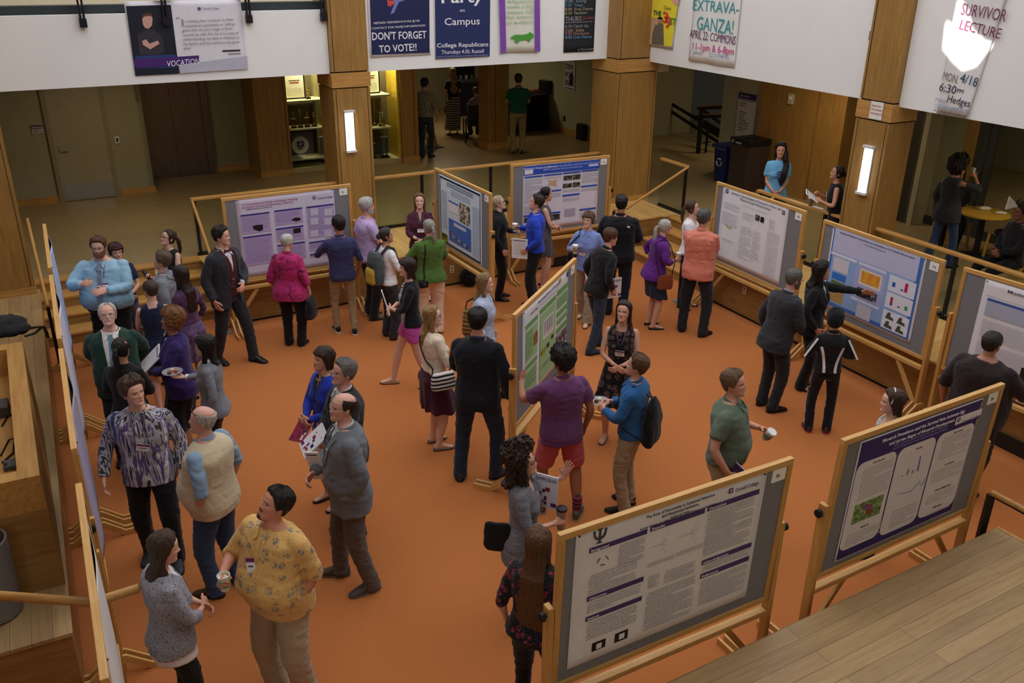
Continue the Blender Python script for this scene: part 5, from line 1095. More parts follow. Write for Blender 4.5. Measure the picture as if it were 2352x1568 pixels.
for u in (183, 375, 567, 739):
    x, z = hit(FB, u+2, 20, 1.47); e = empty('glass_clamp', W(FB, x, 1.47, 4.2), FB['a'], 'black steel glass clamp on the left parapet, '+{183: 'leftmost of four', 375: 'above the seated man poster', 567: 'at the right corner of the vocation poster', 739: 'next to the back pillar'}[u], 'bracket', 'glass clamps of the upper railing'); m = MB()
    bx(m, -.035, -.012, -.03, .02, -.15, .22, BLACK); bx(m, .012, .035, -.03, .02, -.15, .22, BLACK); bx(m, -.045, .045, -.05, .02, -.16, -.05, BLACK); m.build('fork', e); m = MB(); bx(m, -.13, .13, -.05, .04, .19, .24, BLACK); m.build('clamp_plate', e)
    m = MB(); m.lathe([(0, 0), (.018, 0), (.018, .012), (0, .012)], STEEL, (-.09, -.05, .235), 10); m.lathe([(0, 0), (.018, 0), (.018, .012), (0, .012)], STEEL, (.09, -.05, .235), 10); m.build('bolt', e)
# back parapet
b = Banner('banner_poster', FB, 1.49, ((851, 132), (989, 124)), 5.1, flat('EDEDF2', .55), 'navy poster reading DON\'T FORGET TO VOTE, left on the back parapet', wav=.004)
b.shape([(846, -90), (985, -90), (986, 121), (853, 126)], NAV, 'navy_panel'); b.shape([(888, -6), (894, 2), (906, 0), (904, 12), (899, 10), (897, 16), (893, 12), (890, 16)], flat('C8504C', .55), 'red_figure'); b.shape([(904, -4), (914, -6), (928, 2), (916, 4), (912, 12), (904, 30), (896, 32), (902, 16), (906, 8)], flat('6C7CC0', .55), 'blue_figure')
b.t('MEETINGS: WEDNESDAYS IN MLK @ 6:00', 857, 50, 962, 44, 5, WL); b.t('CONTACT FOR MORE INFORMATION', 852, 62, 975, 55, 5, WL); b.t("DON'T FORGET", 852, 72, 977, 68, 18, WL, bold=.012); b.t('TO VOTE!!', 869, 102, 955, 97, 17, WL, bold=.012)
b = Banner('banner_poster', FB, 1.49, ((1000, 136), (1124, 130)), 5.1, flat('DADCE4', .55), 'navy poster reading Party on Campus in the middle of the back parapet', wav=.003)
b.shape([(997, -90), (1126, -90), (1124, 129), (1000, 135)], NAV2, 'navy_panel'); b.t('Party', 1010, -22, 1106, -24, 26, WL, bold=.02); b.t('on', 1055, 18, 1066, 18, 8, WL); b.t('Campus', 1019, 39, 1100, 37, 17, WL, bold=.006); b.t('College Republicans', 1002, 98, 1120, 95, 10, WL, bold=.01); b.t('Thursdays 4:30, Russell', 1013, 114, 1110, 111, 9, WL); b.t('Questions? Contact Will Hawkinson at: whawkinson17@cornellcollege.edu', 1002, 128, 1121, 123, 4, flat('9AA0C4', .6))
b = Banner('paper_banner', FB, 1.49, ((1147, 122), (1239, 118)), 5.1, flat('DDDCD0', .7), 'white paper banner with purple edges and a green crocodile on the back parapet', wav=.02)
PUR = flat('7E4AA8', .7); b.shape([(1143, -60), (1157, -60), (1161, 120), (1148, 122)], PUR, 'purple_edge'); b.shape([(1226, -60), (1237, -60), (1239, 117), (1227, 119)], PUR, 'purple_edge')
b.shape([(1171, 85), (1182, 79), (1196, 80), (1212, 77), (1213, 73), (1222, 77), (1225, 84), (1216, 92), (1214, 97), (1208, 92), (1192, 93), (1188, 98), (1180, 97), (1182, 90), (1172, 88)], flat('4E9A3E', .7), 'crocodile'); LG = flat('9EC49A', .7)
for k, s_ in enumerate(('Alligators', 'make a big', 'snappy call', 'for actors', 'to audition')): b.t(s_, 1162, -2+k*12, 1222, -4+k*12, 8, LG)
b.t('? auditions?', 1172, 112, 1222, 109, 6, flat('C8A8A0', .7))
b = Banner('chalk_banner', FB, 1.49, ((1294, 121), (1363, 116)), 5.1, flat('23252A', .7), 'black paper banner with chalk dance timetable by the corner pillar', wav=.006)
CHK = ['8C9CA8', '5C98B4', 'A89878', '9AA070', '9C9CA0', '8C8C90', '9A9A96', 'B09478', 'B08080', '6C9CC0']
for k, (s_, v, x1) in enumerate((('7:00  Swing', -1, 1345), ('7:30  Tango', 8, 1338), ('8:00  Free Dance', 17, 1360), ('8:30  Fandom', 26, 1346), ('THURS', 37, 1334), ('(Zumba)', 37, 1362), ('6:30 Catch Up', 56, 1350), ('7:00  Salsa', 66, 1340), ('7:30 Charleston', 73, 1352), ('8:00 Line Dance', 81, 1358))):
    b.t(s_, 1336 if k == 5 else 1297, v, x1, v-2, 12 if k == 4 else 7, flat(CHK[k] if k != 5 else 'A05058', .8))
b.t('in PJ Lounge', 1326, 111, 1362, 108, 5, flat('8C8C88', .8)); b.shape([(1296, 52), (1360, 49), (1360, 50), (1296, 53)], flat('9C9CA0', .8), 'chalk_line')
# right parapet
b = Banner('banner_poster', FRt, 1.24, ((1493, 106), (1546, 114)), 5.1, flat('C6C6D0', .6), 'yellow theatre poster with two figures in coats, left end of the right parapet', wav=.01)
b.shape([(1497, -40), (1566, -40), (1545, 107), (1492, 101)], flat('E8D83C', .6), 'yellow_panel'); b.shape([(1497, 40), (1516, 42), (1526, 104), (1492, 101)], flat('C8A07C', .7), 'brick_panel'); b.shape([(1501, 76), (1508, 55), (1512, 58), (1517, 48), (1526, 56), (1527, 104), (1499, 101)], flat('6C6458', .7), 'coats_print'); b.shape([(1514, 47), (1515, 39), (1522, 39), (1524, 47), (1519, 54)], flat('B8847C', .7), 'face_print'); b.shape([(1512, 42), (1518, 37), (1525, 42), (1524, 45), (1514, 44)], flat('1E1A20', .7), 'hat_print'); b.shape([(1546, -10), (1564, -8), (1560, 10), (1554, 14), (1547, 4)], flat('D8A094', .7), 'large_face_print')
b.t('Clark', 1528, 11, 1545, 14, 9, flat('8C7A20', .6)); b.t('THE', 1504, 22, 1522, 24, 11, flat('1C5A38', .6), bold=.02); b.t('3', 1525, 23, 1538, 25, 25, flat('D84838', .6), bold=.03); b.t('9', 1532, 33, 1545, 35, 27, flat('D84838', .6), bold=.03); b.t('ST', 1543, 38, 1556, 41, 16, flat('2C8A48', .6), bold=.02)
b = Banner('paper_banner', FRt, 1.24, ((1583, 139), (1688, 149)), 5.1, flat('E2E2DE', .7), 'white paper banner lettered in teal and pink, April date, on the right parapet', wav=.012)
TE = flat('3E9AA0', .7); PU = flat('6A3A68', .7); PK = flat('D0408C', .7)
b.t('EXTRAVA-', 1594, -6, 1700, 2, 26, TE); b.t('GANZA!', 1604, 32, 1688, 42, 32, TE); b.t('APRIL 22: COMMONS', 1588, 64, 1694, 80, 20, PU); b.t('11-1pm & 6-8pm', 1592, 94, 1686, 106, 17, PK); b.t('2 jams', 1585, 112, 1614, 115, 9, flat('9CA0A8', .7)); b.t('CLOTHING', 1631, 119, 1676, 124, 10, flat('9CB4D0', .7))
b = Banner('paper_banner', FRt, 1.24, ((2152, 255), (2222, 272)), 5.1, flat('DEDEDE', .6), 'crumpled white paper banner for a survivor lecture at the right end of the parapet', wav=.02, flare=.24); L_ = flat('7A3A5C', .7); D_ = flat('3A3A4C', .7)
b.x0 += 0
for s_, u0, v0, u1, v1, h, mt in (('SURVIVOR', 2216, 2, 2320, 18, 28, L_), ('LECTURE', 2212, 40, 2306, 62, 24, L_), ('MON. ', 2172, 160, 2208, 170, 20, flat('8C8478', .7)), ('4/18', 2214, 164, 2254, 176, 22, flat('2C4C6C', .7)), ('6:30', 2164, 186, 2202, 194, 20, D_), ('PM', 2203, 201, 2217, 204, 10, D_), ('Hedges', 2182, 214, 2234, 226, 18, D_), ('SPONSOR', 2153, 222, 2180, 228, 9, flat('8CA0C0', .7)), ('CHAPLAIN + SPIRITUAL LIFE', 2151, 236, 2230, 250, 9, flat('9CB0D0', .7)), ('e - equal/central', 2150, 246, 2222, 262, 8, D_)): b.t(s_, u0, v0, u1, v1, h, mt)
# ------------------------------------------------------------------ poster boards on wooden stands
BW, BH, BZ = 1.8336, 1.2145, .7256
t = NT('board_fabric'); v = t.coord(); c = t.ramp(t.noise(v, 210, 2, .6), [(.3, '6E6E72'), (.7, '8E8E92')]); t.bump(t.noise(v, 260, 2), .3, .004); FELT = t.done(c, .95, 0, .1)
PAPER = flat('E2E1E6', .55)
class Board:
    def __init__(s, x, y, a, tilt, label, card=None):
        s.fr = frame((x, y), a); s.ti = math.tan(R(tilt)); s.k = 0; s.post = None
        e = s.e = empty('poster_board', (x, y, 0), R(a), label, 'poster board', 'poster boards on wooden stands'); w2 = BW/2
        for x0, x1, z0, z1, mt in ((-w2, w2, BZ+BH-.045, BZ+BH, FRW), (-w2, w2, BZ, BZ+.045, FRW), (-w2, -w2+.045, BZ+.045, BZ+BH-.045, FRWZ), (w2-.045, w2, BZ+.045, BZ+BH-.045, FRWZ)):
            m = MB(); bx(m, x0, x1, -.02, .02, z0, z1, mt); s.ob(m, 'frame_rail', bev=.003)
        m = MB(); bx(m, -w2+.04, w2-.04, -.01, .01, BZ+.04, BZ+BH-.04, FELT); s.ob(m, 'panel')
        for sx in (-1, 1):
            X = sx*(w2+.024); m = MB(); bx(m, X-.02, X+.02, -.035, .035, .02, 1.40, FRWZ); p = m.build('post', e, bev=.004)
            m = MB(); m.tube([(sx*(w2+.044), 0, 1.335), (sx*(w2+.06), 0, 1.335)], .016, BLACK, 10); m.tube([(sx*(w2+.06), 0, 1.335), (sx*(w2+.085), 0, 1.335)], .032, BLACK, 16); m.build('knob', p, smooth=True)
            m = MB(); ar = [(-.4, 0), (-.4, .05), (-.22, .05), (-.05, .19), (.05, .19), (.22, .05), (.4, .05), (.4, 0), (.2, 0), (.05, .12), (-.05, .12), (-.2, 0)]
            for dx in (-.035, .035):
                n = len(ar); V = [(X+dx-.011, yy, zz) for yy, zz in ar]+[(X+dx+.011, yy, zz) for yy, zz in ar]; F = []
                for q in ((0, 1, 2, 11), (2, 3, 10, 11), (2, 3, 9, 10), (3, 4, 9, 10), (4, 5, 8, 9), (5, 6, 7, 8)):
                    q = dict(zip(((0, 1, 2, 11), (2, 3, 10, 11), (2, 3, 9, 10), (3, 4, 9, 10), (4, 5, 8, 9), (5, 6, 7, 8)), ((0, 1, 2, 11), (2, 3, 10, 11), None, (3, 4, 9, 10), (4, 5, 8, 9), (5, 6, 7, 8))))[q]
                    if q: F += [tuple(reversed(q)), tuple(k+n for k in q)]
                F += [(i, (i+1) % n, n+(i+1) % n, n+i) for i in range(n)]; m.add(V, F, FRW)
            m.build('foot', e)
            m = MB(); m.bar((sx*(w2-.36), 0, .6), (sx*(w2+.004), 0, .12), .028, .045, FRW); m.build('brace', e)
        m = MB(); bx(m, -w2+.004, w2-.004, -.03, .03, .6, .645, FRW); m.build('cross_rail', e, bev=.004)
        if card:
            m = MB(); bx(m, w2-.175, w2-.055, -.016, -.011, BZ+BH-.15, BZ+BH-.05, flat('F0F0EE', .5)); cd = s.ob(m, 'number_card')
            o = txt(card, cd, (w2-.145, -.0175+s.ti*(BH-.1), BZ+BH-.085), .038, flat('2C2C30', .5), name='lettering')
    def ob(s, m, name, parent=None, **k):
        m.v = [(a, b+s.ti*(c-BZ), c) for a, b, c in m.v]; return m.build(name, parent or s.e, **k)
    def h(s, u, v):
        y = -.014
        for _ in range(3): x, z = hit(s.fr, u, v, y); y = -.014+s.ti*(z-BZ)
        return x, z
    def crop(s, u0, v0, k): s.cr = (u0, v0, k)
    def c(s, p): return s.h(s.cr[0]+p[0]/s.cr[2], s.cr[1]+p[1]/s.cr[2])
    def poster(s, tl, br, label, mat=PAPER, edge=None, wav=.003, abs_=False, bulge=0):
        (x0, z1), (x1, z0) = (tl, br) if abs_ else (s.c(tl), s.c(br)); s.pe = empty('research_poster', (s.fr['P'][0], s.fr['P'][1], 0), s.fr['a'], label, 'poster', 'research posters pinned to the boards')
        s.box = (x0, x1, z0, z1); n = 16; V = []
        for j in range(n+1):
            for i in range(n+1):
                a, b = i/n, j/n; V.append((x0+(x1-x0)*a, -.0135-wav*.5*(1+math.sin(a*7+b*3)*math.sin(b*5+1))*(0 if bulge else .5)-bulge*math.sin(a*math.pi)*(1.0-.55*b+.3*math.sin(a*9+b*2)), z0+(z1-z0)*b))
        m = MB(); m.add(V, [(j*(n+1)+i, j*(n+1)+i+1, (j+1)*(n+1)+i+1, (j+1)*(n+1)+i) for j in range(n) for i in range(n)], mat); o = s.ob(m, 'sheet', s.pe, smooth=True); so = o.modifiers.new('thick', 'SOLIDIFY'); so.thickness = .0015; s.lay = 0
        for qx in (x0+.02, x1-.02):
            m = MB(); m.tube([(qx, -.016, z1-.02), (qx, -.024, z1-.02)], .006, BLACK, 8); s.ob(m, 'pin', s.pe)
        return s
    def rect(s, x0, x1, z0, z1, mat, name='panel', lay=1, rnd=0):
        y = -.0185-.0008*lay; m = MB(); r = rnd; P = []
        if r:
            for cx, cz, a0 in ((x1-r, z1-r, 0), (x0+r, z1-r, 90), (x0+r, z0+r, 180), (x1-r, z0+r, 270)): P += [(cx+r*math.cos(R(a0+k*15)), cz+r*math.sin(R(a0+k*15))) for k in range(7)]
        else: P = [(x0, z0), (x1, z0), (x1, z1), (x0, z1)]
        m.prism(P, 0, .0007, mat, lambda a, b, c: (a, y-c, b)); return s.ob(m, name, s.pe)
    def q(s, tl, tr, bl, mat, name='panel', lay=1, rnd=0):
        a, b, c = s.c(tl), s.c(tr), s.c(bl); zt = (a[1]+b[1])/2; return s.rect(a[0], b[0], c[1]-(a[1]-zt)*0, zt, mat, name, lay, rnd)
    def bar(s, tl, tr, th, mat, text=None, lay=2, tc='E8E6F0'):
        a, b, c = s.c(tl), s.c(tr), s.c((tl[0], tl[1]+th)); zt = (a[1]+b[1])/2; hh = a[1]-c[1]; s.rect(a[0], b[0], zt-hh, zt, mat, 'heading_bar', lay)
        if text: s.tx(text, a[0]+.012, zt-hh*.22, len(text)*hh*.36, hh*.52, flat(tc, .5), lay+1)
    def tx(s, body, x, z, w, h, mat, lay=3, bold=.01, shear=0, name='lettering'):
        o = ftxt(body, s.pe, x, z, w, h, mat, -.0185-.0008*lay+s.ti*(z-BZ), 0, bold=bold, shear=shear, name=name); return o
    def tp(s, body, p0, p1, h, mat, **k):
        a, b, c = s.c(p0), s.c(p1), s.c((p0[0], p0[1]+h)); return s.tx(body, a[0], (a[1]+b[1])/2, b[0]-a[0], a[1]-c[1], mat, **k)
    def lines(s, tl, tr, bl, n, mat, lay=3, seed=0, fill=.55, name='text_block'):
        a, b, c = s.c(tl), s.c(tr), s.c(bl); zt = (a[1]+b[1])/2; st_ = (zt-c[1])/n; m = MB(); rr = random.Random(seed+n); y = -.0185-.0008*lay
        for k in range(n):
            x = a[0]+(b[0]-a[0])*(.02 if k % 5 else .05); xe = b[0] if k % 5 != 4 else a[0]+(b[0]-a[0])*rr.uniform(.4, .9)
            while x < xe-.006:
                w = min(rr.uniform(.012, .045), xe-x); m.box((x+w/2, y, zt-st_*(k+.5)), (w, .0005, st_*fill), mat); x += w+.006
        o = s.ob(m, name, s.pe); o['kind'] = 'stuff'; return o
    def logo(s, p, sz, mat):
        a, b = s.c(p), s.c((p[0], p[1]+sz)); k = abs(a[1]-b[1]); m = MB(); y = -.0215; bx(m, a[0], a[0]+k*.8, y-.0004, y, a[1]-k*.8, a[1], mat); s.ob(m, 'emblem', s.pe)
        m = MB(); bx(m, a[0]+k*.25, a[0]+k*.65, y-.0012, y-.0004, a[1]-k*.55, a[1]-k*.2, PAPER); bx(m, a[0]+k*.42, a[0]+k*.62, y-.0016, y-.0012, a[1]-k*.48, a[1]-k*.28, mat); s.ob(m, 'emblem_inlay', s.pe)
    def blob(s, pts, mat, name='figure', lay=3):
        P = [s.c(p) for p in pts]; m = MB(); y = -.0185-.0008*lay; m.prism(P, 0, .0006, mat, lambda a, b, c: (a, y-c, b)); return s.ob(m, name, s.pe)
def speckle(name, stops, scale, det=4):
    t = NT(name); v = t.coord(); return t.done(t.ramp(t.noise(v, scale, det, .65), stops), .55)
INK = flat('B2B0B8', .6); INKD = flat('3A3A42', .6); PURP = flat('43306C', .55); LAV = flat('B4A0CC', .55); LAVD = flat('3C3080', .55)
# near board: Psi
b = Board(1.062, 4.697, 28.96, -1.82, 'nearest poster board, with a white psychology poster, beside the wooden platform', '3b'); b.crop(1240, 1030, 2.9145)
b.poster((243, 572), (1375, 985), 'white psychology poster with purple heading bars and a large psi symbol', wav=.004)
m = MB(); a, c = b.c((357, 565)), b.c((437, 620)); cx, zt, k = (a[0]+c[0])/2, a[1]+.012, .1
m.box((cx, -.021, zt-.045), (.016, .001, .1), INKD); P = [(cx+k*.38*math.cos(q), zt-.03+k*.36*math.sin(q)) for q in np.linspace(math.pi, 2*math.pi, 9)]
for i in range(8): m.bar((P[i][0], -.021, P[i][1]), (P[i+1][0], -.021, P[i+1][1]), .001, .014, INKD, (0, 1, 0)) if 0 else m.tube([(P[i][0], -.0208, P[i][1]), (P[i+1][0], -.0208, P[i+1][1])], .007, INKD, 6)
m.tube([(cx-k*.38, -.0208, zt-.03), (cx-k*.42, -.0208, zt)], .007, INKD, 6); m.tube([(cx+k*.38, -.0208, zt-.03), (cx+k*.42, -.0208, zt)], .007, INKD, 6); m.box((cx, -.021, zt-.095), (.04, .001, .007), INKD); m.box((cx, -.021, zt+.004), (.04, .001, .007), INKD); b.ob(m, 'psi_symbol', b.pe)
for tl, tr, th, s_ in (((328, 668), (717, 535), 31, 'Background'), ((738, 518), (1103, 397), 33, 'Results'), ((1122, 380), (1467, 272), 32, 'Discussion'), ((312, 992), (692, 853), 30, 'Objectives'), ((303, 1126), (680, 985), 28, 'Methods'), ((1083, 745), (1414, 627), 29, 'Acknowledgements'), ((1072, 838), (1398, 715), 29, 'References')): b.bar(tl, tr, th, PURP, s_)
b.tp('The Role of Personality in Sustained Attention', (708, 446), (1170, 290), 19, INKD); b.tp('and Response Inhibition', (815, 438), (1060, 357), 18, INKD); b.tp('Andrew J.D. Crow', (867, 452), (1000, 407), 12, INKD); b.tp('Faculty Advisor: Dr. Alice Ganzel, Associate Professor of Psychology', (667, 533), (1182, 354), 12, INKD)
b.logo((1262, 268), 38, PURP); b.tp('Cornell College', (1306, 262), (1462, 208), 24, PURP, bold=0)
for i, (tl, tr, bl, n) in enumerate((((525, 645), (705, 583), (522, 790), 13), ((320, 850), (650, 735), (316, 985), 8), ((308, 1030), (670, 905), (306, 1110), 5), ((305, 1160), (650, 1040), (300, 1290), 9), ((712, 765), (895, 706), (708, 800), 3), ((908, 690), (1085, 632), (905, 725), 3), ((708, 960), (1040, 850), (695, 1220), 17), ((1118, 420), (1440, 325), (1098, 720), 21), ((1080, 785), (1400, 665), (1080, 825), 3), ((1068, 880), (1385, 770), (1045, 1060), 18), ((722, 850), (800, 828), (720, 940), 8), ((830, 815), (1040, 748), (825, 905), 8))): b.lines(tl, tr, bl, n, INK, seed=i, fill=.36)
for p in ([(375, 762), (380, 764), (402, 732), (397, 729)], [(433, 716), (438, 712), (458, 734), (453, 738)], [(400, 776), (432, 768), (433, 773), (401, 781)]): b.blob(p, INKD, 'arrow')
for x0, y0, k in ((805, 636, 1), (1003, 565, 1)):
    for dx, dy in ((62, -95), (50, -35), (40, 0), (38, 58), (-82, 28)): b.blob([(x0, y0), (x0+dx, y0+dy), (x0+dx, y0+dy+2.5), (x0, y0+2.5)], INK, 'diagram_line')
for tl, tr, bl in (((347, 1302), (438, 1265), (347, 1356)), ((500, 1237), (588, 1204), (500, 1296))):
    b.q(tl, tr, bl, flat('141418', .5), 'figure'); a = (tl[0]+28, tl[1]+2); b.q(a, (a[0]+36, a[1]-14), (a[0], a[1]+34), PAPER, 'figure_inset', 2)
# monarch board
b = Board(3.072, 5.835, 30.38, -1.59, 'poster board with the navy monarch poster, in front of the platform corner', '2b'); b.crop(1860, 880, 3.485)
b.poster((408, 468), (1132, 1015), 'navy monarch butterfly poster with three white rounded panels', flat('E8E6F0', .55)); NVY = flat('2A2068', .5); x0, x1, z0, z1 = b.box; b.rect(x0+.012, x1-.012, z0+.012, z1-.012, NVY, 'navy_field', 1)
PW = flat('D9D6DC', .55)
for tl, tr, bl in (((384, 630), (697, 548), (240, 1345)), ((717, 512), (1012, 433), (572, 1215)), ((1032, 396), (1318, 320), (876, 1078))): b.q(tl, tr, bl, PW, 'text_panel', 2, .07)
b.tp('Monarch Prevalence and the Survival Rate between Egg', (580, 436), (1238, 206), 25, flat('E8E8F4', .5), shear=.15, bold=.015); b.tp('and Larvae Stages of Monarch Development', (635, 462), (1157, 275), 24, flat('E8E8F4', .5), shear=.15, bold=.015)
b.tp('Libby Anderson, Jennifer Davis, and Tammy Mildenstein', (670, 482), (1105, 326), 15, flat('8C86B8', .5), shear=.2); b.tp('Cornell College Summer Research Institute, Department of Biology', (660, 510), (1098, 352), 14, flat('8C86B8', .5), shear=.2)
b.q((1172, 268), (1376, 200), (1165, 330), PAPER, 'logo_panel', 2); b.logo((1180, 276), 38, PURP); b.tp('Cornell College', (1220, 285), (1362, 238), 26, PURP, bold=0)
for s_, p0, p1 in (('Introduction', (505, 620), (598, 588)), ('Results', (848, 510), (895, 495)), ('Discussion', (1148, 380), (1222, 358)), ('Conclusions', (1075, 635), (1152, 612)), ('Methods', (402, 1135), (465, 1115)), ('Acknowledgements', (1000, 838), (1122, 798)), ('References', (982, 975), (1050, 955))): b.tp(s_, p0, p1, 15, INKD)
for i, (tl, tr, bl, n) in enumerate((((425, 680), (675, 590), (350, 950), 13), ((285, 1210), (570, 1105), (255, 1320), 6), ((1060, 435), (1290, 360), (1000, 630), 11), ((975, 700), (1225, 615), (945, 815), 7), ((930, 900), (1160, 810), (900, 985), 6), ((915, 1045), (1110, 975), (905, 1070), 2), ((650, 1020), (860, 935), (620, 1165), 6))): b.lines(tl, tr, bl, n, INK, seed=i+20)
b.q((358, 968), (586, 888), (322, 1132), speckle('meadow_print', [(.3, '2C4420'), (.5, '6A8848'), (.65, 'A8B890')], 40), 'photo_print', 3)
b.blob([(410, 990), (440, 965), (490, 960), (500, 985), (470, 1000), (420, 1008)], flat('8A4A80', .6), 'flower_print', 5); b.blob([(440, 1020), (470, 1000), (498, 1005), (480, 1045), (450, 1050)], flat('8A4028', .6), 'butterfly_print', 5)
for u, v, u2, v2 in ((724, 748, 734, 732), (764, 732, 786, 676), (806, 716, 822, 688), (850, 700, 880, 575)): b.blob([(u, v), (u+12, v-4), (u2+4, v2), (u2-4, v2+4)], flat('4868B0', .6), 'chart_bar', 4)
b.blob([(690, 884), (800, 858), (880, 770), (878, 778), (802, 864), (690, 888)], flat('6C90C8', .6), 'chart_line', 4); b.blob([(875, 772), (878, 810), (890, 806), (918, 745), (921, 748), (894, 812), (875, 814)], flat('6C90C8', .6), 'chart_line', 4)
# purple board
b = Board(-3.159, 12.144, 29.5, .18, 'poster board with the lavender poster behind the man in the bow tie', '8a'); b.crop(420, 400, 3.92)
b.poster((467, 225), (1405, 803), 'white poster with lavender text panels about suction feeding', flat('CFC8DC', .55))
for i, (tl, tr, bl) in enumerate((((518, 368), (778, 336), (540, 540)), ((542, 565), (798, 532), (572, 828)), ((820, 325), (1072, 297), (835, 462)), ((835, 487), (1083, 458), (848, 615)), ((850, 638), (1097, 600), (868, 780)), ((1110, 292), (1355, 262), (1130, 575)), ((1135, 608), (1370, 580), (1142, 690)), ((1143, 712), (1370, 690), (1150, 745)))):
    b.q(tl, tr, bl, LAV, 'text_panel', 1); b.bar(tl, tr, 15, LAVD); b.lines((tl[0]+8, tl[1]+24), (tr[0]-20, tr[1]+24), (bl[0], bl[1]-20), max(3, int((bl[1]-tl[1])/16)), flat('8C7CA8', .6), seed=i+40, fill=.35)
TR_ = flat('A04C78', .6); b.tp('A Computational Study of Suction Feeding', (530, 260), (1032, 208), 19, TR_, bold=0); b.tp('Using the Immersed Boundary Method', (530, 288), (988, 236), 19, TR_, bold=0); b.lines((555, 312), (800, 288), (555, 326), 1, flat('7C6A94', .6)); b.logo((1168, 198), 32, PURP); b.tp('Cornell College', (1208, 204), (1346, 186), 19, PURP, bold=0)
for p in ([(625, 468), (660, 455), (718, 452), (720, 500), (690, 512), (640, 498)], [(975, 412), (1010, 388), (1058, 392), (1060, 412), (1020, 424)], [(992, 490), (1058, 478), (1060, 524), (994, 532)]): b.blob(p, flat('1C1A22', .6), 'figure', 4)
for x in (1145, 1270):
    for y in (312, 395, 505): b.q((x, y), (x+70, y-8), (x, y+62), flat('C8C0D4', .6), 'chart_panel', 4)
# pale blue board
b = Board(-.766, 12.921, -60.0, -.1, 'poster board with the pale blue penguin poster, turned side-on in the middle back', '9b'); b.crop(990, 380, 5.806)
b.poster((105, 105), (680, 1368), 'pale blue poster with a black torn border and a bright blue lower panel', flat('D2E2F2', .55)); x0, x1, z0, z1 = b.box; EDG = flat('1E2A40', .6)
for a_, b_, c_, d_ in ((x0+.04, x1-.04, z1-.05, z1-.02), (x0+.04, x1-.04, z0+.05, z0+.08), (x0+.03, x0+.045, z0+.05, z1-.02), (x1-.05, x1-.035, z0+.05, z1-.02)): b.rect(a_, b_, c_, d_, EDG, 'border')
L = x1-x0; Hh = z1-z0
def fx(f): return x0+L*f
def fz(f): return z1-Hh*f
b.rect(fx(.23), fx(.76), fz(.87), fz(.555), flat('3C6CC4', .5), 'blue_panel', 1); b.rect(fx(.5), fx(.74), fz(.52), fz(.26), speckle('penguin_print', [(.35, '1C1A18'), (.5, '6A6458'), (.6, 'E0DCD0'), (.72, 'C8B860')], 16), 'photo_print', 2); b.rect(fx(.24), fx(.47), fz(.45), fz(.3), flat('E8E8F0', .5), 'table_panel', 2); b.rect(fx(.24), fx(.47), fz(.325), fz(.3), flat('4878C8', .5), 'heading_bar', 3); b.rect(fx(.36), fx(.65), fz(.63), fz(.585), flat('C8D4EC', .5), 'caption_panel', 2); b.rect(fx(.0)+.02, fx(.2), fz(.93), fz(.82), speckle('leaf_print', [(.4, '18200E'), (.55, '8C9020'), (.7, 'D0D030')], 9), 'photo_print', 2)
rr = random.Random(3)
for k in range(14): b.rect(fx(.27+.034*k), fx(.29+.034*k), fz(.8+.004*k), fz(.77+.003*k-(.04 if k < 2 else 0)), flat(('2A2A2A', 'C87840', 'E0D8C8', '50802C')[k % 4], .5), 'figure', 2)
def ln(b, xa, xb, za, zb_, n, seed, mat=INK):
    m = MB(); rr = random.Random(seed); y = -.021; st_ = (za-zb_)/n
    for k in range(n):
        x = xa
        while x < xb-.01: w = min(rr.uniform(.012, .045), xb-x); m.box((x+w/2, y, za-st_*(k+.5)), (w, .0005, st_*.45), mat); x += w+.007
    o = b.ob(m, 'text_block', b.pe); o['kind'] = 'stuff'
PI_ = flat('A8BCD4', .6); ln(b, fx(.06), fx(.19), fz(.2), fz(.75), 24, 5, PI_); ln(b, fx(.8), fx(.96), fz(.22), fz(.9), 30, 6, PI_); ln(b, fx(.3), fx(.75), fz(.14), fz(.22), 4, 7, PI_); ln(b, fx(.2), fx(.82), fz(.06), fz(.125), 2, 17, flat('6A7C9C', .6))
# zebrafish board
b = Board(.778, 14.398, 25.7, .33, 'poster board with the blue-headed research poster in front of the corner pillar', '10a'); b.crop(1160, 345, 7.292)
b.poster((305, 258), (1530, 1195), 'white poster with a royal blue title band and blue heading bars', flat('DAD4E2', .55)); RB = flat('2C50B4', .55); b.q((308, 275), (1582, 150), (308, 425), RB, 'title_band', 1)
b.tp("Parkinson's Disease and Melanoma:", (316, 292), (880, 240), 34, flat('E4E8F8', .5)); b.tp('Using Zebrafish to explore the roles of ion channel', (895, 240), (1575, 168), 34, flat('B8C4EC', .5), bold=0); b.tp('TRPM7 in dopamine neurons and melanocytes', (632, 310), (1296, 243), 32, flat('B8C4EC', .5), bold=0); b.q((325, 338), (467, 318), (325, 408), PAPER, 'logo_panel', 3); b.q((1400, 240), (1560, 212), (1395, 272), flat('C4D0F0', .5), 'logo_panel', 3)
for tl, tr, th in (((322, 446), (632, 412), 25), ((650, 410), (955, 380), 25), ((972, 375), (1268, 342), 26), ((1283, 338), (1560, 308), 26), ((650, 682), (940, 648), 26), ((960, 748), (1248, 712), 30), ((1268, 596), (1545, 565), 26), ((302, 1092), (620, 1056), 28), ((640, 1052), (925, 1018), 28), ((1245, 986), (1520, 948), 28)): b.bar(tl, tr, th, RB)
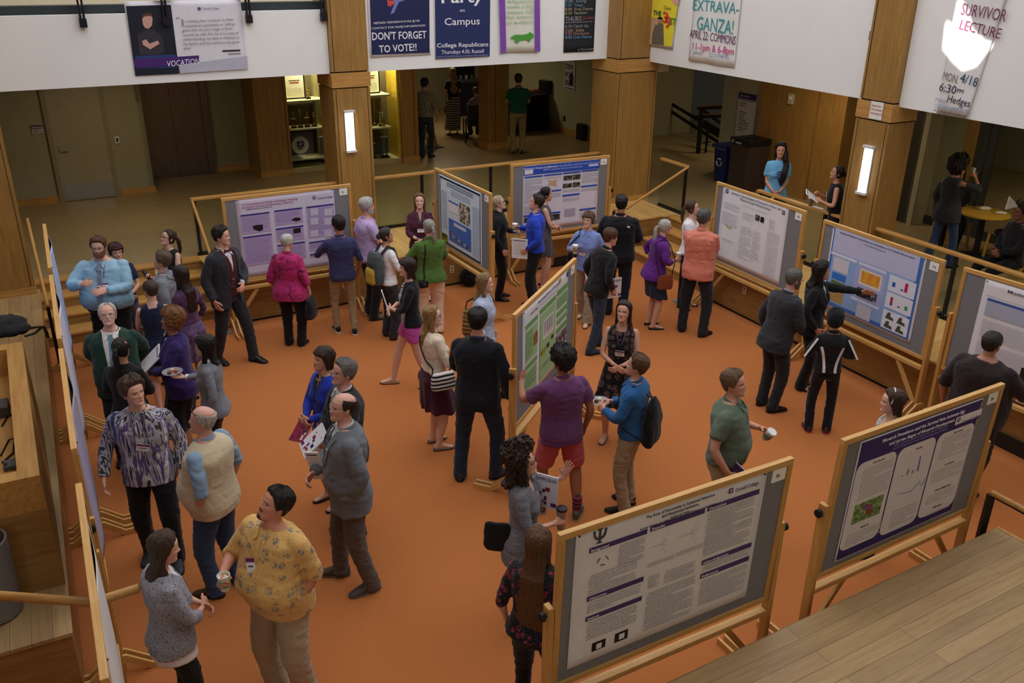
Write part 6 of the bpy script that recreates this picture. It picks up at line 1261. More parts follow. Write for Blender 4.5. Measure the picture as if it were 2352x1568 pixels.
for i, (tl, tr, bl, n) in enumerate((((322, 490), (628, 458), (305, 900), 18), ((650, 455), (950, 425), (650, 485), 2), ((1285, 380), (1560, 355), (1280, 550), 9), ((1268, 640), (1540, 612), (1265, 690), 3), ((640, 730), (930, 698), (640, 820), 5), ((958, 660), (1248, 630), (958, 710), 3), ((960, 800), (1240, 770), (955, 860), 4), ((1245, 1035), (1520, 1000), (1240, 1140), 6), ((310, 930), (560, 905), (305, 1070), 6))): b.lines(tl, tr, bl, n, INK, seed=i+60, fill=.4)
DKP = speckle('dark_print', [(.35, '14140F'), (.55, '4A4438'), (.72, '9A958C')], 22)
for tl, tr, bl in (((978, 430), (1122, 412), (976, 505)), ((1132, 412), (1262, 394), (1130, 490)), ((966, 562), (1115, 545), (964, 632)), ((1132, 540), (1255, 526), (1132, 615)), ((790, 1075), (915, 1058), (788, 1165)), ((312, 1135), (460, 1118), (310, 1215))): b.q(tl, tr, bl, DKP, 'photo_print', 3)
b.blob([(720, 490), (770, 510), (880, 485), (850, 540), (868, 600), (800, 580), (700, 590), (745, 545)], flat('C8A880', .6), 'figure'); b.q((995, 985), (1175, 960), (993, 1108), flat('A8A4BC', .6), 'chart_panel', 3)
# green board
b = Board(.356, 8.449, 68.49, .27, 'poster board with the green panelled poster in the middle of the carpet', '5b'); b.crop(1170, 580, 3.406)
b.poster((105, 465), (437, 800), 'white poster with green text panels about patterns of diversity', flat('DDDCE2', .55)); GR, GL = flat('6CA05C', .55), flat('98BE8A', .55)
for tl, tr, bl in (((128, 612), (218, 540), (125, 870)), ((240, 500), (360, 378), (225, 1010)), ((372, 352), (458, 272), (368, 452)), ((370, 520), (452, 445), (366, 575)), ((120, 945), (210, 848), (108, 1200))): b.q(tl, tr, bl, GL, 'text_panel', 1)
for tl, tr, th in (((125, 572), (220, 480), 34), ((238, 450), (363, 322), 38), ((375, 300), (460, 218), 40), ((370, 468), (455, 385), 38), ((365, 592), (448, 518), 38), ((122, 893), (213, 796), 36)): b.bar(tl, tr, th, GR)
for i, (tl, tr, bl, n) in enumerate((((130, 628), (180, 585), (128, 840), 20), ((375, 362), (455, 290), (370, 445), 8), ((372, 530), (450, 458), (368, 570), 4), ((122, 960), (205, 870), (112, 1090), 14), ((240, 890), (325, 800), (232, 930), 4))): b.lines(tl, tr, bl, n, flat('6E8E66', .6), seed=i+80)
b.q((263, 535), (342, 456), (258, 685), PAPER, 'chart_panel', 2)
for k in range(9): b.blob([(268+8*k, 540-8*k), (272+8*k, 536-8*k), (271+8*k, 630-8*k), (267+8*k, 634-8*k)], flat('4A4450' if k % 2 else '807A88', .6), 'chart_bar', 3); b.blob([(267+8*k, 634-8*k), (271+8*k, 630-8*k), (271+8*k, 655-8*k), (267+8*k, 660-8*k)], flat('C89090', .6), 'chart_bar', 3)
b.q((184, 640), (217, 598), (180, 735), speckle('fern_print', [(.4, '7A4A28'), (.6, 'A88048'), (.75, '4A7038')], 14), 'photo_print', 3); b.q((240, 785), (276, 722), (238, 828), speckle('fruit_print', [(.4, '243818'), (.55, 'A0A838'), (.7, 'D8C860')], 20), 'photo_print', 3); b.q((362, 662), (444, 560), (358, 770), speckle('lab_print', [(.38, '2C2A30'), (.55, '6C6870'), (.68, 'D0CED4')], 18), 'photo_print', 3); b.q((286, 715), (308, 695), (286, 750), flat('402830', .6), 'photo_print', 3); b.q((322, 650), (341, 625), (322, 680), flat('303848', .6), 'photo_print', 3)
b.tp('Discovering Patterns of Diversity', (220, 378), (382, 222), 22, flat('5A5A64', .6), bold=0); b.tp('Cornell College', (160, 470), (218, 420), 16, PURP, bold=0); b.lines((235, 410), (372, 280), (235, 422), 2, INK, seed=90); b.q((388, 205), (401, 195), (388, 240), flat('B8904C', .6), 'emblem', 3); b.blob([(444, 160), (452, 145), (458, 150), (456, 180), (448, 190)], flat('2C4890', .6), 'emblem')
# white board
b = Board(3.446, 12.175, -63.12, 0, 'poster board with the mostly white cholesterol poster beside the man in the salmon polo', '12b'); b.crop(1630, 400, 5.408)
b.poster((172, 130), (855, 1380), 'mostly white poster with two purple shields beside its title', flat('E6E6EC', .55)); b.tp('Systematic Characterization of Cholesterol in Planar Lipid', (278, 196), (892, 425), 30, flat('6E6E78', .6), bold=0); b.tp('Bilayers by Single-Molecule Studies', (384, 282), (758, 422), 30, flat('6E6E78', .6), bold=0); b.logo((208, 178), 62, PURP); b.logo((908, 445), 62, PURP); PI2 = flat('CDCDD6', .6)
for i, (tl, tr, bl, n) in enumerate((((185, 330), (380, 398), (175, 410), 7), ((160, 440), (358, 510), (145, 600), 14), ((415, 455), (550, 505), (405, 545), 7), ((385, 620), (530, 672), (340, 1020), 16), ((545, 690), (640, 725), (500, 1060), 15), ((745, 545), (820, 572), (735, 680), 9), ((720, 690), (880, 750), (640, 1240), 34), ((410, 370), (715, 482), (405, 385), 3), ((165, 780), (300, 830), (160, 810), 3))): b.lines(tl, tr, bl, n, PI2, seed=i+100, fill=.4)
b.q((575, 495), (628, 516), (570, 565), DKP, 'photo_print', 3); b.q((640, 524), (682, 540), (634, 590), flat('18181C', .6), 'photo_print', 3); b.blob([(190, 612), (240, 640), (275, 655), (272, 680), (225, 660)], speckle('lipid_print', [(.4, '4890B0'), (.55, 'A8C040'), (.7, 'D8D060')], 26), 'figure')
# blue board
b = Board(4.381, 10.151, -63.61, 0, 'poster board with the blue bar chart poster the woman in black points at', '13a'); b.crop(1880, 490, 4.355)
b.poster((150, 125), (910, 1300), 'blue gradient poster with bar charts and an orange map', flat('E4E6F0', .55)); x0, x1, z0, z1 = b.box; L = x1-x0; Hh = z1-z0; b.rect(x0+.03, x1-.03, z0+.03, z1-.01, flat('3E70C0', .5), 'blue_field', 1); b.rect(x0+.06, x1-.1, z0+.08, z1-.01, flat('8EB0E0', .5), 'blue_field', 2)
b.rect(x0+.05, x1-.08, fz(.29), z1-.01, flat('C0C4E4', .5), 'title_band', 3); ln(b, x0+.08, x1-.12, fz(.13), fz(.285), 16, 8, flat('A0A8C8', .6))
b.tp('Examining the Nutritional Content Differences and Assimilations at Two Thermally Different Locations', (222, 172), (972, 440), 19, flat('4A4A5C', .6), lay=5); b.tp('Cornell College Biology Department', (462, 300), (680, 378), 14, flat('5A5A6C', .6), lay=5, bold=0)
for xa, xb, za, zb_, c_ in ((.03, .33, .3, .335, 'DCE2F2'), (.35, .65, .3, .335, 'D4D8EE'), (.33, .64, .74, .775, 'D4DCF0')): b.rect(fx(xa), fx(xb), fz(zb_), fz(za), flat(c_, .5), 'heading_bar', 4)
for xa, xb, za, zb_, c_ in ((.07, .25, .35, .52, 'D0D0DC'), (.38, .62, .37, .56, 'E0D8D0'), (.69, .96, .31, .5, 'DCE0EE'), (.69, .96, .515, .7, 'DCE0EE'), (.69, .96, .73, .95, 'E2E4EE'), (.41, .57, .79, .96, 'C8C8D8'), (.33, .66, .34, .73, 'B4B8E0'), (.08, .24, .54, .62, '3078D0'), (.08, .24, .64, .74, '5A7448'), (.08, .24, .76, .9, 'B09058')): b.rect(fx(xa), fx(xb), fz(zb_), fz(za), flat(c_, .5) if xb-xa < .31 else flat('A8B0DC', .5), 'figure_panel', 4 if xb-xa > .31 else 5)
b.rect(fx(.4), fx(.6), fz(.53), fz(.39), speckle('heat_map_print', [(.35, 'D07838'), (.5, 'E09838'), (.65, 'D8B840')], 7), 'map_print', 6); b.rect(fx(.38), fx(.6), fz(.71), fz(.6), speckle('team_print', [(.42, '1C1C24'), (.55, '4A4858'), (.66, 'C8C0C0')], 14), 'photo_print', 6)
for xa, xb, za, zb_, c_ in ((.73, .76, .385, .44, '2C5CB0'), (.82, .845, .43, .45, '2C5CB0'), (.855, .885, .345, .45, 'C02858'), (.74, .765, .56, .64, 'B02850'), (.74, .765, .64, .66, '2C50A0'), (.82, .845, .635, .65, '3A3A50'), (.89, .92, .6, .65, '40A058')): b.rect(fx(xa), fx(xb), fz(zb_), fz(za), flat(c_, .5), 'chart_bar', 6)
for xa, za in ((.72, .745), (.84, .75), (.72, .85), (.84, .85)): m = MB(); y = -.0235; m.prism([(fx(xa), fz(za+.08)), (fx(xa+.09), fz(za+.085)), (fx(xa+.08), fz(za+.05)), (fx(xa+.05), fz(za+.045)), (fx(xa+.05), fz(za)), (fx(xa+.02), fz(za+.005))], 0, .0005, flat('4C5048', .6), lambda a, b_, c: (a, y-c, b_)); b.ob(m, 'machine_print', b.pe)
# right edge board
b = Board(5.4, 8.354, -56.27, .64, 'poster board at the right edge of the picture behind the man in the brown T-shirt', '14b')
b.poster((-.654, 1.886), (.74, .83), 'white physics poster with a pale blue boxed abstract at the right edge', flat('E0DEE4', .55), abs_=True); x0, x1, z0, z1 = b.box; L = x1-x0; Hh = z1-z0
b.tx('Motion of a Ball on a Spring', fx(.18), fz(.035), L*.62, .035, flat('5A5A66', .6)); b.tx('RF-ED', fx(.42), fz(.085), L*.12, .032, flat('5A5A66', .6)); b.rect(fx(.03), fx(.97), fz(.158), fz(.155), INK, 'rule_line', 2); b.rect(fx(.05), fx(.5), fz(.36), fz(.18), flat('A8B4D0', .5), 'abstract_panel', 2); b.rect(fx(.05), fx(.5), fz(.205), fz(.18), flat('4058A0', .5), 'heading_bar', 3); ln(b, fx(.06), fx(.49), fz(.22), fz(.35), 14, 9); ln(b, fx(.05), fx(.45), fz(.4), fz(.6), 14, 10, PI2); ln(b, fx(.05), fx(.45), fz(.64), fz(.9), 18, 11, PI2); ln(b, fx(.53), fx(.95), fz(.2), fz(.7), 30, 12); b.rect(fx(.42), fx(.6), fz(.97), fz(.76), flat('241E1C', .5), 'photo_print', 3); b.rect(fx(.62), fx(.8), fz(.97), fz(.82), speckle('equation_print', [(.4, '30283C'), (.6, 'C8A040')], 10), 'photo_print', 3)
# the row of four along the left wall, seen end-on
for k, ((b0, b1), lab, card, pl, mt) in enumerate((((-.475, -2.32), 'farthest poster board of the end-on row along the left wall', None, 'pale blue curling poster on the farthest end-on board at the left', flat('A8BCE4', .5)), ((-2.56, -4.39), 'second poster board from the far end of the end-on row at the left', None, 'white and purple curling poster on the second end-on board at the left', flat('CFCBDD', .5)), ((-4.60, -6.48), 'third poster board from the far end of the end-on row at the left', None, 'purple edged poster on the third end-on board, beside the patterned shirt', flat('A09AB4', .5)), ((-6.92, -8.76), 'nearest poster board of the end-on row at the left, its top edge catching light', None, 'white poster with a red edge on the nearest end-on board at the left', flat('D8D6D4', .5)))):
    P0 = [np.array(FB['P']+FB['y']*q) for q in (b0, b1)]; rr_ = -9.085; ctr = np.array([0., 0.])
    # walk along the back frame line b to the point at offset rr_ of the right frame
    pts = []
    for p in P0: tt = (rr_-(p-FRt['P'])@FRt['y'])/(FB['x']@FRt['y']); pts.append(p+FB['x']*tt)
    ctr = (pts[0]+pts[1])/2; b = Board(ctr[0], ctr[1], 117.8, 0, lab)
    b.poster((-.74, 1.9), (.72, .82), pl, mt, abs_=True, bulge=.05 if k < 3 else .03); x0, x1, z0, z1 = b.box
    if k: b.rect(x0, x0+.02, z0, z1, flat('5A2C6C' if k < 3 else 'B03038', .5), 'edge_strip', 1)
# ------------------------------------------------------------------ carried things
D = Dressed
t = NT('clear_plastic'); t.b.inputs['Transmission Weight'].default_value = .75; t.b.inputs['IOR'].default_value = 1.2; CLEAR = t.done('E8E8EC', .1)
def put_at(o, P, p, yaw=0, rx=0, ry=0): o.location = P.world(p); o.rotation_euler = (Matrix.Rotation(yaw-P.yaw, 4, 'Z') @ Matrix.Rotation(ry, 4, 'Y') @ Matrix.Rotation(rx, 4, 'X')).to_euler()
def cup(P, i, label, lid=True, body='DDE2D4', tilt=(0, 0), sc=1.0):
    g_, x, d, z = P.grip(i); o = empty('coffee_cup', (0, 0, 0), 0, label, 'cup'); put_at(o, P, g_-np.array([0, 0, .05*sc]), 0, tilt[0], tilt[1])
    m = MB(); m.lathe([(0, 0), (.029, 0), (.041, .112), (.043, .116), (.04, .116), (.036, .095), (0, .092)], flat(body, .6), n=18); m.build('cup_body', o, smooth=True)
    m = MB(); m.lathe([(.0325, .03), (.0375, .03), (.0405, .085), (.0365, .085)], flat('8A8468' if lid else '8CA888', .8), n=18); m.build('sleeve', o, smooth=True)
    m = MB()
    if lid: m.lathe([(0, .112), (.044, .112), (.045, .12), (.038, .128), (.036, .124), (0, .124)], flat('ECECE8', .4), n=18); m.build('lid', o, smooth=True)
    else: m.lathe([(0, .09), (.0365, .09), (.0365, .0935), (0, .0935)], flat('B8B4AC', .5), n=18); m.build('drink', o)
    return o
def sheet(P, p, label, yaw=0, rx=0, ry=0, size=(.215, .28), kind='papers', cover='E6E5EA', art=None, thick=.008, name=None, cat=None):
    w, h = size; o = empty(name or ('program_booklet' if kind == 'booklet' else 'paper_sheets'), (0, 0, 0), 0, label, cat or ('booklet' if kind == 'booklet' else 'papers')); put_at(o, P, p, yaw, rx, ry)
    m = MB(); m.box((0, 0, 0), (w, thick, h), flat('F0F0F2', .6)); m.build('pages', o)
    m = MB(); m.box((0, -thick/2-.001, 0), (w+.004, .002, h+.004), flat(cover, .5)); m.box((0, thick/2+.001, 0), (w+.004, .002, h+.004), flat(cover, .5)); m.build('cover', o)
    if kind == 'booklet':
        for s_ in (-1, 1):
            m = MB(); y = s_*(thick/2+.003); rr = random.Random(7)
            for k in range(9): q = (rr.uniform(-.4, .4)*w, rr.uniform(-.4, .1)*h); m.box((q[0], y, q[1]), (w*rr.uniform(.1, .25), .001, h*rr.uniform(.08, .2)), flat(['8A2030', '5A2060', 'D8D4D8', '2A2C50'][k % 4], .5))
            m.build('cover_art', o)
        ftxt('SYMPOSIUM', o, -w*.42, h*.44, w*.84, .03, flat('2C2050', .5), -thick/2-.004)
    else:
        m = MB()
        for s_ in (-1, 1):
            for k in range(11): m.box((-w*.02*(k % 3), s_*(thick/2+.0025), h*(.3-.06*k)), (w*(.78-.08*(k % 3)), .0008, h*.014), flat('A8A8B0', .6))
            m.box((0, s_*(thick/2+.0025), h*.41), (w*.8, .0008, h*.045), flat(art or '4A4A58', .6))
        m.build('print_lines', o)['kind'] = 'stuff'
    return o
def plate(P, i, label, foods=(('D8C8A0', 'cookie'), ('7A4A2C', 'brownie'), ('B83A38', 'strawberry')), clear=True, off=(0, 0, 0)):
    g_, x, d, z = P.grip(i); o = empty('dessert_plate', (0, 0, 0), 0, label, 'plate'); p = g_+np.array([0, .05, .02])+np.array(off); put_at(o, P, p)
    m = MB(); m.lathe([(0, 0), (.06, 0), (.075, .006), (.1, .014), (.1, .017), (.074, .01), (.058, .004), (0, .004)], CLEAR, n=28); m.build('dish', o, smooth=True)
    for k, (c, n) in enumerate(foods):
        a = 2.1*k+.4; v = Vol(); v.ball((0, 0, 0), (.026, .022, .014), 6); me = v.remesh(.006, 1); wrinkle(me, .004, (60, 60, 60), k); f = finish(me, n, flat(c, .7), None); f.location = P.world(p+np.array([.035*math.cos(a), .035*math.sin(a), .018])); tag(f, '%s lying on the %s' % (n, label), 'food')
    return o
def bag_world(me, name, mat, P, label, cat='bag'): o = finish(me, name, mat, None); o.location = P.loc; o.rotation_euler = (0, 0, -P.yaw); return tag(o, label, cat)
def backpack(P, c1, c2, label, h=.46, w=.3, d=.17):
    e = empty('backpack', tuple(P.loc), -P.yaw, label, 'backpack'); q, n = P.surf(0, 1.2, True); T = lambda x, y, z: P.TP((x, -.13-y, z)); R_ = P.RT(1.3); bk = -R_[:, 1]
    yb = q+bk*.0; top = 1.43*1; v = Vol(); L = []
    for f, a, b in ((0, .72, .7), (.06, .9, .92), (.35, 1, 1), (.7, .95, .9), (.9, .8, .7), (1.0, .55, .42)): L.append((q+bk*(d*.5)+R_[:, 2]*(-h*.55+h*f), R_[:, 0], bk, w/2*a, d/2*b))
    v.rings(L, 28, 3.2); me = v.remesh(.01, 3); wrinkle(me, .006, (14, 14, 14), 2); finish(me, 'main_compartment', cloth(c1), e)
    v = Vol(); L = []
    for f, a, b in ((.03, .7, .7), (.1, .95, 1), (.4, 1, 1), (.52, .8, .7)): L.append((q+bk*(d*.95)+R_[:, 2]*(-h*.55+h*f), R_[:, 0], bk, w*.36*a, .05*b))
    v.rings(L, 20, 3); me = v.remesh(.01, 3); finish(me, 'front_pocket', cloth(c2), e); m = MB(); m.tube([q+bk*d*1.0+R_[:, 2]*(.04)+R_[:, 0]*x for x in np.linspace(-w*.4, w*.4, 6)], .006, BLACK, 6); m.build('zip', e)
    for sx in (-1, 1):
        zs = np.linspace(1.12, 1.44, 8); p, nn = P.path([(sx*.11, z) for z in zs], lift=.008); p += [P.TP((sx*.1, -.03, 1.5)), q+R_[:, 2]*h*.38+R_[:, 0]*sx*.08+bk*.03]; nn += [P.TD((0, 0, 1)), bk*1.0]
        V, F = ribbon(p, nn, [.05]*len(p), .01); m = MB(); m.add(V, F, cloth('1A1A1E')); m.build('shoulder_strap', e)
    return e
def strap(e, P, pts, w=.02, mat=None, name='strap'):
    m = MB(); m.tube([tuple(p) for p in pts], .007, mat or BLACK, 8, w/.014); return m.build(name, e, smooth=True)
def purse(P, side, z, c1, label, size=(.26, .09, .2), strap_side=None, pat=None, y=0.0, cat='bag', x=None, straps=True, long_=False):
    e = empty('handbag', tuple(P.loc), -P.yaw, label, cat); w, d, h = size; c = P.TP(((x if x is not None else side*.27*P.w), y, z)); v = Vol()
    v.rings([(c+np.array([0, 0, -h/2+h*f]), (0, 1, 0), (1, 0, 0), w/2*a, d/2*b) for f, a, b in ((0, .85, .8), (.15, 1, 1), (.7, .95, .9), (1, .85, .45))], 24, 3); me = v.remesh(.01, 3); wrinkle(me, .006, (12, 12, 12), 4); finish(me, 'pouch', c1 if not isinstance(c1, str) else cloth(c1), e)
    if straps:
        s2 = side if strap_side is None else strap_side; a, b = P.surf(s2*.1, 1.4, False, .012)[0], P.surf(s2*.1, 1.4, True, .012)[0]; t_ = P.TP((s2*.11, -.01, 1.485 if abs(s2) < 2 else 1.47)); F_ = c+np.array([0, w*.38, h*.45]); B_ = c+np.array([0, -w*.38, h*.45])
        if s2 == side: strap(e, P, [F_, (F_+a)/2+np.array([side*.06, .04, 0]), a, t_, b, (B_+b)/2+np.array([side*.06, -.04, 0]), B_])
        else:
            f_, n_ = P.path([(s2*.1+(side*.2-s2*.1)*k, 1.38-.38*k) for k in np.linspace(0, 1, 6)], lift=.012); k_, n_ = P.path([(s2*.1+(side*.2-s2*.1)*k, 1.38-.38*k) for k in np.linspace(0, 1, 6)], True, .012); strap(e, P, [F_]+f_[::-1]+[t_]+k_+[B_])
    return e
# ------------------------------------------------------------------ the people
C_ = cloth
def who(u, v, h, yaw, sex, label, z0=0.0, dx=(0, 0), **k):
    p = at(u, v, z0+h); return D((p[0]+dx[0], p[1]+dx[1], z0), R(yaw), h, sex, label=label, **k)
BK = C_('17171B'); DK = C_('232328'); DENIM = C_('27344E', '3C4C68'); SHB = flat('1A1718', .35); SHBR = flat('4A3424', .45)
SK1, SK2, SK3, SK4 = 'D2A48E', 'C89880', 'A87658', '7A5040'
# left group
p = who(224, 543, 1.84, 172, 'm', 'large bearded man in a pale blue shirt and striped tie, gesturing with both hands', w=1.36, belly=.13, skin=SK1, hair='6A3C24', beard='full', fat=.012, jaw=1.15, glasses='3A3030', L=((-.12, .2, -.2), (1, -.2, -.7), 'flat'), Rr=((-.06, .22, -.1), (1, -.2, -.7), 'loose'), fine=True)
p.pants(C_('16161A'), waist=1.02); p.top(C_('86AEC6', 'A2C4D8', 'vstripe', 3), 'long', .93, .022, 'collar'); p.tie(C_('6C7890', '9C94A4', 'check', 2), z1=1.02); p.badge(-.04, 1.22); p.shoes(SHB)
p = who(262, 559, 1.62, 140, 'f', 'woman with short dark red hair and navy top, half hidden behind the big bearded man', skin=SK2, hair='4A2020', hstyle='pixie', L='clasp', Rr='clasp')
p.pants(C_('584A58'), 'slim'); p.top(C_('1C2340'), 'short', .88, neck='scoop'); p.shoes(SHB, 'flat')
p = who(380, 528, 1.64, 205, 'f', 'woman with glasses and black tank top looking down, farthest back on the left', skin='D8AC98', hair='3C261E', hstyle='pony-25', glasses='2A2020', L='clasp', Rr='clasp', head=(20, -22), bare=True)
p.pants(BK, 'slim'); p.top(C_('18181C'), 'none', .9, neck='tank'); p.shoes(SHB, 'flat')
m = MB(); a, n_ = p.path([(.075, z) for z in np.linspace(1.3, 1.42, 4)], lift=.003); V, F = ribbon(a+[p.TP((.078, -.01, 1.47))], n_+[p.TD((0, 0, 1))], [.025]*5, .004); m.add(V, F, flat('3AA0C8', .6)); m.build('blue_strap', p.o)
p = who(368, 578, 1.7, 268, 'm', 'young man in a grey hooded top holding a phone to his chin', skin=SK1, hair='6A5644', L='down', Rr=((-.1, .2, -.03), (.6, -.4, -1), 'grip'), head=(0, -14))
p.pants(C_('30343C')); p.top(C_('6C7078', '8A8E96', 'melange'), 'long', .84, .026, 'stand'); p.shoes(SHB); v = Vol(); v.tube([p.TP((-.1, -.07, 1.44)), p.TP((0, -.13, 1.42)), p.TP((.1, -.07, 1.44))], [(.04, .035), (.055, .05), (.04, .035)], 12); finish(v.remesh(.012, 3), 'hood', C_('6C7078', '8A8E96', 'melange'), p.o)
g_, x_, d_, z_ = p.grip(1); m = MB(); m.box((0, 0, 0), (.07, .012, .14), BLACK); m.box((0, -.007, .0), (.06, .002, .12), flat('2A3440', .2)); o = m.build('mobile_phone', None); put_at(o, p, g_+np.array([0, .01, .03]), 0, R(-30)); tag(o, 'black phone held by the young man in the grey hooded top', 'phone')
p = who(415, 612, 1.66, 292, 'f', 'woman with long dark brown hair in a purple patterned dress, seen from behind', skin=SK2, hair='2A1A16', hstyle='long-48', L='clasp', Rr='hang', glasses='3A3030')
p.skirt(C_('3A3450', '6A5078', 'blotch', 2, '2A2838'), .5, .03, name='dress_skirt'); p.top(C_('4A2C4C', '7A6A80', 'speck'), 'three', .98, .014, 'scoop', name='dress'); p.shoes(SHB, 'flat')
p = who(341, 646, 1.63, 335, 'f', 'woman with short brown hair in a sleeveless navy dress, back turned', skin='D8AC98', hair='4A3228', hstyle='crop', L='clasp', Rr='clasp', head=(-30, -5), bare=True)
p.skirt(C_('1C2440'), .55, .03, name='dress_skirt'); p.top(C_('1C2440'), 'none', .98, .012, None, name='dress', cut=[([(-.07, 1.56), (.07, 1.56), (.05, 1.43), (-.05, 1.43)], -.5, .5)]); p.shoes(SHB, 'flat')
p = who(243, 699, 1.77, 163, 'm', 'white-haired man with a moustache in a dark green blazer and patterned tie', w=1.1, belly=.05, skin='CFA090', hair='D8D4CC', hstyle='recede', beard='mustache', old=1, glasses='9A9488', L='back', Rr='back', head=(-5, -24), fine=True)
p.pants(C_('20262C')); p.top(C_('E0DCDA'), 'long', .93, .014, 'collar'); p.tie(C_('5C8C9C', 'B04848', 'floral', 1.4, 'D8D4CC')); p.jacket(C_('1E3A30'), hem=.78, v=1.1, open_=.05, w=.085); p.shoes(SHB)
p = who(272, 780, 1.62, 2, 'f', 'woman with a black ponytail and black blazer, back turned, facing the man in green', skin=SK3, hair='14100F', hstyle='pony-34-16', L=((-.02, .26, -.24), (.7, -.4, -1), 'grip'), Rr='clasp', fine=True)
p.pants(BK); p.top(C_('E0DCDA'), 'none', .93, .012); p.jacket(C_('141416'), hem=.82); p.shoes(SHB, 'flat'); cup(p, 0, 'white paper cup in the hand of the woman with the black ponytail')
m = MB(); q = p.HP((.06, -.03, .19)); 
for k in range(5): m.tube([q, q+np.array([.02*math.cos(k*1.26), .005, .02*math.sin(k*1.26)])], [.008, .012], flat('D8C8A8' if k else 'A04050', .6), 8)
m.build('hair_flower', p.o, smooth=True)
p = who(390, 712, 1.68, 252, 'f', 'woman with auburn curls and glasses in a purple blazer holding papers', w=1.18, belly=.04, skin='9C6C50', hair='8A5A30', hstyle='afro', glasses='C8C0A8', L='clasp2', Rr='clasp2', head=(5, -14), fine=True, bare=True)
p.skirt(BK, .38, -.0, slim=.02); p.top(C_('E0DEDC', '2A2A30', 'check', 1.6), 'none', .96, .014, 'scoop', name='blouse'); p.jacket(C_('33215E'), hem=.8, open_=.04, v=1.12, sleeve='long'); p.shoes(SHB, 'flat')
m = MB(); m.tube([p.HP((.055*math.sin(a), .05+.01*math.cos(a), -.035-.035*math.cos(a))) for a in np.linspace(-1.7, 1.7, 11)], .006, flat('C8B890', .4), 8); m.build('necklace', p.o, smooth=True)
sheet(p, p.TP((.02, .27, 1.2)), 'printed papers held against the purple blazer', 0, R(42), R(-18), (.22, .3))
p = who(470, 772, 1.6, 265, 'f', 'young woman with black hair and glasses in a grey cardigan, holding a clear plate', skin='D8B098', hair='15120F', hstyle='bob-22', glasses='2A2424', L='down', Rr=((.02, .32, -.2), (.8, -.4, -1), 'flat', ((-.2, 1, .1), (0, 0, 1))), head=(5, -6), fine=True)
p.pants(BK, 'slim'); p.top(C_('E8E6E4'), 'long', .86, .012, 'collar'); p.jacket(C_('6A6C74', '82848C', 'melange'), hem=.85, v=1.42, w=.05, lapel=False, open_=.02, off=.024, name='cardigan'); p.cuffs(C_('E8E6E4')); p.shoes(SHB, 'flat')
plate(p, 1, 'clear dessert plate held by the young woman in the grey cardigan')
p = who(300, 864, 1.8, 168, 'm', 'tall young man in a boldly patterned blue and grey shirt with a badge', w=1.1, skin='CF9C84', hair='5A4430', hstyle='messy', L='down', Rr=((.12, .14, -.46), (.5, -1, 0), 'relaxed'), head=(-42, -8), fine=True, feet=((-.14, .12, 10), (.1, -.05, 10)))
p.pants(C_('17171A')); p.top(C_('2A2C50', 'A8A4A8', 'ikat', 1), 'long', .82, .024, 'collar', .01); p.badge(-.02, 1.2, rz=-.3); p.shoes(flat('2C3038', .5))
p = who(462, 937, 1.75, 284, 'm', 'bald man in a beige vest over a blue shirt and jeans, glasses on his head', w=1.16, belly=.09, skin='D09C8C', hair='C8C0B8', hstyle='bald', beard='goatee', old=1, L='pocket', Rr='down', head=(-18, -8), fine=True, feet=((-.1, .05, 10), (.12, -.04, 14)))
p.pants(C_('2C4468', '45608A')); p.top(C_('86A0BC'), 'half', .86, .018, 'collar', soff=.012); p.top(C_('C9B99A', 'D4C6AA'), 'none', .84, .032, None, amp=.005, name='vest', cut=[([(-.07, 1.56), (.07, 1.56), (.035, 1.2), (.03, .7), (-.03, .7), (-.035, 1.2)], 0, .6)]); p.shoes(SHBR)
m = MB(); m.tube([p.HP((sx, y, z)) for sx, y, z in ((-.08, -.01, .14), (-.07, .05, .2), (-.03, .085, .215), (.03, .085, .215), (.07, .05, .2), (.08, -.01, .14))], .003, BLACK, 6); m.build('glasses_on_head', p.o, smooth=True)
p = who(354, 1230, 1.66, 52, 'f', 'woman with long straight brown hair in a speckled grey sweater, nearest at the left', skin='D8A890', hair='4A3222', hstyle='long-42', L='clasp', Rr='clasp', head=(10, 10), fine=True)
p.pants(BK, 'slim'); p.top(C_('E4DEE4'), 'none', .8, .016, None, name='white_blouse', flare=.02); p.top(C_('4C4C56', 'A8A6AE', 'melange', 1, '76747E'), 'three', .87, .03, 'scoop', .015, name='sweater'); p.badge(.06, 1.14, size=(.09, .07)); p.shoes(SHB, 'flat')
m = MB(); m.tube([p.TP((.062*math.sin(a), .03+.05*math.cos(a), 1.47-.05*math.cos(a))) for a in np.linspace(-1.9, 1.9, 13)], .005, flat('E0DCD4', .3), 8); m.build('necklace', p.o, smooth=True)
p = who(624, 1117, 1.77, 212, 'm', 'dark-haired man in a yellow floral shirt, looking into his paper cup', w=1.18, belly=.1, skin='C98A72', hair='17130F', beard='goatee', glasses='B8A880', L='pocket', Rr=((-.02, .235, -.2), (.9, -.6, -.6), 'grip'), head=(26, -28), fine=True, feet=((-.12, 0, 12), (.12, .06, 12)))
p.pants(C_('A8967E', 'B4A48C'), 'loose'); p.top(C_('D6AC68', '7C7C78', 'floral', .75, 'B0883C'), 'half', .83, .03, 'polo', .02, soff=.022, z1=1.47); p.badge(.03, 1.25, strapless=True, size=(.075, .1), rz=.3); p.shoes(SHBR); cup(p, 1, 'open white paper cup held by the man in the yellow floral shirt', False, sc=1)
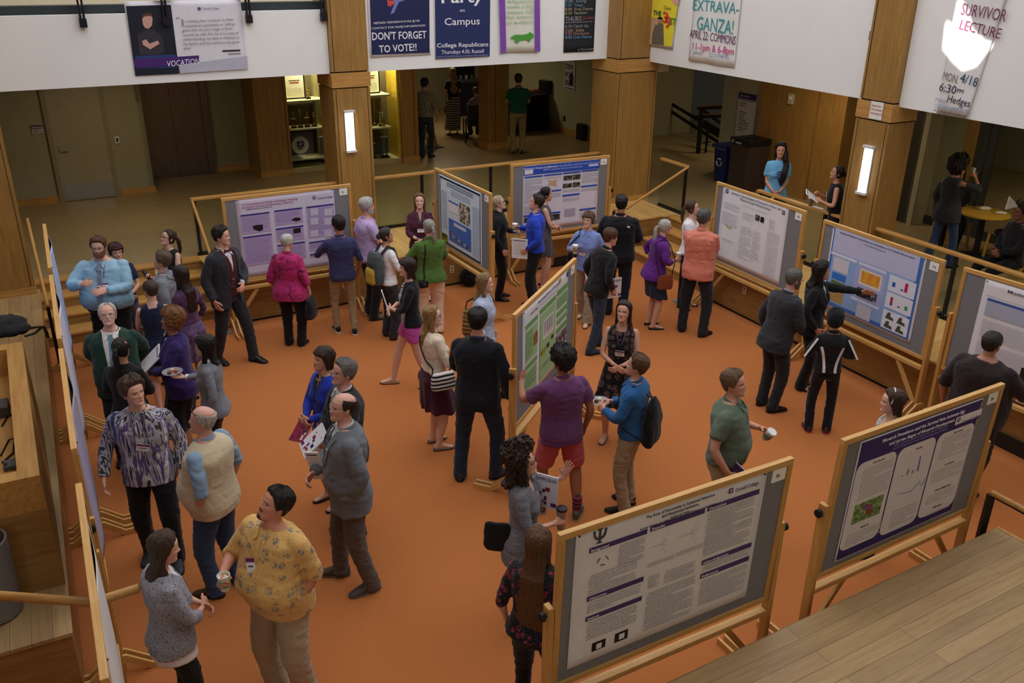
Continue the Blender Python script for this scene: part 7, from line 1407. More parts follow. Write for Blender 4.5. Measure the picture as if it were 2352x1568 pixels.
# middle front trio
p = who(740, 799, 1.67, 226, 'f', 'woman with dark brown hair in a royal blue cardigan holding a red program', skin='C8947A', hair='3A2418', hstyle='bob-14', L='clasp', Rr='clasp', head=(4, -12), fine=True, bare=True)
p.skirt(C_('D8D0C4'), .52, .0); p.top(C_('2A3050'), 'none', .93, .012, 'v'); p.jacket(C_('2338A4'), hem=.84, v=1.2, lapel=False, off=.022, name='cardigan', w=.06); p.shoes(flat('2A1A18', .4), 'flat'); m = MB(); m.tube([p.TP((.06*math.sin(a), .03+.05*math.cos(a), 1.475-.045*math.cos(a))) for a in np.linspace(-1.9, 1.9, 13)], .006, flat('C8A860', .3, .5), 8); m.build('necklace', p.o, smooth=True)
sheet(p, p.TP((-.02, .3, .99)), 'red symposium program held low by the woman in royal blue', R(10), R(52), R(12), (.2, .27), 'booklet', '8A2A3C')
p = who(786, 827, 1.77, 236, 'm', 'grey-haired man with glasses in a dark suit, between two others at centre left', skin='C8988A', hair='7A7672', glasses='8A8680', old=1, L='clasp', Rr='clasp', head=(0, -14), fine=True)
p.pants(C_('2A2626')); p.top(C_('DCDAD8'), 'long', .93, .014, 'collar'); p.tie(C_('8A8C94')); p.jacket(C_('2E2C2E'), hem=.79); p.shoes(SHBR); sheet(p, p.TP((.02, .31, 1.05)), 'white program with dark red art held by the grey-haired man in the dark suit', R(-10), R(48), R(-8), (.21, .28), 'booklet', 'D8D4DA')
p = who(803, 903, 1.83, 254, 'm', 'balding man with glasses in a grey blazer and grey trousers, hand in his pocket', w=1.08, belly=.04, skin='CF9C8A', hair='2C2018', hstyle='bald', glasses='B8B0A0', L='pocket', Rr='clasp', head=(-12, -10), fine=True, feet=((-.12, -.06, 14), (.14, .16, 16)))
p.pants(C_('5A504A')); p.top(C_('C8CCD0'), 'long', .93, .014, 'collar'); p.tie(C_('2C2A34')); p.jacket(C_('686C74', '767A82'), hem=.77, off=.034); p.shoes(flat('4A403A', .5), sole='6A625A'); q, n_ = p.surf(-.085, 1.33, lift=.004); m = MB(); m.box(q, (.02, .006, .025), flat('D8D4D8', .4), p.RT(1.3)); m.build('lapel_pin', p.o)
sheet(p, p.TP((.1, .24, 1.1)), 'folded white papers in the hand of the balding man', R(60), R(-10), R(8), (.12, .28))
# bow tie and back left
p = who(493, 517, 1.87, 118, 'm', 'tall young man in a charcoal suit with a dark red bow tie and vest', w=1.02, skin='CFA08C', hair='1E1612', L='clasp', Rr='down', head=(-25, -2), fine=True, feet=((-.15, .22, 6), (.1, -.14, 8)))
p.pants(C_('26272D')); p.top(C_('C8CAD2'), 'long', .93, .014, 'collar'); p.bowtie(C_('5A1420')); p.top(C_('46141E'), 'none', .9, .02, None, name='waistcoat', cut=[([(-.055, 1.56), (.055, 1.56), (0, 1.2)], 0, .5)]); p.jacket(C_('2C2E35', '383A42'), hem=.77, v=1.0, open_=.05, w=.1); p.shoes(SHB)
p = who(655, 540, 1.58, 8, 'f', 'white-haired woman in a magenta batik jacket with a black handbag, back turned', w=1.2, skin='CFA08C', hair='DCD8D0', hstyle='crop', L='down', Rr='down', head=(14, 8), fine=True)
p.pants(BK, 'straight'); p.top(C_('8A1850', 'B83070', 'blotch', 1, '5A1838'), 'three', .78, .04, 'stand', .03, name='jacket'); p.shoes(SHB); g_, x_, d_, z_ = p.grip(1); purse(p, 1, (g_[2]/p.S)-.2, '1A1A1C', 'black handbag hanging from the hand of the woman in magenta', (.26, .13, .28), straps=False, x=.3); 
e_ = bpy.data.objects[-1] if 0 else None
p = who(779, 500, 1.7, 338, 'm', 'young man in a dark navy shirt and khaki trousers, reaching towards the lavender poster', skin='A87860', hair='14100E', L=((.06, .36, -.22), None, 'relaxed'), Rr='hang', head=(-20, -2), feet=((-.12, .1, 8), (.1, -.06, 10)), glasses='222222')
p.pants(C_('A08868', 'AC9678'), 'slim'); p.top(C_('33345A', '3E3F68'), 'half', .84, .022, 'collar'); p.shoes(flat('1E2026', .5), sole='D8D8D8')
p = who(838, 455, 1.82, 62, 'm', 'white-haired bearded man in a lavender polo shirt with dark trousers', skin='C89484', hair='CFCCC8', beard='full', old=1, L='pocket', Rr='clasp', w=1.08, belly=.04)
p.pants(C_('22242A')); p.top(C_('B49CC8', 'C0AAD2'), 'short', .88, .024, 'polo'); p.shoes(flat('6A5C50', .6))
p = who(885, 524, 1.6, 52, 'f', 'woman with grey-black hair in a bun, white top, wearing the yellow and grey backpack', skin='C08C74', hair='3A3634', hair2=None, hstyle='bun', L='hip', Rr='hold', head=(20, -5))
p.pants(C_('1C1B22', '8A8A94', 'speck'), 'loose'); p.top(C_('E4E2E8'), 'three', .9, .016, 'scoop'); p.shoes(SHB, 'flat'); backpack(p, '4A5258', 'B89A2C', 'yellow and grey backpack worn by the woman in the white top')
p = who(963, 445, 1.68, 172, 'f', 'young woman with long light brown hair in a maroon blouse and lanyard, hands clasped', skin='D8AC98', hair='7A5A40', hair2='8C6A4C', hstyle='long-40', L='clasp', Rr='clasp', head=(4, -10))
p.pants(BK, 'slim'); p.top(C_('4E2436'), 'three', .86, .018, 'v'); p.badge(0, 1.2); p.shoes(SHB, 'flat'); P_, ts_ = p.armpts(1, .88, .95); m = MB(); m.tube(P_, .031, BLACK, 12); m.build('wrist_watch', p.o)
p = who(985, 505, 1.68, 338, 'f', 'woman with a long grey ponytail in a green sweater and cream trousers, back turned', w=1.16, skin='CFA08C', hair='A8A49C', hstyle='pony-24-15', L=((.04, .3, -.22), None, 'relaxed'), Rr='clasp', head=(-12, -4))
p.pants(C_('DCC0A8', 'E4CCB4'), 'loose'); p.top(C_('4A6A2C', '567638'), 'three', .85, .026, 'stand', .01, name='sweater'); p.shoes(flat('6A6058', .6), 'flat')
e = empty('camera', tuple(p.loc), -p.yaw, 'black camera hanging on a strap behind the woman in the green sweater', 'camera'); c_ = p.TP((-.16, -.17, .86)); m = MB(); m.box(c_, (.13, .07, .09), BLACK); m.tube([c_, c_+np.array([0, -.07, 0])], .035, BLACK, 12); m.build('camera_body', e, bev=.008); a_, n_ = p.path([(-.13+.03*k, .95+.45*k) for k in np.linspace(0, 1, 7)], True, .008); strap(e, p, [c_+np.array([0, 0, .05])]+a_+[p.TP((-.09, -.0, 1.49))], .02)
p = who(930, 590, 1.7, 260, 'f', 'young woman in pink shorts and a black cardigan, walking and holding papers', skin='D8AC98', hair='2E1E18', hstyle='bob-17', L='clasp2', Rr='clasp2', head=(0, -4), bare=True, feet=((-.09, -.28, 6), (.1, .2, 6)), fine=True)
p.pants(C_('C050A8', 'CC62B4'), 'loose', 1.03, .25, 'shorts'); p.top(C_('D8D6D8', '2A2A38', 'stripe', .95), 'none', .92, .012, 'scoop'); p.jacket(C_('17161C'), hem=.9, v=1.4, lapel=False, open_=.1, w=.08, off=.022, name='cardigan', sleeve='three'); p.shoes(flat('B89878', .6), 'flat'); sheet(p, p.TP((-.02, .3, 1.2)), 'sheaf of papers carried by the young woman in pink shorts', 0, R(-15), R(14), (.22, .3), art='5A5A68')
p = who(992, 705, 1.65, 64, 'f', 'blonde woman with glasses in a maroon dress and cream cardigan, striped purse at her side', w=1.08, skin='DCB09C', hair='A8824C', hstyle='long-34', glasses='2A2420', L='clasp', Rr='clasp', head=(24, -8), bare=True, fine=True)
p.skirt(C_('43142C', '4E1A34'), .52, .07, name='dress_skirt'); p.top(C_('43142C'), 'none', .97, .012, 'scoop', name='dress'); p.jacket(C_('E0CCB4', 'E8D8C2'), hem=.97, v=1.38, lapel=False, open_=.06, w=.09, off=.02, name='cardigan', sleeve='three', flare=0); p.shoes(flat('8C8078', .6), 'flat'); p.badge(.02, 1.24, strap='9A8A98')
purse(p, 1, .98, C_('E0DCD8', '1A1A1E', 'stripe', .62), 'black and white striped purse hanging from the blonde woman in maroon', (.28, .09, .2), -1)
p = who(1095, 714, 1.88, 12, 'm', 'dark-haired man in a navy blazer and jeans, back turned in the middle of the carpet', w=1.06, skin='C08C74', hair='14110F', hstyle='short', L='clasp', Rr=((.13, .02, -.5), None, 'relaxed'), head=(2, 0), fine=True, feet=((-.17, -.02, 14), (.16, .08, 40)))
p.pants(C_('1F2A3C', '2E3A4E')); p.top(C_('3A3E4C'), 'long', .93, .014, 'collar'); p.jacket(C_('15171F', '1C1E28'), hem=.8, off=.032); p.shoes(flat('3A3634', .4))
p = who(1105, 622, 1.66, 92, 'f', 'blonde woman in a pale blue shirt walking right with a striped tote bag', skin='D8AC98', hair='9A7A50', hair2='A88A5C', hstyle='long-26', L='hang', Rr='hang', head=(2, -4), feet=((-.08, .3, 5), (.09, -.24, 5)))
p.pants(C_('26282E'), 'slim'); p.top(C_('AEBAD2', 'BCC8DC'), 'three', .8, .03, 'collar', .02, name='tunic'); p.shoes(SHB); purse(p, -1, 1.0, C_('6A4A28', 'A08448', 'stripe', .5), 'brown and yellow striped tote bag of the blonde walking woman', (.38, .16, .36), y=-.1)
p = who(1146, 449, 1.66, 92, 'f', 'fair-haired woman with glasses in black, partly hidden behind the pale blue poster board', skin='D8B09C', hair='C8B494', hstyle='crop', glasses='1A1A1A', L='hold', Rr='hang', head=(0, -14))
p.pants(BK); p.top(C_('1A1B22'), 'long', .84, .02, 'stand'); p.jacket(C_('16171C'), hem=.8, open_=.03, lapel=False); p.badge(.02, 1.14); p.shoes(SHB)
# middle right
p = who(1232, 447, 1.78, 276, 'm', 'young man in a bright blue shirt holding a cup and papers', skin='CFA08C', hair='33241A', L='carry', Rr=((.02, .27, -.2), (.7, -.4, -1), 'grip'), head=(-6, -14))
p.pants(BK); p.top(C_('2040B8', '2848C4'), 'long', .92, .02, 'collar'); p.shoes(SHB); p.badge(0, 1.2, size=(.06, .09), strapless=True); cup(p, 1, 'white lidded cup held by the young man in bright blue'); g_, x_, d_, z_ = p.grip(0); sheet(p, g_+np.array([0, .06, .04]), 'white papers carried by the young man in bright blue', R(80), 0, 0, (.24, .3))
P_, ts_ = p.armpts(0, .93, .98); m = MB(); m.tube(P_, .033, BLACK, 12); m.build('wrist_watch', p.o)
p = who(1252, 430, 1.66, 84, 'f', 'smiling woman with dark hair in a grey patterned dress, behind the man in bright blue', skin='CFA08C', hair='17120F', hstyle='bun', L='clasp', Rr='clasp', bare=True)
p.skirt(C_('4A474C', '8A868A', 'speck'), .6, .0, name='dress_skirt'); p.top(C_('4A474C', '8A868A', 'speck'), 'none', .97, .014, 'scoop', name='dress'); p.shoes(SHB, 'flat')
p = who(1352, 487, 1.66, 200, 'f', 'smiling woman with short curly hair in a periwinkle shirt, cup in hand', skin='D8AC94', hair='6A4E38', hstyle='pixie', glasses='B8A898', L=((.05, .1, -.44), None, 'grip'), Rr=((.02, .25, -.17), (.7, -.4, -1), 'grip'), head=(10, -6), feet=((-.09, .16, 6), (.09, -.18, 6)))
p.pants(C_('9A8C74', 'A6987F'), 'boot'); p.top(C_('7C90CC', '8A9CD4'), 'long', .84, .02, 'collar'); p.badge(.04, 1.14, strapless=True); p.shoes(flat('8A7060', .6), 'sandal'); cup(p, 1, 'green and white cup held by the woman in the periwinkle shirt'); sheet(p, p.TP((-.14, .14, .86)), 'loose papers hanging from the hand of the woman in periwinkle', R(30), 0, R(10), (.22, .3)); purse(p, 1, .98, '1A1A1E', 'small dark bag on the shoulder of the woman in periwinkle', (.2, .08, .2), y=-.05)
p = who(1405, 524, 1.72, 58, 'm', 'young man with auburn hair in a black sweater and jeans, leaning forward', skin='D0A08C', hair='5A3820', L='carry', Rr='carry', lean=14, dx=(-.14, -.06), head=(8, -6), feet=((-.1, .12, 6), (.1, -.16, 8)))
p.pants(C_('2A3648', '3A4658'), 'straight'); p.top(C_('15161A'), 'long', .84, .026, 'stand', name='sweater'); p.shoes(flat('2C3444', .5)); g_, x_, d_, z_ = p.grip(1); sheet(p, g_+np.array([.0, .03, .04]), 'program with a red and purple cover held low by the man in the black sweater', R(85), 0, 0, (.2, .27), 'booklet', 'D0CCD4')
p = who(1428, 450, 1.83, 14, 'm', 'broad man in a black fleece jacket with a small white emblem, back turned', w=1.18, skin='A87860', hair='100E0D', L=((-.06, .22, -.24), (.8, -.4, -1), 'grip'), Rr='clasp', head=(-6, 0))
p.pants(C_('1C2230')); p.top(C_('14151A'), 'long', .84, .036, 'stand', .0, name='fleece_jacket'); p.shoes(SHB); q, n_ = p.surf(.13, 1.36, True, .003); m = MB(); m.box(q, (.05, .004, .028), WT, p.RT(1.4)); m.build('chest_emblem', p.outer); cup(p, 0, 'pale lidded cup held out by the man in the black fleece')
p = who(1526, 505, 1.62, 78, 'f', 'woman with a long white ponytail in a purple jacket and denim skirt', w=1.06, skin='CFA08C', hair='C8C4BC', hstyle='pony-34-13', glasses='2A2424', L='hip', Rr='cup', lean=8, dx=(-.08, 0), head=(4, -4), bare=True)
p.skirt(C_('27304A', '323C58'), .52, .02); p.top(C_('5A2078', '66288A'), 'three', .82, .034, 'stand', .03, name='jacket'); p.shoes(flat('2A2220', .5), 'sandal'); cup(p, 1, 'white lidded cup held by the woman in the purple jacket', body='E4E4DC'); purse(p, 1, .86, C_('7A3A1C', '8A4826'), 'brown leather purse hanging beside the denim skirt', (.24, .06, .22), straps=True, y=.08)
p = who(1590, 460, 1.68, 128, 'f', 'young woman with a brown ponytail in a white T-shirt, by the corner steps', skin='D4A690', hair='4E3424', hstyle='pony-26', L='fold', Rr='fold', head=(-24, -12), feet=((-.1, .02, 8), (.1, .02, 8)))
p.pants(BK, 'straight'); p.top(C_('E6E4E8'), 'short', .9, .018, 'scoop'); p.shoes(SHB, 'flat')
p = who(1618, 482, 1.83, 28, 'm', 'grey-haired man in a salmon polo shirt and black jeans, arms folded, back turned', w=1.1, skin='C08470', hair='5C5A58', L='fold', Rr='fold', head=(6, 0), feet=((-.16, .02, 14), (.15, -.03, 22)), belly=.03)
p.pants(C_('22232A')); p.top(C_('D27C68', 'DA8A76'), 'half', .82, .026, 'polo'); p.shoes(SHB)
p = who(1433, 693, 1.66, 192, 'f', 'young woman with long dark hair in a black lace-patterned dress with badge', skin='C8957C', hair='2A1A14', hair2='3A241A', hstyle='long-42', L='clasp', Rr='clasp', head=(12, -14), bare=True, fine=True, feet=((-.12, 0, 10), (.12, .0, 10)))
p.skirt(C_('17151A', 'A88478', 'medal', 1), .54, .09, name='dress_skirt', amp=.016); p.top(C_('17151A', 'A88478', 'medal', 1.3), 'none', .97, .013, None, name='dress', cut=[([(-.075, 1.56), (.075, 1.56), (.06, 1.42), (-.06, 1.42)], -.5, .5)]); p.badge(.0, 1.18); p.shoes(flat('8A8488', .6), 'flat')
p = who(1293, 805, 1.76, 336, 'm', 'curly-haired man in a plum shirt and coral shorts pointing at the green poster', w=1.1, skin='9C6A50', hair='14100E', hstyle='tight', L=((.06, .4, -.1), (.8, -.3, -1), 'relaxed'), Rr='down', head=(-8, -2), bare=True, fine=True, feet=((-.12, .14, 12), (.16, -.1, 40)))
p.pants(C_('B4505A', 'C05E66'), 'loose', 1.0, .42, 'shorts'); p.top(C_('5C3060', '7A4A72', 'check', 2.4), 'short', .84, .024, 'collar'); p.shoes(flat('5A4E46', .6), sole='9A9488'); v = Vol()
for i in (0, 1): A, K, B, fd = p.legs[i]; v.tube([B+np.array([0, 0, .0]), B+np.array([0, 0, .16])+(K-B)*.0], [.045, .05], 12)
me = v.remesh(.01, 2); finish(me, 'socks', C_('2C2A38', '8A3040', 'stripe', .6), p.o)
p = who(1466, 817, 1.66, 296, 'm', 'young man in a deep blue shirt with a black drawstring bag on his back', skin='CF9C84', hair='6A4A30', L='hold', Rr='hold', head=(-8, -12), fine=True, feet=((-.1, .0, 8), (.12, .02, 10)))
p.pants(C_('9C8A70', 'A8987E'), 'straight'); p.top(C_('23588E', '2E649A'), 'long', .9, .024, 'collar'); p.shoes(SHB); plate(p, 0, 'small clear plate held by the young man in deep blue', (('E8E4D0', 'cream_puff'), ('4A3020', 'brownie')), off=(.05, 0, 0))
e = empty('drawstring_bag', tuple(p.loc), -p.yaw, 'black drawstring bag hanging on the back of the young man in deep blue', 'bag'); v = Vol(); q, n_ = p.surf(0, 1.2, True); bk_ = -p.RT(1.2)[:, 1]; L_ = [(q+bk_*.06+np.array([0, 0, -.34+.48*f]), p.RT(1.2)[:, 0], bk_, .17*a, .075*b) for f, a, b in ((0, .75, .7), (.1, 1, 1), (.5, .95, 1), (.8, .6, .7), (.95, .28, .3), (1, .22, .25))]; v.rings(L_, 24, 2.6); me = v.remesh(.01, 3); wrinkle(me, .012, (12, 12, 8), 7); finish(me, 'sack', C_('121214'), e)
for sx in (-1, 1): a_, n_ = p.path([(sx*.12, z) for z in (1.1, 1.25, 1.38)], False, .006); strap(e, p, [q+bk_*.05+p.RT(1.2)[:, 0]*sx*.14+np.array([0, 0, -.28])]+[p.TP((sx*.19, .02, 1.02))]+a_+[p.TP((sx*.12, -.02, 1.475)), q+bk_*.05+np.array([0, 0, .12])], .009, name='cord')
p = who(1688, 852, 1.78, 112, 'm', 'sandy-haired man in a grey-green shirt holding a cup, lower body behind the psychology board', w=1.12, belly=.06, skin='CF9880', hair='7A5C40', L=((.02, .2, -.24), (.7, -.4, -1), 'grip'), Rr=((.06, .08, -.47), None, 'grip'), head=(8, -10), fine=True)
p.pants(C_('A29680', 'AEA28C'), 'straight', belt=flat('1E1814', .5)); p.top(C_('5E6E5E', '6A7A68'), 'short', .93, .026, 'polo'); p.shoes(SHBR); cup(p, 0, 'lidded cup tipped in the hand of the man in the grey-green shirt', True, tilt=(R(-30), R(20))); g_, x_, d_, z_ = p.grip(1); sheet(p, g_+np.array([0, .03, 0]), 'program with a purple cover held low by the man in the grey-green shirt', R(60), 0, R(20), (.2, .27), 'booklet', '4A3A68')
P_, ts_ = p.armpts(1, .9, .95)
# right side
p = who(1828, 619, 1.76, 66, 'm', 'grey-bearded balding man in a charcoal suit leaning towards the blue poster', w=1.06, skin='C0907C', hair='6A6662', hstyle='recede', beard='full', glasses='2A2A2A', L='hang', Rr='clasp', lean=10, dx=(-.12, -.02), head=(4, -4), old=1)
p.pants(C_('26272B')); p.top(C_('9A9CA4'), 'long', .93, .014, 'collar'); p.jacket(C_('2C2D32', '36373C'), hem=.78, off=.034); p.shoes(SHB)
p = who(1886, 602, 1.66, 116, 'f', 'woman with long ombre hair in a black suit pointing her arm at the blue poster', w=1.1, skin='C08A6C', hair='1A1310', hair2='6A4024', hstyle='wavy-46', L=((.1, .54, -.04), (.4, -.2, -1), 'flat'), Rr=((.06, .1, -.46), None, 'relaxed'), head=(-22, -2))
p.pants(BK, 'boot'); p.top(C_('C8C4D0'), 'none', .93, .012, 'scoop'); p.jacket(C_('131418'), hem=.8, v=1.05, w=.08, off=.028); p.shoes(SHB, 'flat'); p.badge(-.03, 1.22, strapless=True, rz=-.4, size=(.09, .07))
p = who(1922, 718, 1.47, 8, 'm', 'boy in a black cap and black tracksuit with white stripes, back turned', w=.9, skin='C8957C', hair='14110F', L=((.02, .2, -.28), None, 'fist'), Rr=((.02, .2, -.28), None, 'fist'), head=(10, -4), feet=((-.12, 0, 8), (.12, 0, 16)))
p.pants(C_('18171F')); p.top(C_('17191E'), 'long', .92, .026, 'stand', name='track_jacket'); p.shoes(flat('4A2A30', .5), sole='B02838'); v = Vol(); V_, F_ = hair_cap('bang', .026, .012); finish(new_mesh(p.HPs(V_), F_), 'cap', C_('17181C'), p.o); v.rings([(p.HP((0, .1+.05*k, .165-.012*k)), p.HR[:, 0], p.HR[:, 2], .075*(1-.25*k)*p.hs, .008) for k in (0, .5, 1, 1.4)], 16); finish(v.remesh(.006, 2), 'cap_brim', C_('17181C'), p.o)
for sx, i in ((-1, 0), (1, 1)):
    A, E, B = p.arms[i][:3]; Pq = [A+(E-A)*k for k in np.linspace(.0, 1, 5)]; out = p.TD((sx*.6, -.8, 0)); V, F = ribbon([q+out*.055 for q in Pq], [out]*5, [.022]*5, .006); m = MB(); m.add(V, F, flat('DAD8DC', .7)); m.build('sleeve_stripe', p.outer)
    a_, n_ = p.path([(sx*(.07+.05*((z-.95)/.3)**2), z) for z in np.linspace(.95, 1.3, 8)], True, .002); V, F = ribbon(a_, n_, [.03]*8, .004); m = MB(); m.add(V, F, flat('DAD8DC', .7)); m.build('back_stripe', p.outer)
    Lp, ts_ = p.legpts(i, .1, .98); V, F = ribbon([q+np.array([sx*(.075-.015*k/12)*p.S, 0, 0]) for k, q in enumerate(Lp)], [np.array([sx*1., 0, 0])]*len(Lp), [.014]*len(Lp), .003); m = MB(); m.add(V, F, flat('B8B6BC', .7)); m.build('trouser_stripe', p.o)
p = who(2062, 897, 1.65, 282, 'f', 'young woman with brown hair and a white headband behind the monarch board', skin='DCB09C', hair='4A2E20', hstyle='long-16', L='clasp', Rr='clasp', head=(0, 0), fine=True)
p.pants(C_('2A2C38')); p.top(C_('D8D4D0'), 'three', .86, .02, 'scoop', name='blouse'); p.badge(.0, 1.2, strap='8A2838'); p.shoes(SHBR); m = MB(); m.tube([p.HP((.083*math.sin(a), .03-.03*abs(math.cos(a)), .13+.118*math.cos(a))) for a in np.linspace(-1.5, 1.5, 15)], .007, flat('E4DED8', .5), 8, 1.4); m.build('headband', p.o, smooth=True)
p = who(2284, 762, 1.8, 52, 'm', 'heavy man with glasses in a dark brown T-shirt holding an orange-lidded bottle', w=1.3, belly=.08, skin='B88470', hair='2A2420', hstyle='crop', glasses='5A5450', L='hang', Rr=((.12, .3, -.24), (.8, -.4, -1), 'grip'), head=(4, -8))
p.pants(C_('1C1C22')); p.top(C_('2A2022', '332829'), 'half', .82, .034, 'crew', .01); p.shoes(SHBR); g_, x_, d_, z_ = p.grip(1); e = empty('drink_bottle', (0, 0, 0), 0, 'dark drink bottle with an orange lid held by the man in brown', 'bottle'); put_at(e, p, g_-np.array([0, 0, .07])); m = MB(); m.lathe([(0, 0), (.034, 0), (.04, .14), (0, .14)], flat('3A2A28', .3), n=18); m.build('bottle_body', e, smooth=True); m = MB(); m.lathe([(0, .14), (.044, .14), (.046, .16), (.03, .172), (0, .17)], flat('E0502A', .4), n=18); m.build('lid', e, smooth=True)
sheet(p, p.TP((.32, .36, 1.16)), 'folded white papers held with the orange-lidded bottle', R(30), R(-10), R(12), (.2, .28))
# front right women
p = who(1204, 1032, 1.64, 96, 'f', 'woman with big brown curls and glasses in a grey streaked tunic, waving one hand', skin='D8A890', hair='3A2418', hstyle='curlylong-24', glasses='2A2420', L=((.06, .32, .0), (.6, -.2, -1), 'flat', ((.1, .4, 1), (-1, 0, 0))), Rr='hold', head=(6, -14), fine=True)
p.pants(BK, 'slim'); p.top(C_('5A5A60', '82828A', 'streak'), 'three', .74, .022, 'scoop', .03, name='tunic', amp=.008); p.shoes(SHB); e = empty('steel_tumbler', (0, 0, 0), 0, 'steel travel tumbler in the hand of the curly-haired woman', 'cup'); g_, x_, d_, z_ = p.grip(1); put_at(e, p, g_-np.array([0, 0, .08])); m = MB(); m.lathe([(0, 0), (.032, 0), (.04, .16), (.042, .17), (0, .17)], STEEL, n=18); m.build('tumbler_body', e, smooth=True); m = MB(); m.lathe([(0, .17), (.043, .17), (.043, .185), (.03, .195), (0, .195)], BLACK, n=18); m.build('lid', e, smooth=True)
sheet(p, p.TP((-.12, .17, 1.3)), 'white program with purple lettering clutched at the curly-haired woman\'s chest', R(70), R(-5), 0, (.2, .27), 'booklet', 'DAD8E4'); purse(p, 1, .98, '17161A', 'black bag behind the curly-haired woman in grey', (.22, .08, .24), y=-.2, x=.1, straps=False)
p = who(1238, 1217, 1.65, 22, 'f', 'woman with very long golden brown hair in a dark floral top, back turned', w=1.08, skin='D0A08C', hair='6A4624', hair2='966634', hstyle='long-78', L='down', Rr='clasp', head=(4, -6), fine=True)
p.pants(C_('17181C'), 'slim'); p.top(C_('17151A', '9C2C40', 'floral', 1.1, '4A5A3C'), 'half', .9, .026, 'scoop', .02, name='blouse'); p.shoes(SHB)
# on the upper floor
p = who(1795, 329, 1.68, 190, 'f', 'woman with long dark hair in a light blue printed T-shirt leaning on the railing', Z0, skin='C08C74', hair='1A1312', hstyle='wavy-50-f', L=((-.1, .2, -.42), (.8, -1, 0), 'loose'), Rr=((-.1, .2, -.42), (.8, -1, 0), 'loose'), head=(6, -4))
p.pants(C_('6A6858', '4A4A3C', 'blotch', 2), 'straight'); p.top(C_('6AA8D0', '7CB4D8'), 'short', .86, .024, 'crew'); p.shoes(SHB)
for k, (x_, z_, w_, h_) in enumerate(((-.03, 1.3, .09, .03), (.0, 1.26, .13, .03), (.01, 1.22, .09, .02), (-.02, 1.18, .05, .04))): q, n_ = p.surf(x_, z_, lift=.002); m = MB(); m.box(q, (w_, .003, h_), flat('3A4E90', .7), p.RT(1.25)); m.build('shirt_print', p.outer)
p = who(1935, 381, 1.6, 286, 'f', 'woman with dark hair in a black sleeveless top reading at the right railing', Z0, skin='B8846A', hair='1E1614', hstyle='bun', L=((-.02, .24, -.18), (.7, -.4, -1), 'grip'), Rr=((-.04, .26, -.12), (.7, -.4, -1), 'grip'), head=(-10, -18), lean=6)
p.pants(C_('16161A')); p.top(C_('15151A'), 'none', .86, .018, None, cut=[([(-.06, 1.56), (.06, 1.56), (.05, 1.43), (-.05, 1.43)], -.5, .5)]); p.shoes(SHB); sheet(p, p.TP((0, .36, 1.27)), 'open white leaflet read by the woman in the black sleeveless top', 0, R(-55), 0, (.3, .22)); q, n_ = p.surf(.0, 1.25, lift=.003); m = MB(); m.box(q, (.1, .003, .14), flat('C8C8CC', .7), p.RT(1.25)); m.build('shirt_print', p.outer)
p = who(2203, 364, 1.68, 66, 'f', 'woman in a charcoal cold-shoulder top and jeans drinking beside the cafe table', Z0, skin='B8826A', hair='1C1214', hstyle='curlylong-7', L='hang', Rr=((.06, .2, .09), (.9, .2, -.6), 'grip'), head=(12, 2), feet=((-.1, -.16, 6), (.1, .16, 8)))
p.pants(C_('30446A', '46608A'), 'boot'); p.top(C_('2E2E34', '3A3A40'), 'three', .78, .034, 'scoop', .02, name='tunic', cut=[([(.12, 1.47), (.24, 1.47), (.24, 1.35), (.14, 1.35)], -.5, .5), ([(-.12, 1.47), (-.24, 1.47), (-.24, 1.35), (-.14, 1.35)], -.5, .5)]); p.shoes(SHB)
g_, x_, d_, z_ = p.grip(1); e = empty('water_glass', (0, 0, 0), 0, 'small clear glass at the lips of the woman in the charcoal top', 'glass'); put_at(e, p, g_); m = MB(); m.lathe([(0, 0), (.026, 0), (.032, .1), (.028, .1), (.024, .01), (0, .01)], flat('B8C4C4', .2), n=14); m.build('glass_body', e, smooth=True)
def seated(dx, dy, h, yaw, sex, label, seat=.48, zz=1.3, **k):
    q = c_table+np.array([dx, dy, 0]); return D((q[0], q[1], Z0), R(yaw), h, sex, seat=seat, feet=((-.1, .4, 6), (.1, .4, 6)), label=label, **k)
c_table = at(2262, 487, Z0+.74)
p = seated(-.15, .72, 1.64, 200, 'f', 'dark-haired woman in a black jacket with red edging seated at the cafe table', skin='B07C64', hair='14100F', hstyle='long-20', L='clasp', Rr='hold', head=(0, -20)); p.pants(BK); p.top(C_('8A1820'), 'long', .86, .018, 'crew'); p.jacket(C_('151418'), hem=.86, open_=.05, lapel=False); p.shoes(SHB)
p = seated(*(at(2350, 484, Z0+1.27)-c_table)[:2], 1.68, 265, 'm', 'seated person with dark patterned hair at the right edge by the cafe table', zz=1.28, skin='8A5C48', hair='2A1A20', hstyle='tight', L='clasp', Rr='clasp'); p.pants(BK); p.top(C_('1E1E24'), 'long', .86, .024, 'stand'); p.shoes(SHB)
m = MB(); m.prism([(-.07, -.08), (.08, -.04), (.03, .02), (-.06, .1)], 0, .03, WT, lambda a, b, c: (a, c, b)); o = m.build('folded_paper', None, loc=tuple(at(2326, 468, Z0+1.42)), bev=.004); tag(o, 'white folded paper above the head of the seated person at the right edge', 'paper')
p = who(974, 181, 1.78, 14, 'm', 'man in a patterned grey shirt and dark jeans standing at the food room entrance', Z0, skin='B88470', hair='1E1814', L='pocket', Rr='hang'); p.pants(C_('26323A', '34424A')); p.top(C_('6A6258', '9A9284', 'floral', 1.2, '4A463E'), 'half', .93, .028, 'polo'); p.shoes(SHB)
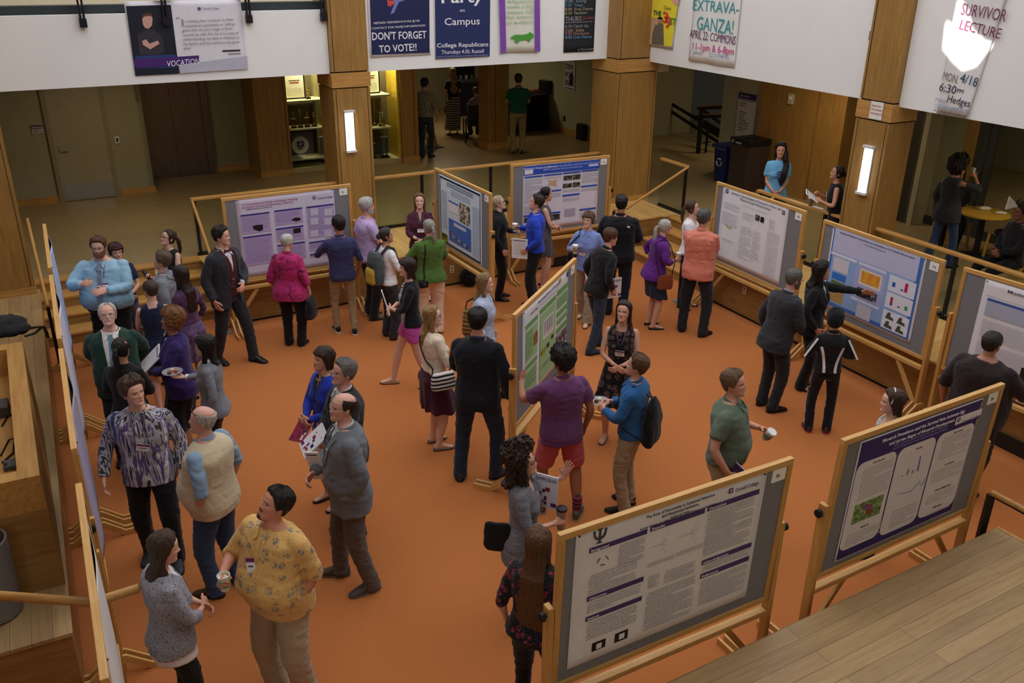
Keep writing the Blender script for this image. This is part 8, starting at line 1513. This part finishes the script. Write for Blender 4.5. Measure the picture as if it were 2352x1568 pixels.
p = who(1040, 156, 1.7, 344, 'f', 'woman with long blonde hair in a black top and long striped skirt', Z0, skin='C8987C', hair='9A7C4C', hair2='A88A58', hstyle='long-55', L='down', Rr='clasp'); p.skirt(C_('1E1E20', '9A968C', 'stripe', .42), .12, .03, name='long_skirt', amp=.006); p.top(C_('121214'), 'short', .94, .016, 'scoop'); p.shoes(SHB, 'sandal')
p = who(1191, 171, 1.83, 352, 'm', 'man in a dark green polo shirt and khaki trousers facing the buffet table', Z0, w=1.06, skin='B8846C', hair='2A1A14', L='hold', Rr='hold'); p.pants(C_('8A7854', '968460'), belt=flat('3A2018', .5)); p.top(C_('12503A', '185A42'), 'short', .93, .028, 'polo'); p.shoes(SHB)
q = at(1093, 196, Z0+1.26); p = D((q[0]*.96, q[1]*.96, Z0), R(-10), 1.6, 'f', seat=.5, feet=((-.1, .42, 6, .1), (.1, .42, 6, .1)), label='grey-haired person in a mauve top sitting in a wheelchair at the back table', skin='C09078', hair='5A5450', hstyle='crop', L='clasp', Rr='clasp'); p.pants(BK); p.top(C_('7A6A78', '8A7A86'), 'long', .86, .024, 'stand'); p.shoes(SHB)
e = empty('wheelchair', tuple(p.loc), -p.yaw, 'black wheelchair seen from behind in the food room', 'wheelchair'); m = MB(); bx(m, -.22, .22, -.22, .24, .42, .47, BLACK); m.build('seat', e); m = MB(); bx(m, -.23, .23, -.27, -.23, .45, .95, BLACK); m.build('backrest', e)
for sx in (-1, 1):
    m = MB(); m.tube([(sx*.3, -.08+.3*math.cos(a), .31+.3*math.sin(a)) for a in np.linspace(0, 2*math.pi, 25)], .018, BLACK, 8, caps=False)
    for k in range(8): m.tube([(sx*.3, -.08, .31), (sx*.3, -.08+.3*math.cos(k*.785), .31+.3*math.sin(k*.785))], .003, STEEL, 5)
    m.build('wheel', e, smooth=True); m = MB(); m.tube([(sx*.24, -.25, .98), (sx*.24, -.38, .98)], .015, BLACK, 8); m.build('push_handle', e); m = MB(); m.tube([(sx*.22, .3, .1), (sx*.22, .32, .1)], .08, BLACK, 12); m.build('caster', e)
q = at(950, 200, Z0+1.25); p = D((q[0]*.93, q[1]*.93, Z0), R(60), 1.66, 'f', seat=.48, feet=((-.1, .4, 6), (.1, .55, 6)), label='dark-haired woman in black seated behind the man in the patterned shirt', skin='B8846C', hair='1A1412', hstyle='long-30', L='clasp', Rr='clasp', bare=True); p.skirt(C_('B8B4AC'), .6, .0); p.top(C_('1A1620', '8A2848', 'blotch', 2), 'long', .86, .02, 'crew'); p.shoes(flat('7C8488', .5))
# loose things near people
pp = at(1159, 531, Z0); m = MB(); m.lathe([(0, 0), (.038, 0), (.04, .02), (.04, .15), (.03, .17), (.03, .185)], flat('1E9A94', .3), n=18); e = empty('water_bottle', tuple(pp), 0, 'teal water bottle standing on the wooden platform beside the pale blue board', 'bottle'); m.build('bottle_body', e, smooth=True); m = MB(); m.lathe([(0, .185), (.034, .185), (.034, .215), (0, .215)], flat('1A7A78', .4), n=18); m.build('cap', e, smooth=True)
for u, v, lab in ((1862, 462, 'lidded paper cup standing on the right railing cap'),):
    pp = W(FRt, hit(FRt, u, v, 1.25)[0], 1.25, Z0+.92); e = empty('coffee_cup', tuple(pp), 0, lab, 'cup'); m = MB(); m.lathe([(0, 0), (.029, 0), (.041, .115), (0, .115)], flat('8A7C66', .6), n=18); m.build('cup_body', e, smooth=True); m = MB(); m.lathe([(0, .115), (.044, .115), (.043, .126), (.036, .13), (0, .128)], flat('E0DCD4', .5), n=18); m.build('lid', e, smooth=True)
pp = W(FRt, hit(FRt, 1880, 472, 1.25)[0], 1.25, Z0+.922); m = MB(); m.box((0, 0, .004), (.2, .075, .008), flat('D8D6D4', .6)); tag(m.build('napkin', None, loc=tuple(pp), rz=FRt['a']), 'white napkin lying on the right railing cap beside the cup', 'napkin')
for fr_, (u0, v0), (u1, v1), lab in ((FB, (1272, 612), (1345, 600), 'low dark panel in place of a recess at the foot of the back riser'), (FRt, (2236, 1010), (2420, 1100), 'long dark recess panel at the foot of the right riser by the man in brown')):  # recess darkness put into the colour of panels on the riser face
    a, b = hit(fr_, u0, v0, 0)[0], hit(fr_, u1, v1, 0)[0]; m = MB(); bx(m, -abs(b-a)/2, abs(b-a)/2, -.03, 0, 0, .17, flat('241E1C', .6)); tag(m.build('recess_panel', None, loc=tuple(W(fr_, (a+b)/2, -.006, 0)), rz=fr_['a']), lab, 'vent')
v = Vol(); v.ball((0, 0, .16), (.16, .12, .17)); v.ball((.03, -.06, .12), (.1, .08, .11)); me = v.remesh(.014, 3); wrinkle(me, .015, (10, 10, 10), 9); o = finish(me, 'rucksack', C_('141418'), None); o.location = at(1078, 655, 0); tag(o, 'black rucksack on the carpet against the wooden riser below the pale blue board', 'bag')
# ------------------------------------------------------------------ light
w = bpy.data.worlds.new('sky'); SC.world = w; w.use_nodes = True; bg = w.node_tree.nodes['Background']; bg.inputs[0].default_value = lin('F6F6FA'); bg.inputs[1].default_value = 2.0
def area(name, locw, size, power, color='FFF2DC', rot=(0, 0, 0), sy=None):
    l = bpy.data.lights.new(name, 'AREA'); l.energy = power; l.color = lin(color)[:3]; l.size = size
    if sy: l.shape = 'RECTANGLE'; l.size_y = sy
    o = bpy.data.objects.new(name, l); COL.objects.link(o); o.location = locw; o.rotation_euler = rot; return o
for fr, x, y, p in ((FB, -5, 4, 18), (FB, 1.5, 4, 12), (FB, 3.6, 9.5, 30), (FRt, -3.5, 3.0, 26), (FRt, 1.5, 3.6, 30), (FRt, 0, 8, 40), (FRt, -8, 6, 20)): area('ceiling_lamp', tuple(W(fr, x, y, 3.2)), .6, p, 'FFE8C0')
for x in (-.9, .9): area('case_lamp', tuple(W(FB, x, 6.55, 3.2)), .3, 40, 'FFF4C8', (0, 0, 0), .2)
# unseen roof slabs over gallery and left side, added to shade the floor
m = MB(); bx(m, -14, 14, -17, -10.5, 7.6, 7.8, BEIGE); st(put(m, 'shade_roof_gallery', FB)); m = MB(); bx(m, -14, 10, -13.4, -9.8, 7.6, 7.8, BEIGE); st(put(m, 'shade_roof_side', FRt))
# sun patch on the lecture banner: spot lamp, shaped by an added unseen plate
S0 = W(FRt, 2.2, -9, 9.0); patch = [hit(FRt, u, v, 1.22) for u, v in ((2165, 108), (2172, 46), (2187, 60), (2200, -4), (2218, 16), (2232, 70), (2262, 96), (2290, 84), (2262, 120), (2240, 150), (2212, 160), (2190, 140))]
Pt = [W(FRt, x, 1.22, z) for x, z in patch]; ctr = sum(Pt)/len(Pt); dv = ctr-S0; dn_ = dv/np.linalg.norm(dv); ax = np.cross(dn_, [0, 0, 1.]); ax /= np.linalg.norm(ax); ay = np.cross(ax, dn_); pc = S0+dn_*2.5
hole = []
for q in Pt: k = (2.5)/((q-S0)@dn_); w_ = S0+(q-S0)*k-pc; hole.append((w_@ax, w_@ay))
n = len(hole); out = []
for a, b in hole: r = math.hypot(a, b)+1e-6; out.append((a/r*1.1, b/r*1.1))
V = [pc+ax*a+ay*b for a, b in hole]+[pc+ax*a+ay*b for a, b in out]; V = V+[v_+dn_*.02 for v_ in V]; F = [(i, (i+1) % n, n+(i+1) % n, n+i) for i in range(n)]+[(2*n+i, 3*n+i, 3*n+(i+1) % n, 2*n+(i+1) % n) for i in range(n)]+[(i, 2*n+i, 2*n+(i+1) % n, (i+1) % n) for i in range(n)]
m = MB(); m.add(V, F, BLACK); st(m.build('beam_mask_1'))
l = bpy.data.lights.new('sunbeam', 'SPOT'); l.energy = 26000; l.color = lin('FFF6E8')[:3]; l.spot_size = R(22); l.spot_blend = .1; l.shadow_soft_size = .012; o = bpy.data.objects.new('sunbeam', l); COL.objects.link(o); o.location = S0; o.rotation_euler = Vector(dn_).to_track_quat('-Z', 'Y').to_euler()
SC.view_settings.view_transform = 'Standard'; SC.view_settings.look = 'None'; SC.view_settings.gamma = 1; SC.view_settings.exposure = 0
SC.cycles.use_denoising = True; SC.cycles.max_bounces = 6; SC.cycles.diffuse_bounces = 3; SC.cycles.glossy_bounces = 3; SC.cycles.transmission_bounces = 4; SC.cycles.transparent_max_bounces = 6; SC.cycles.sample_clamp_indirect = 6
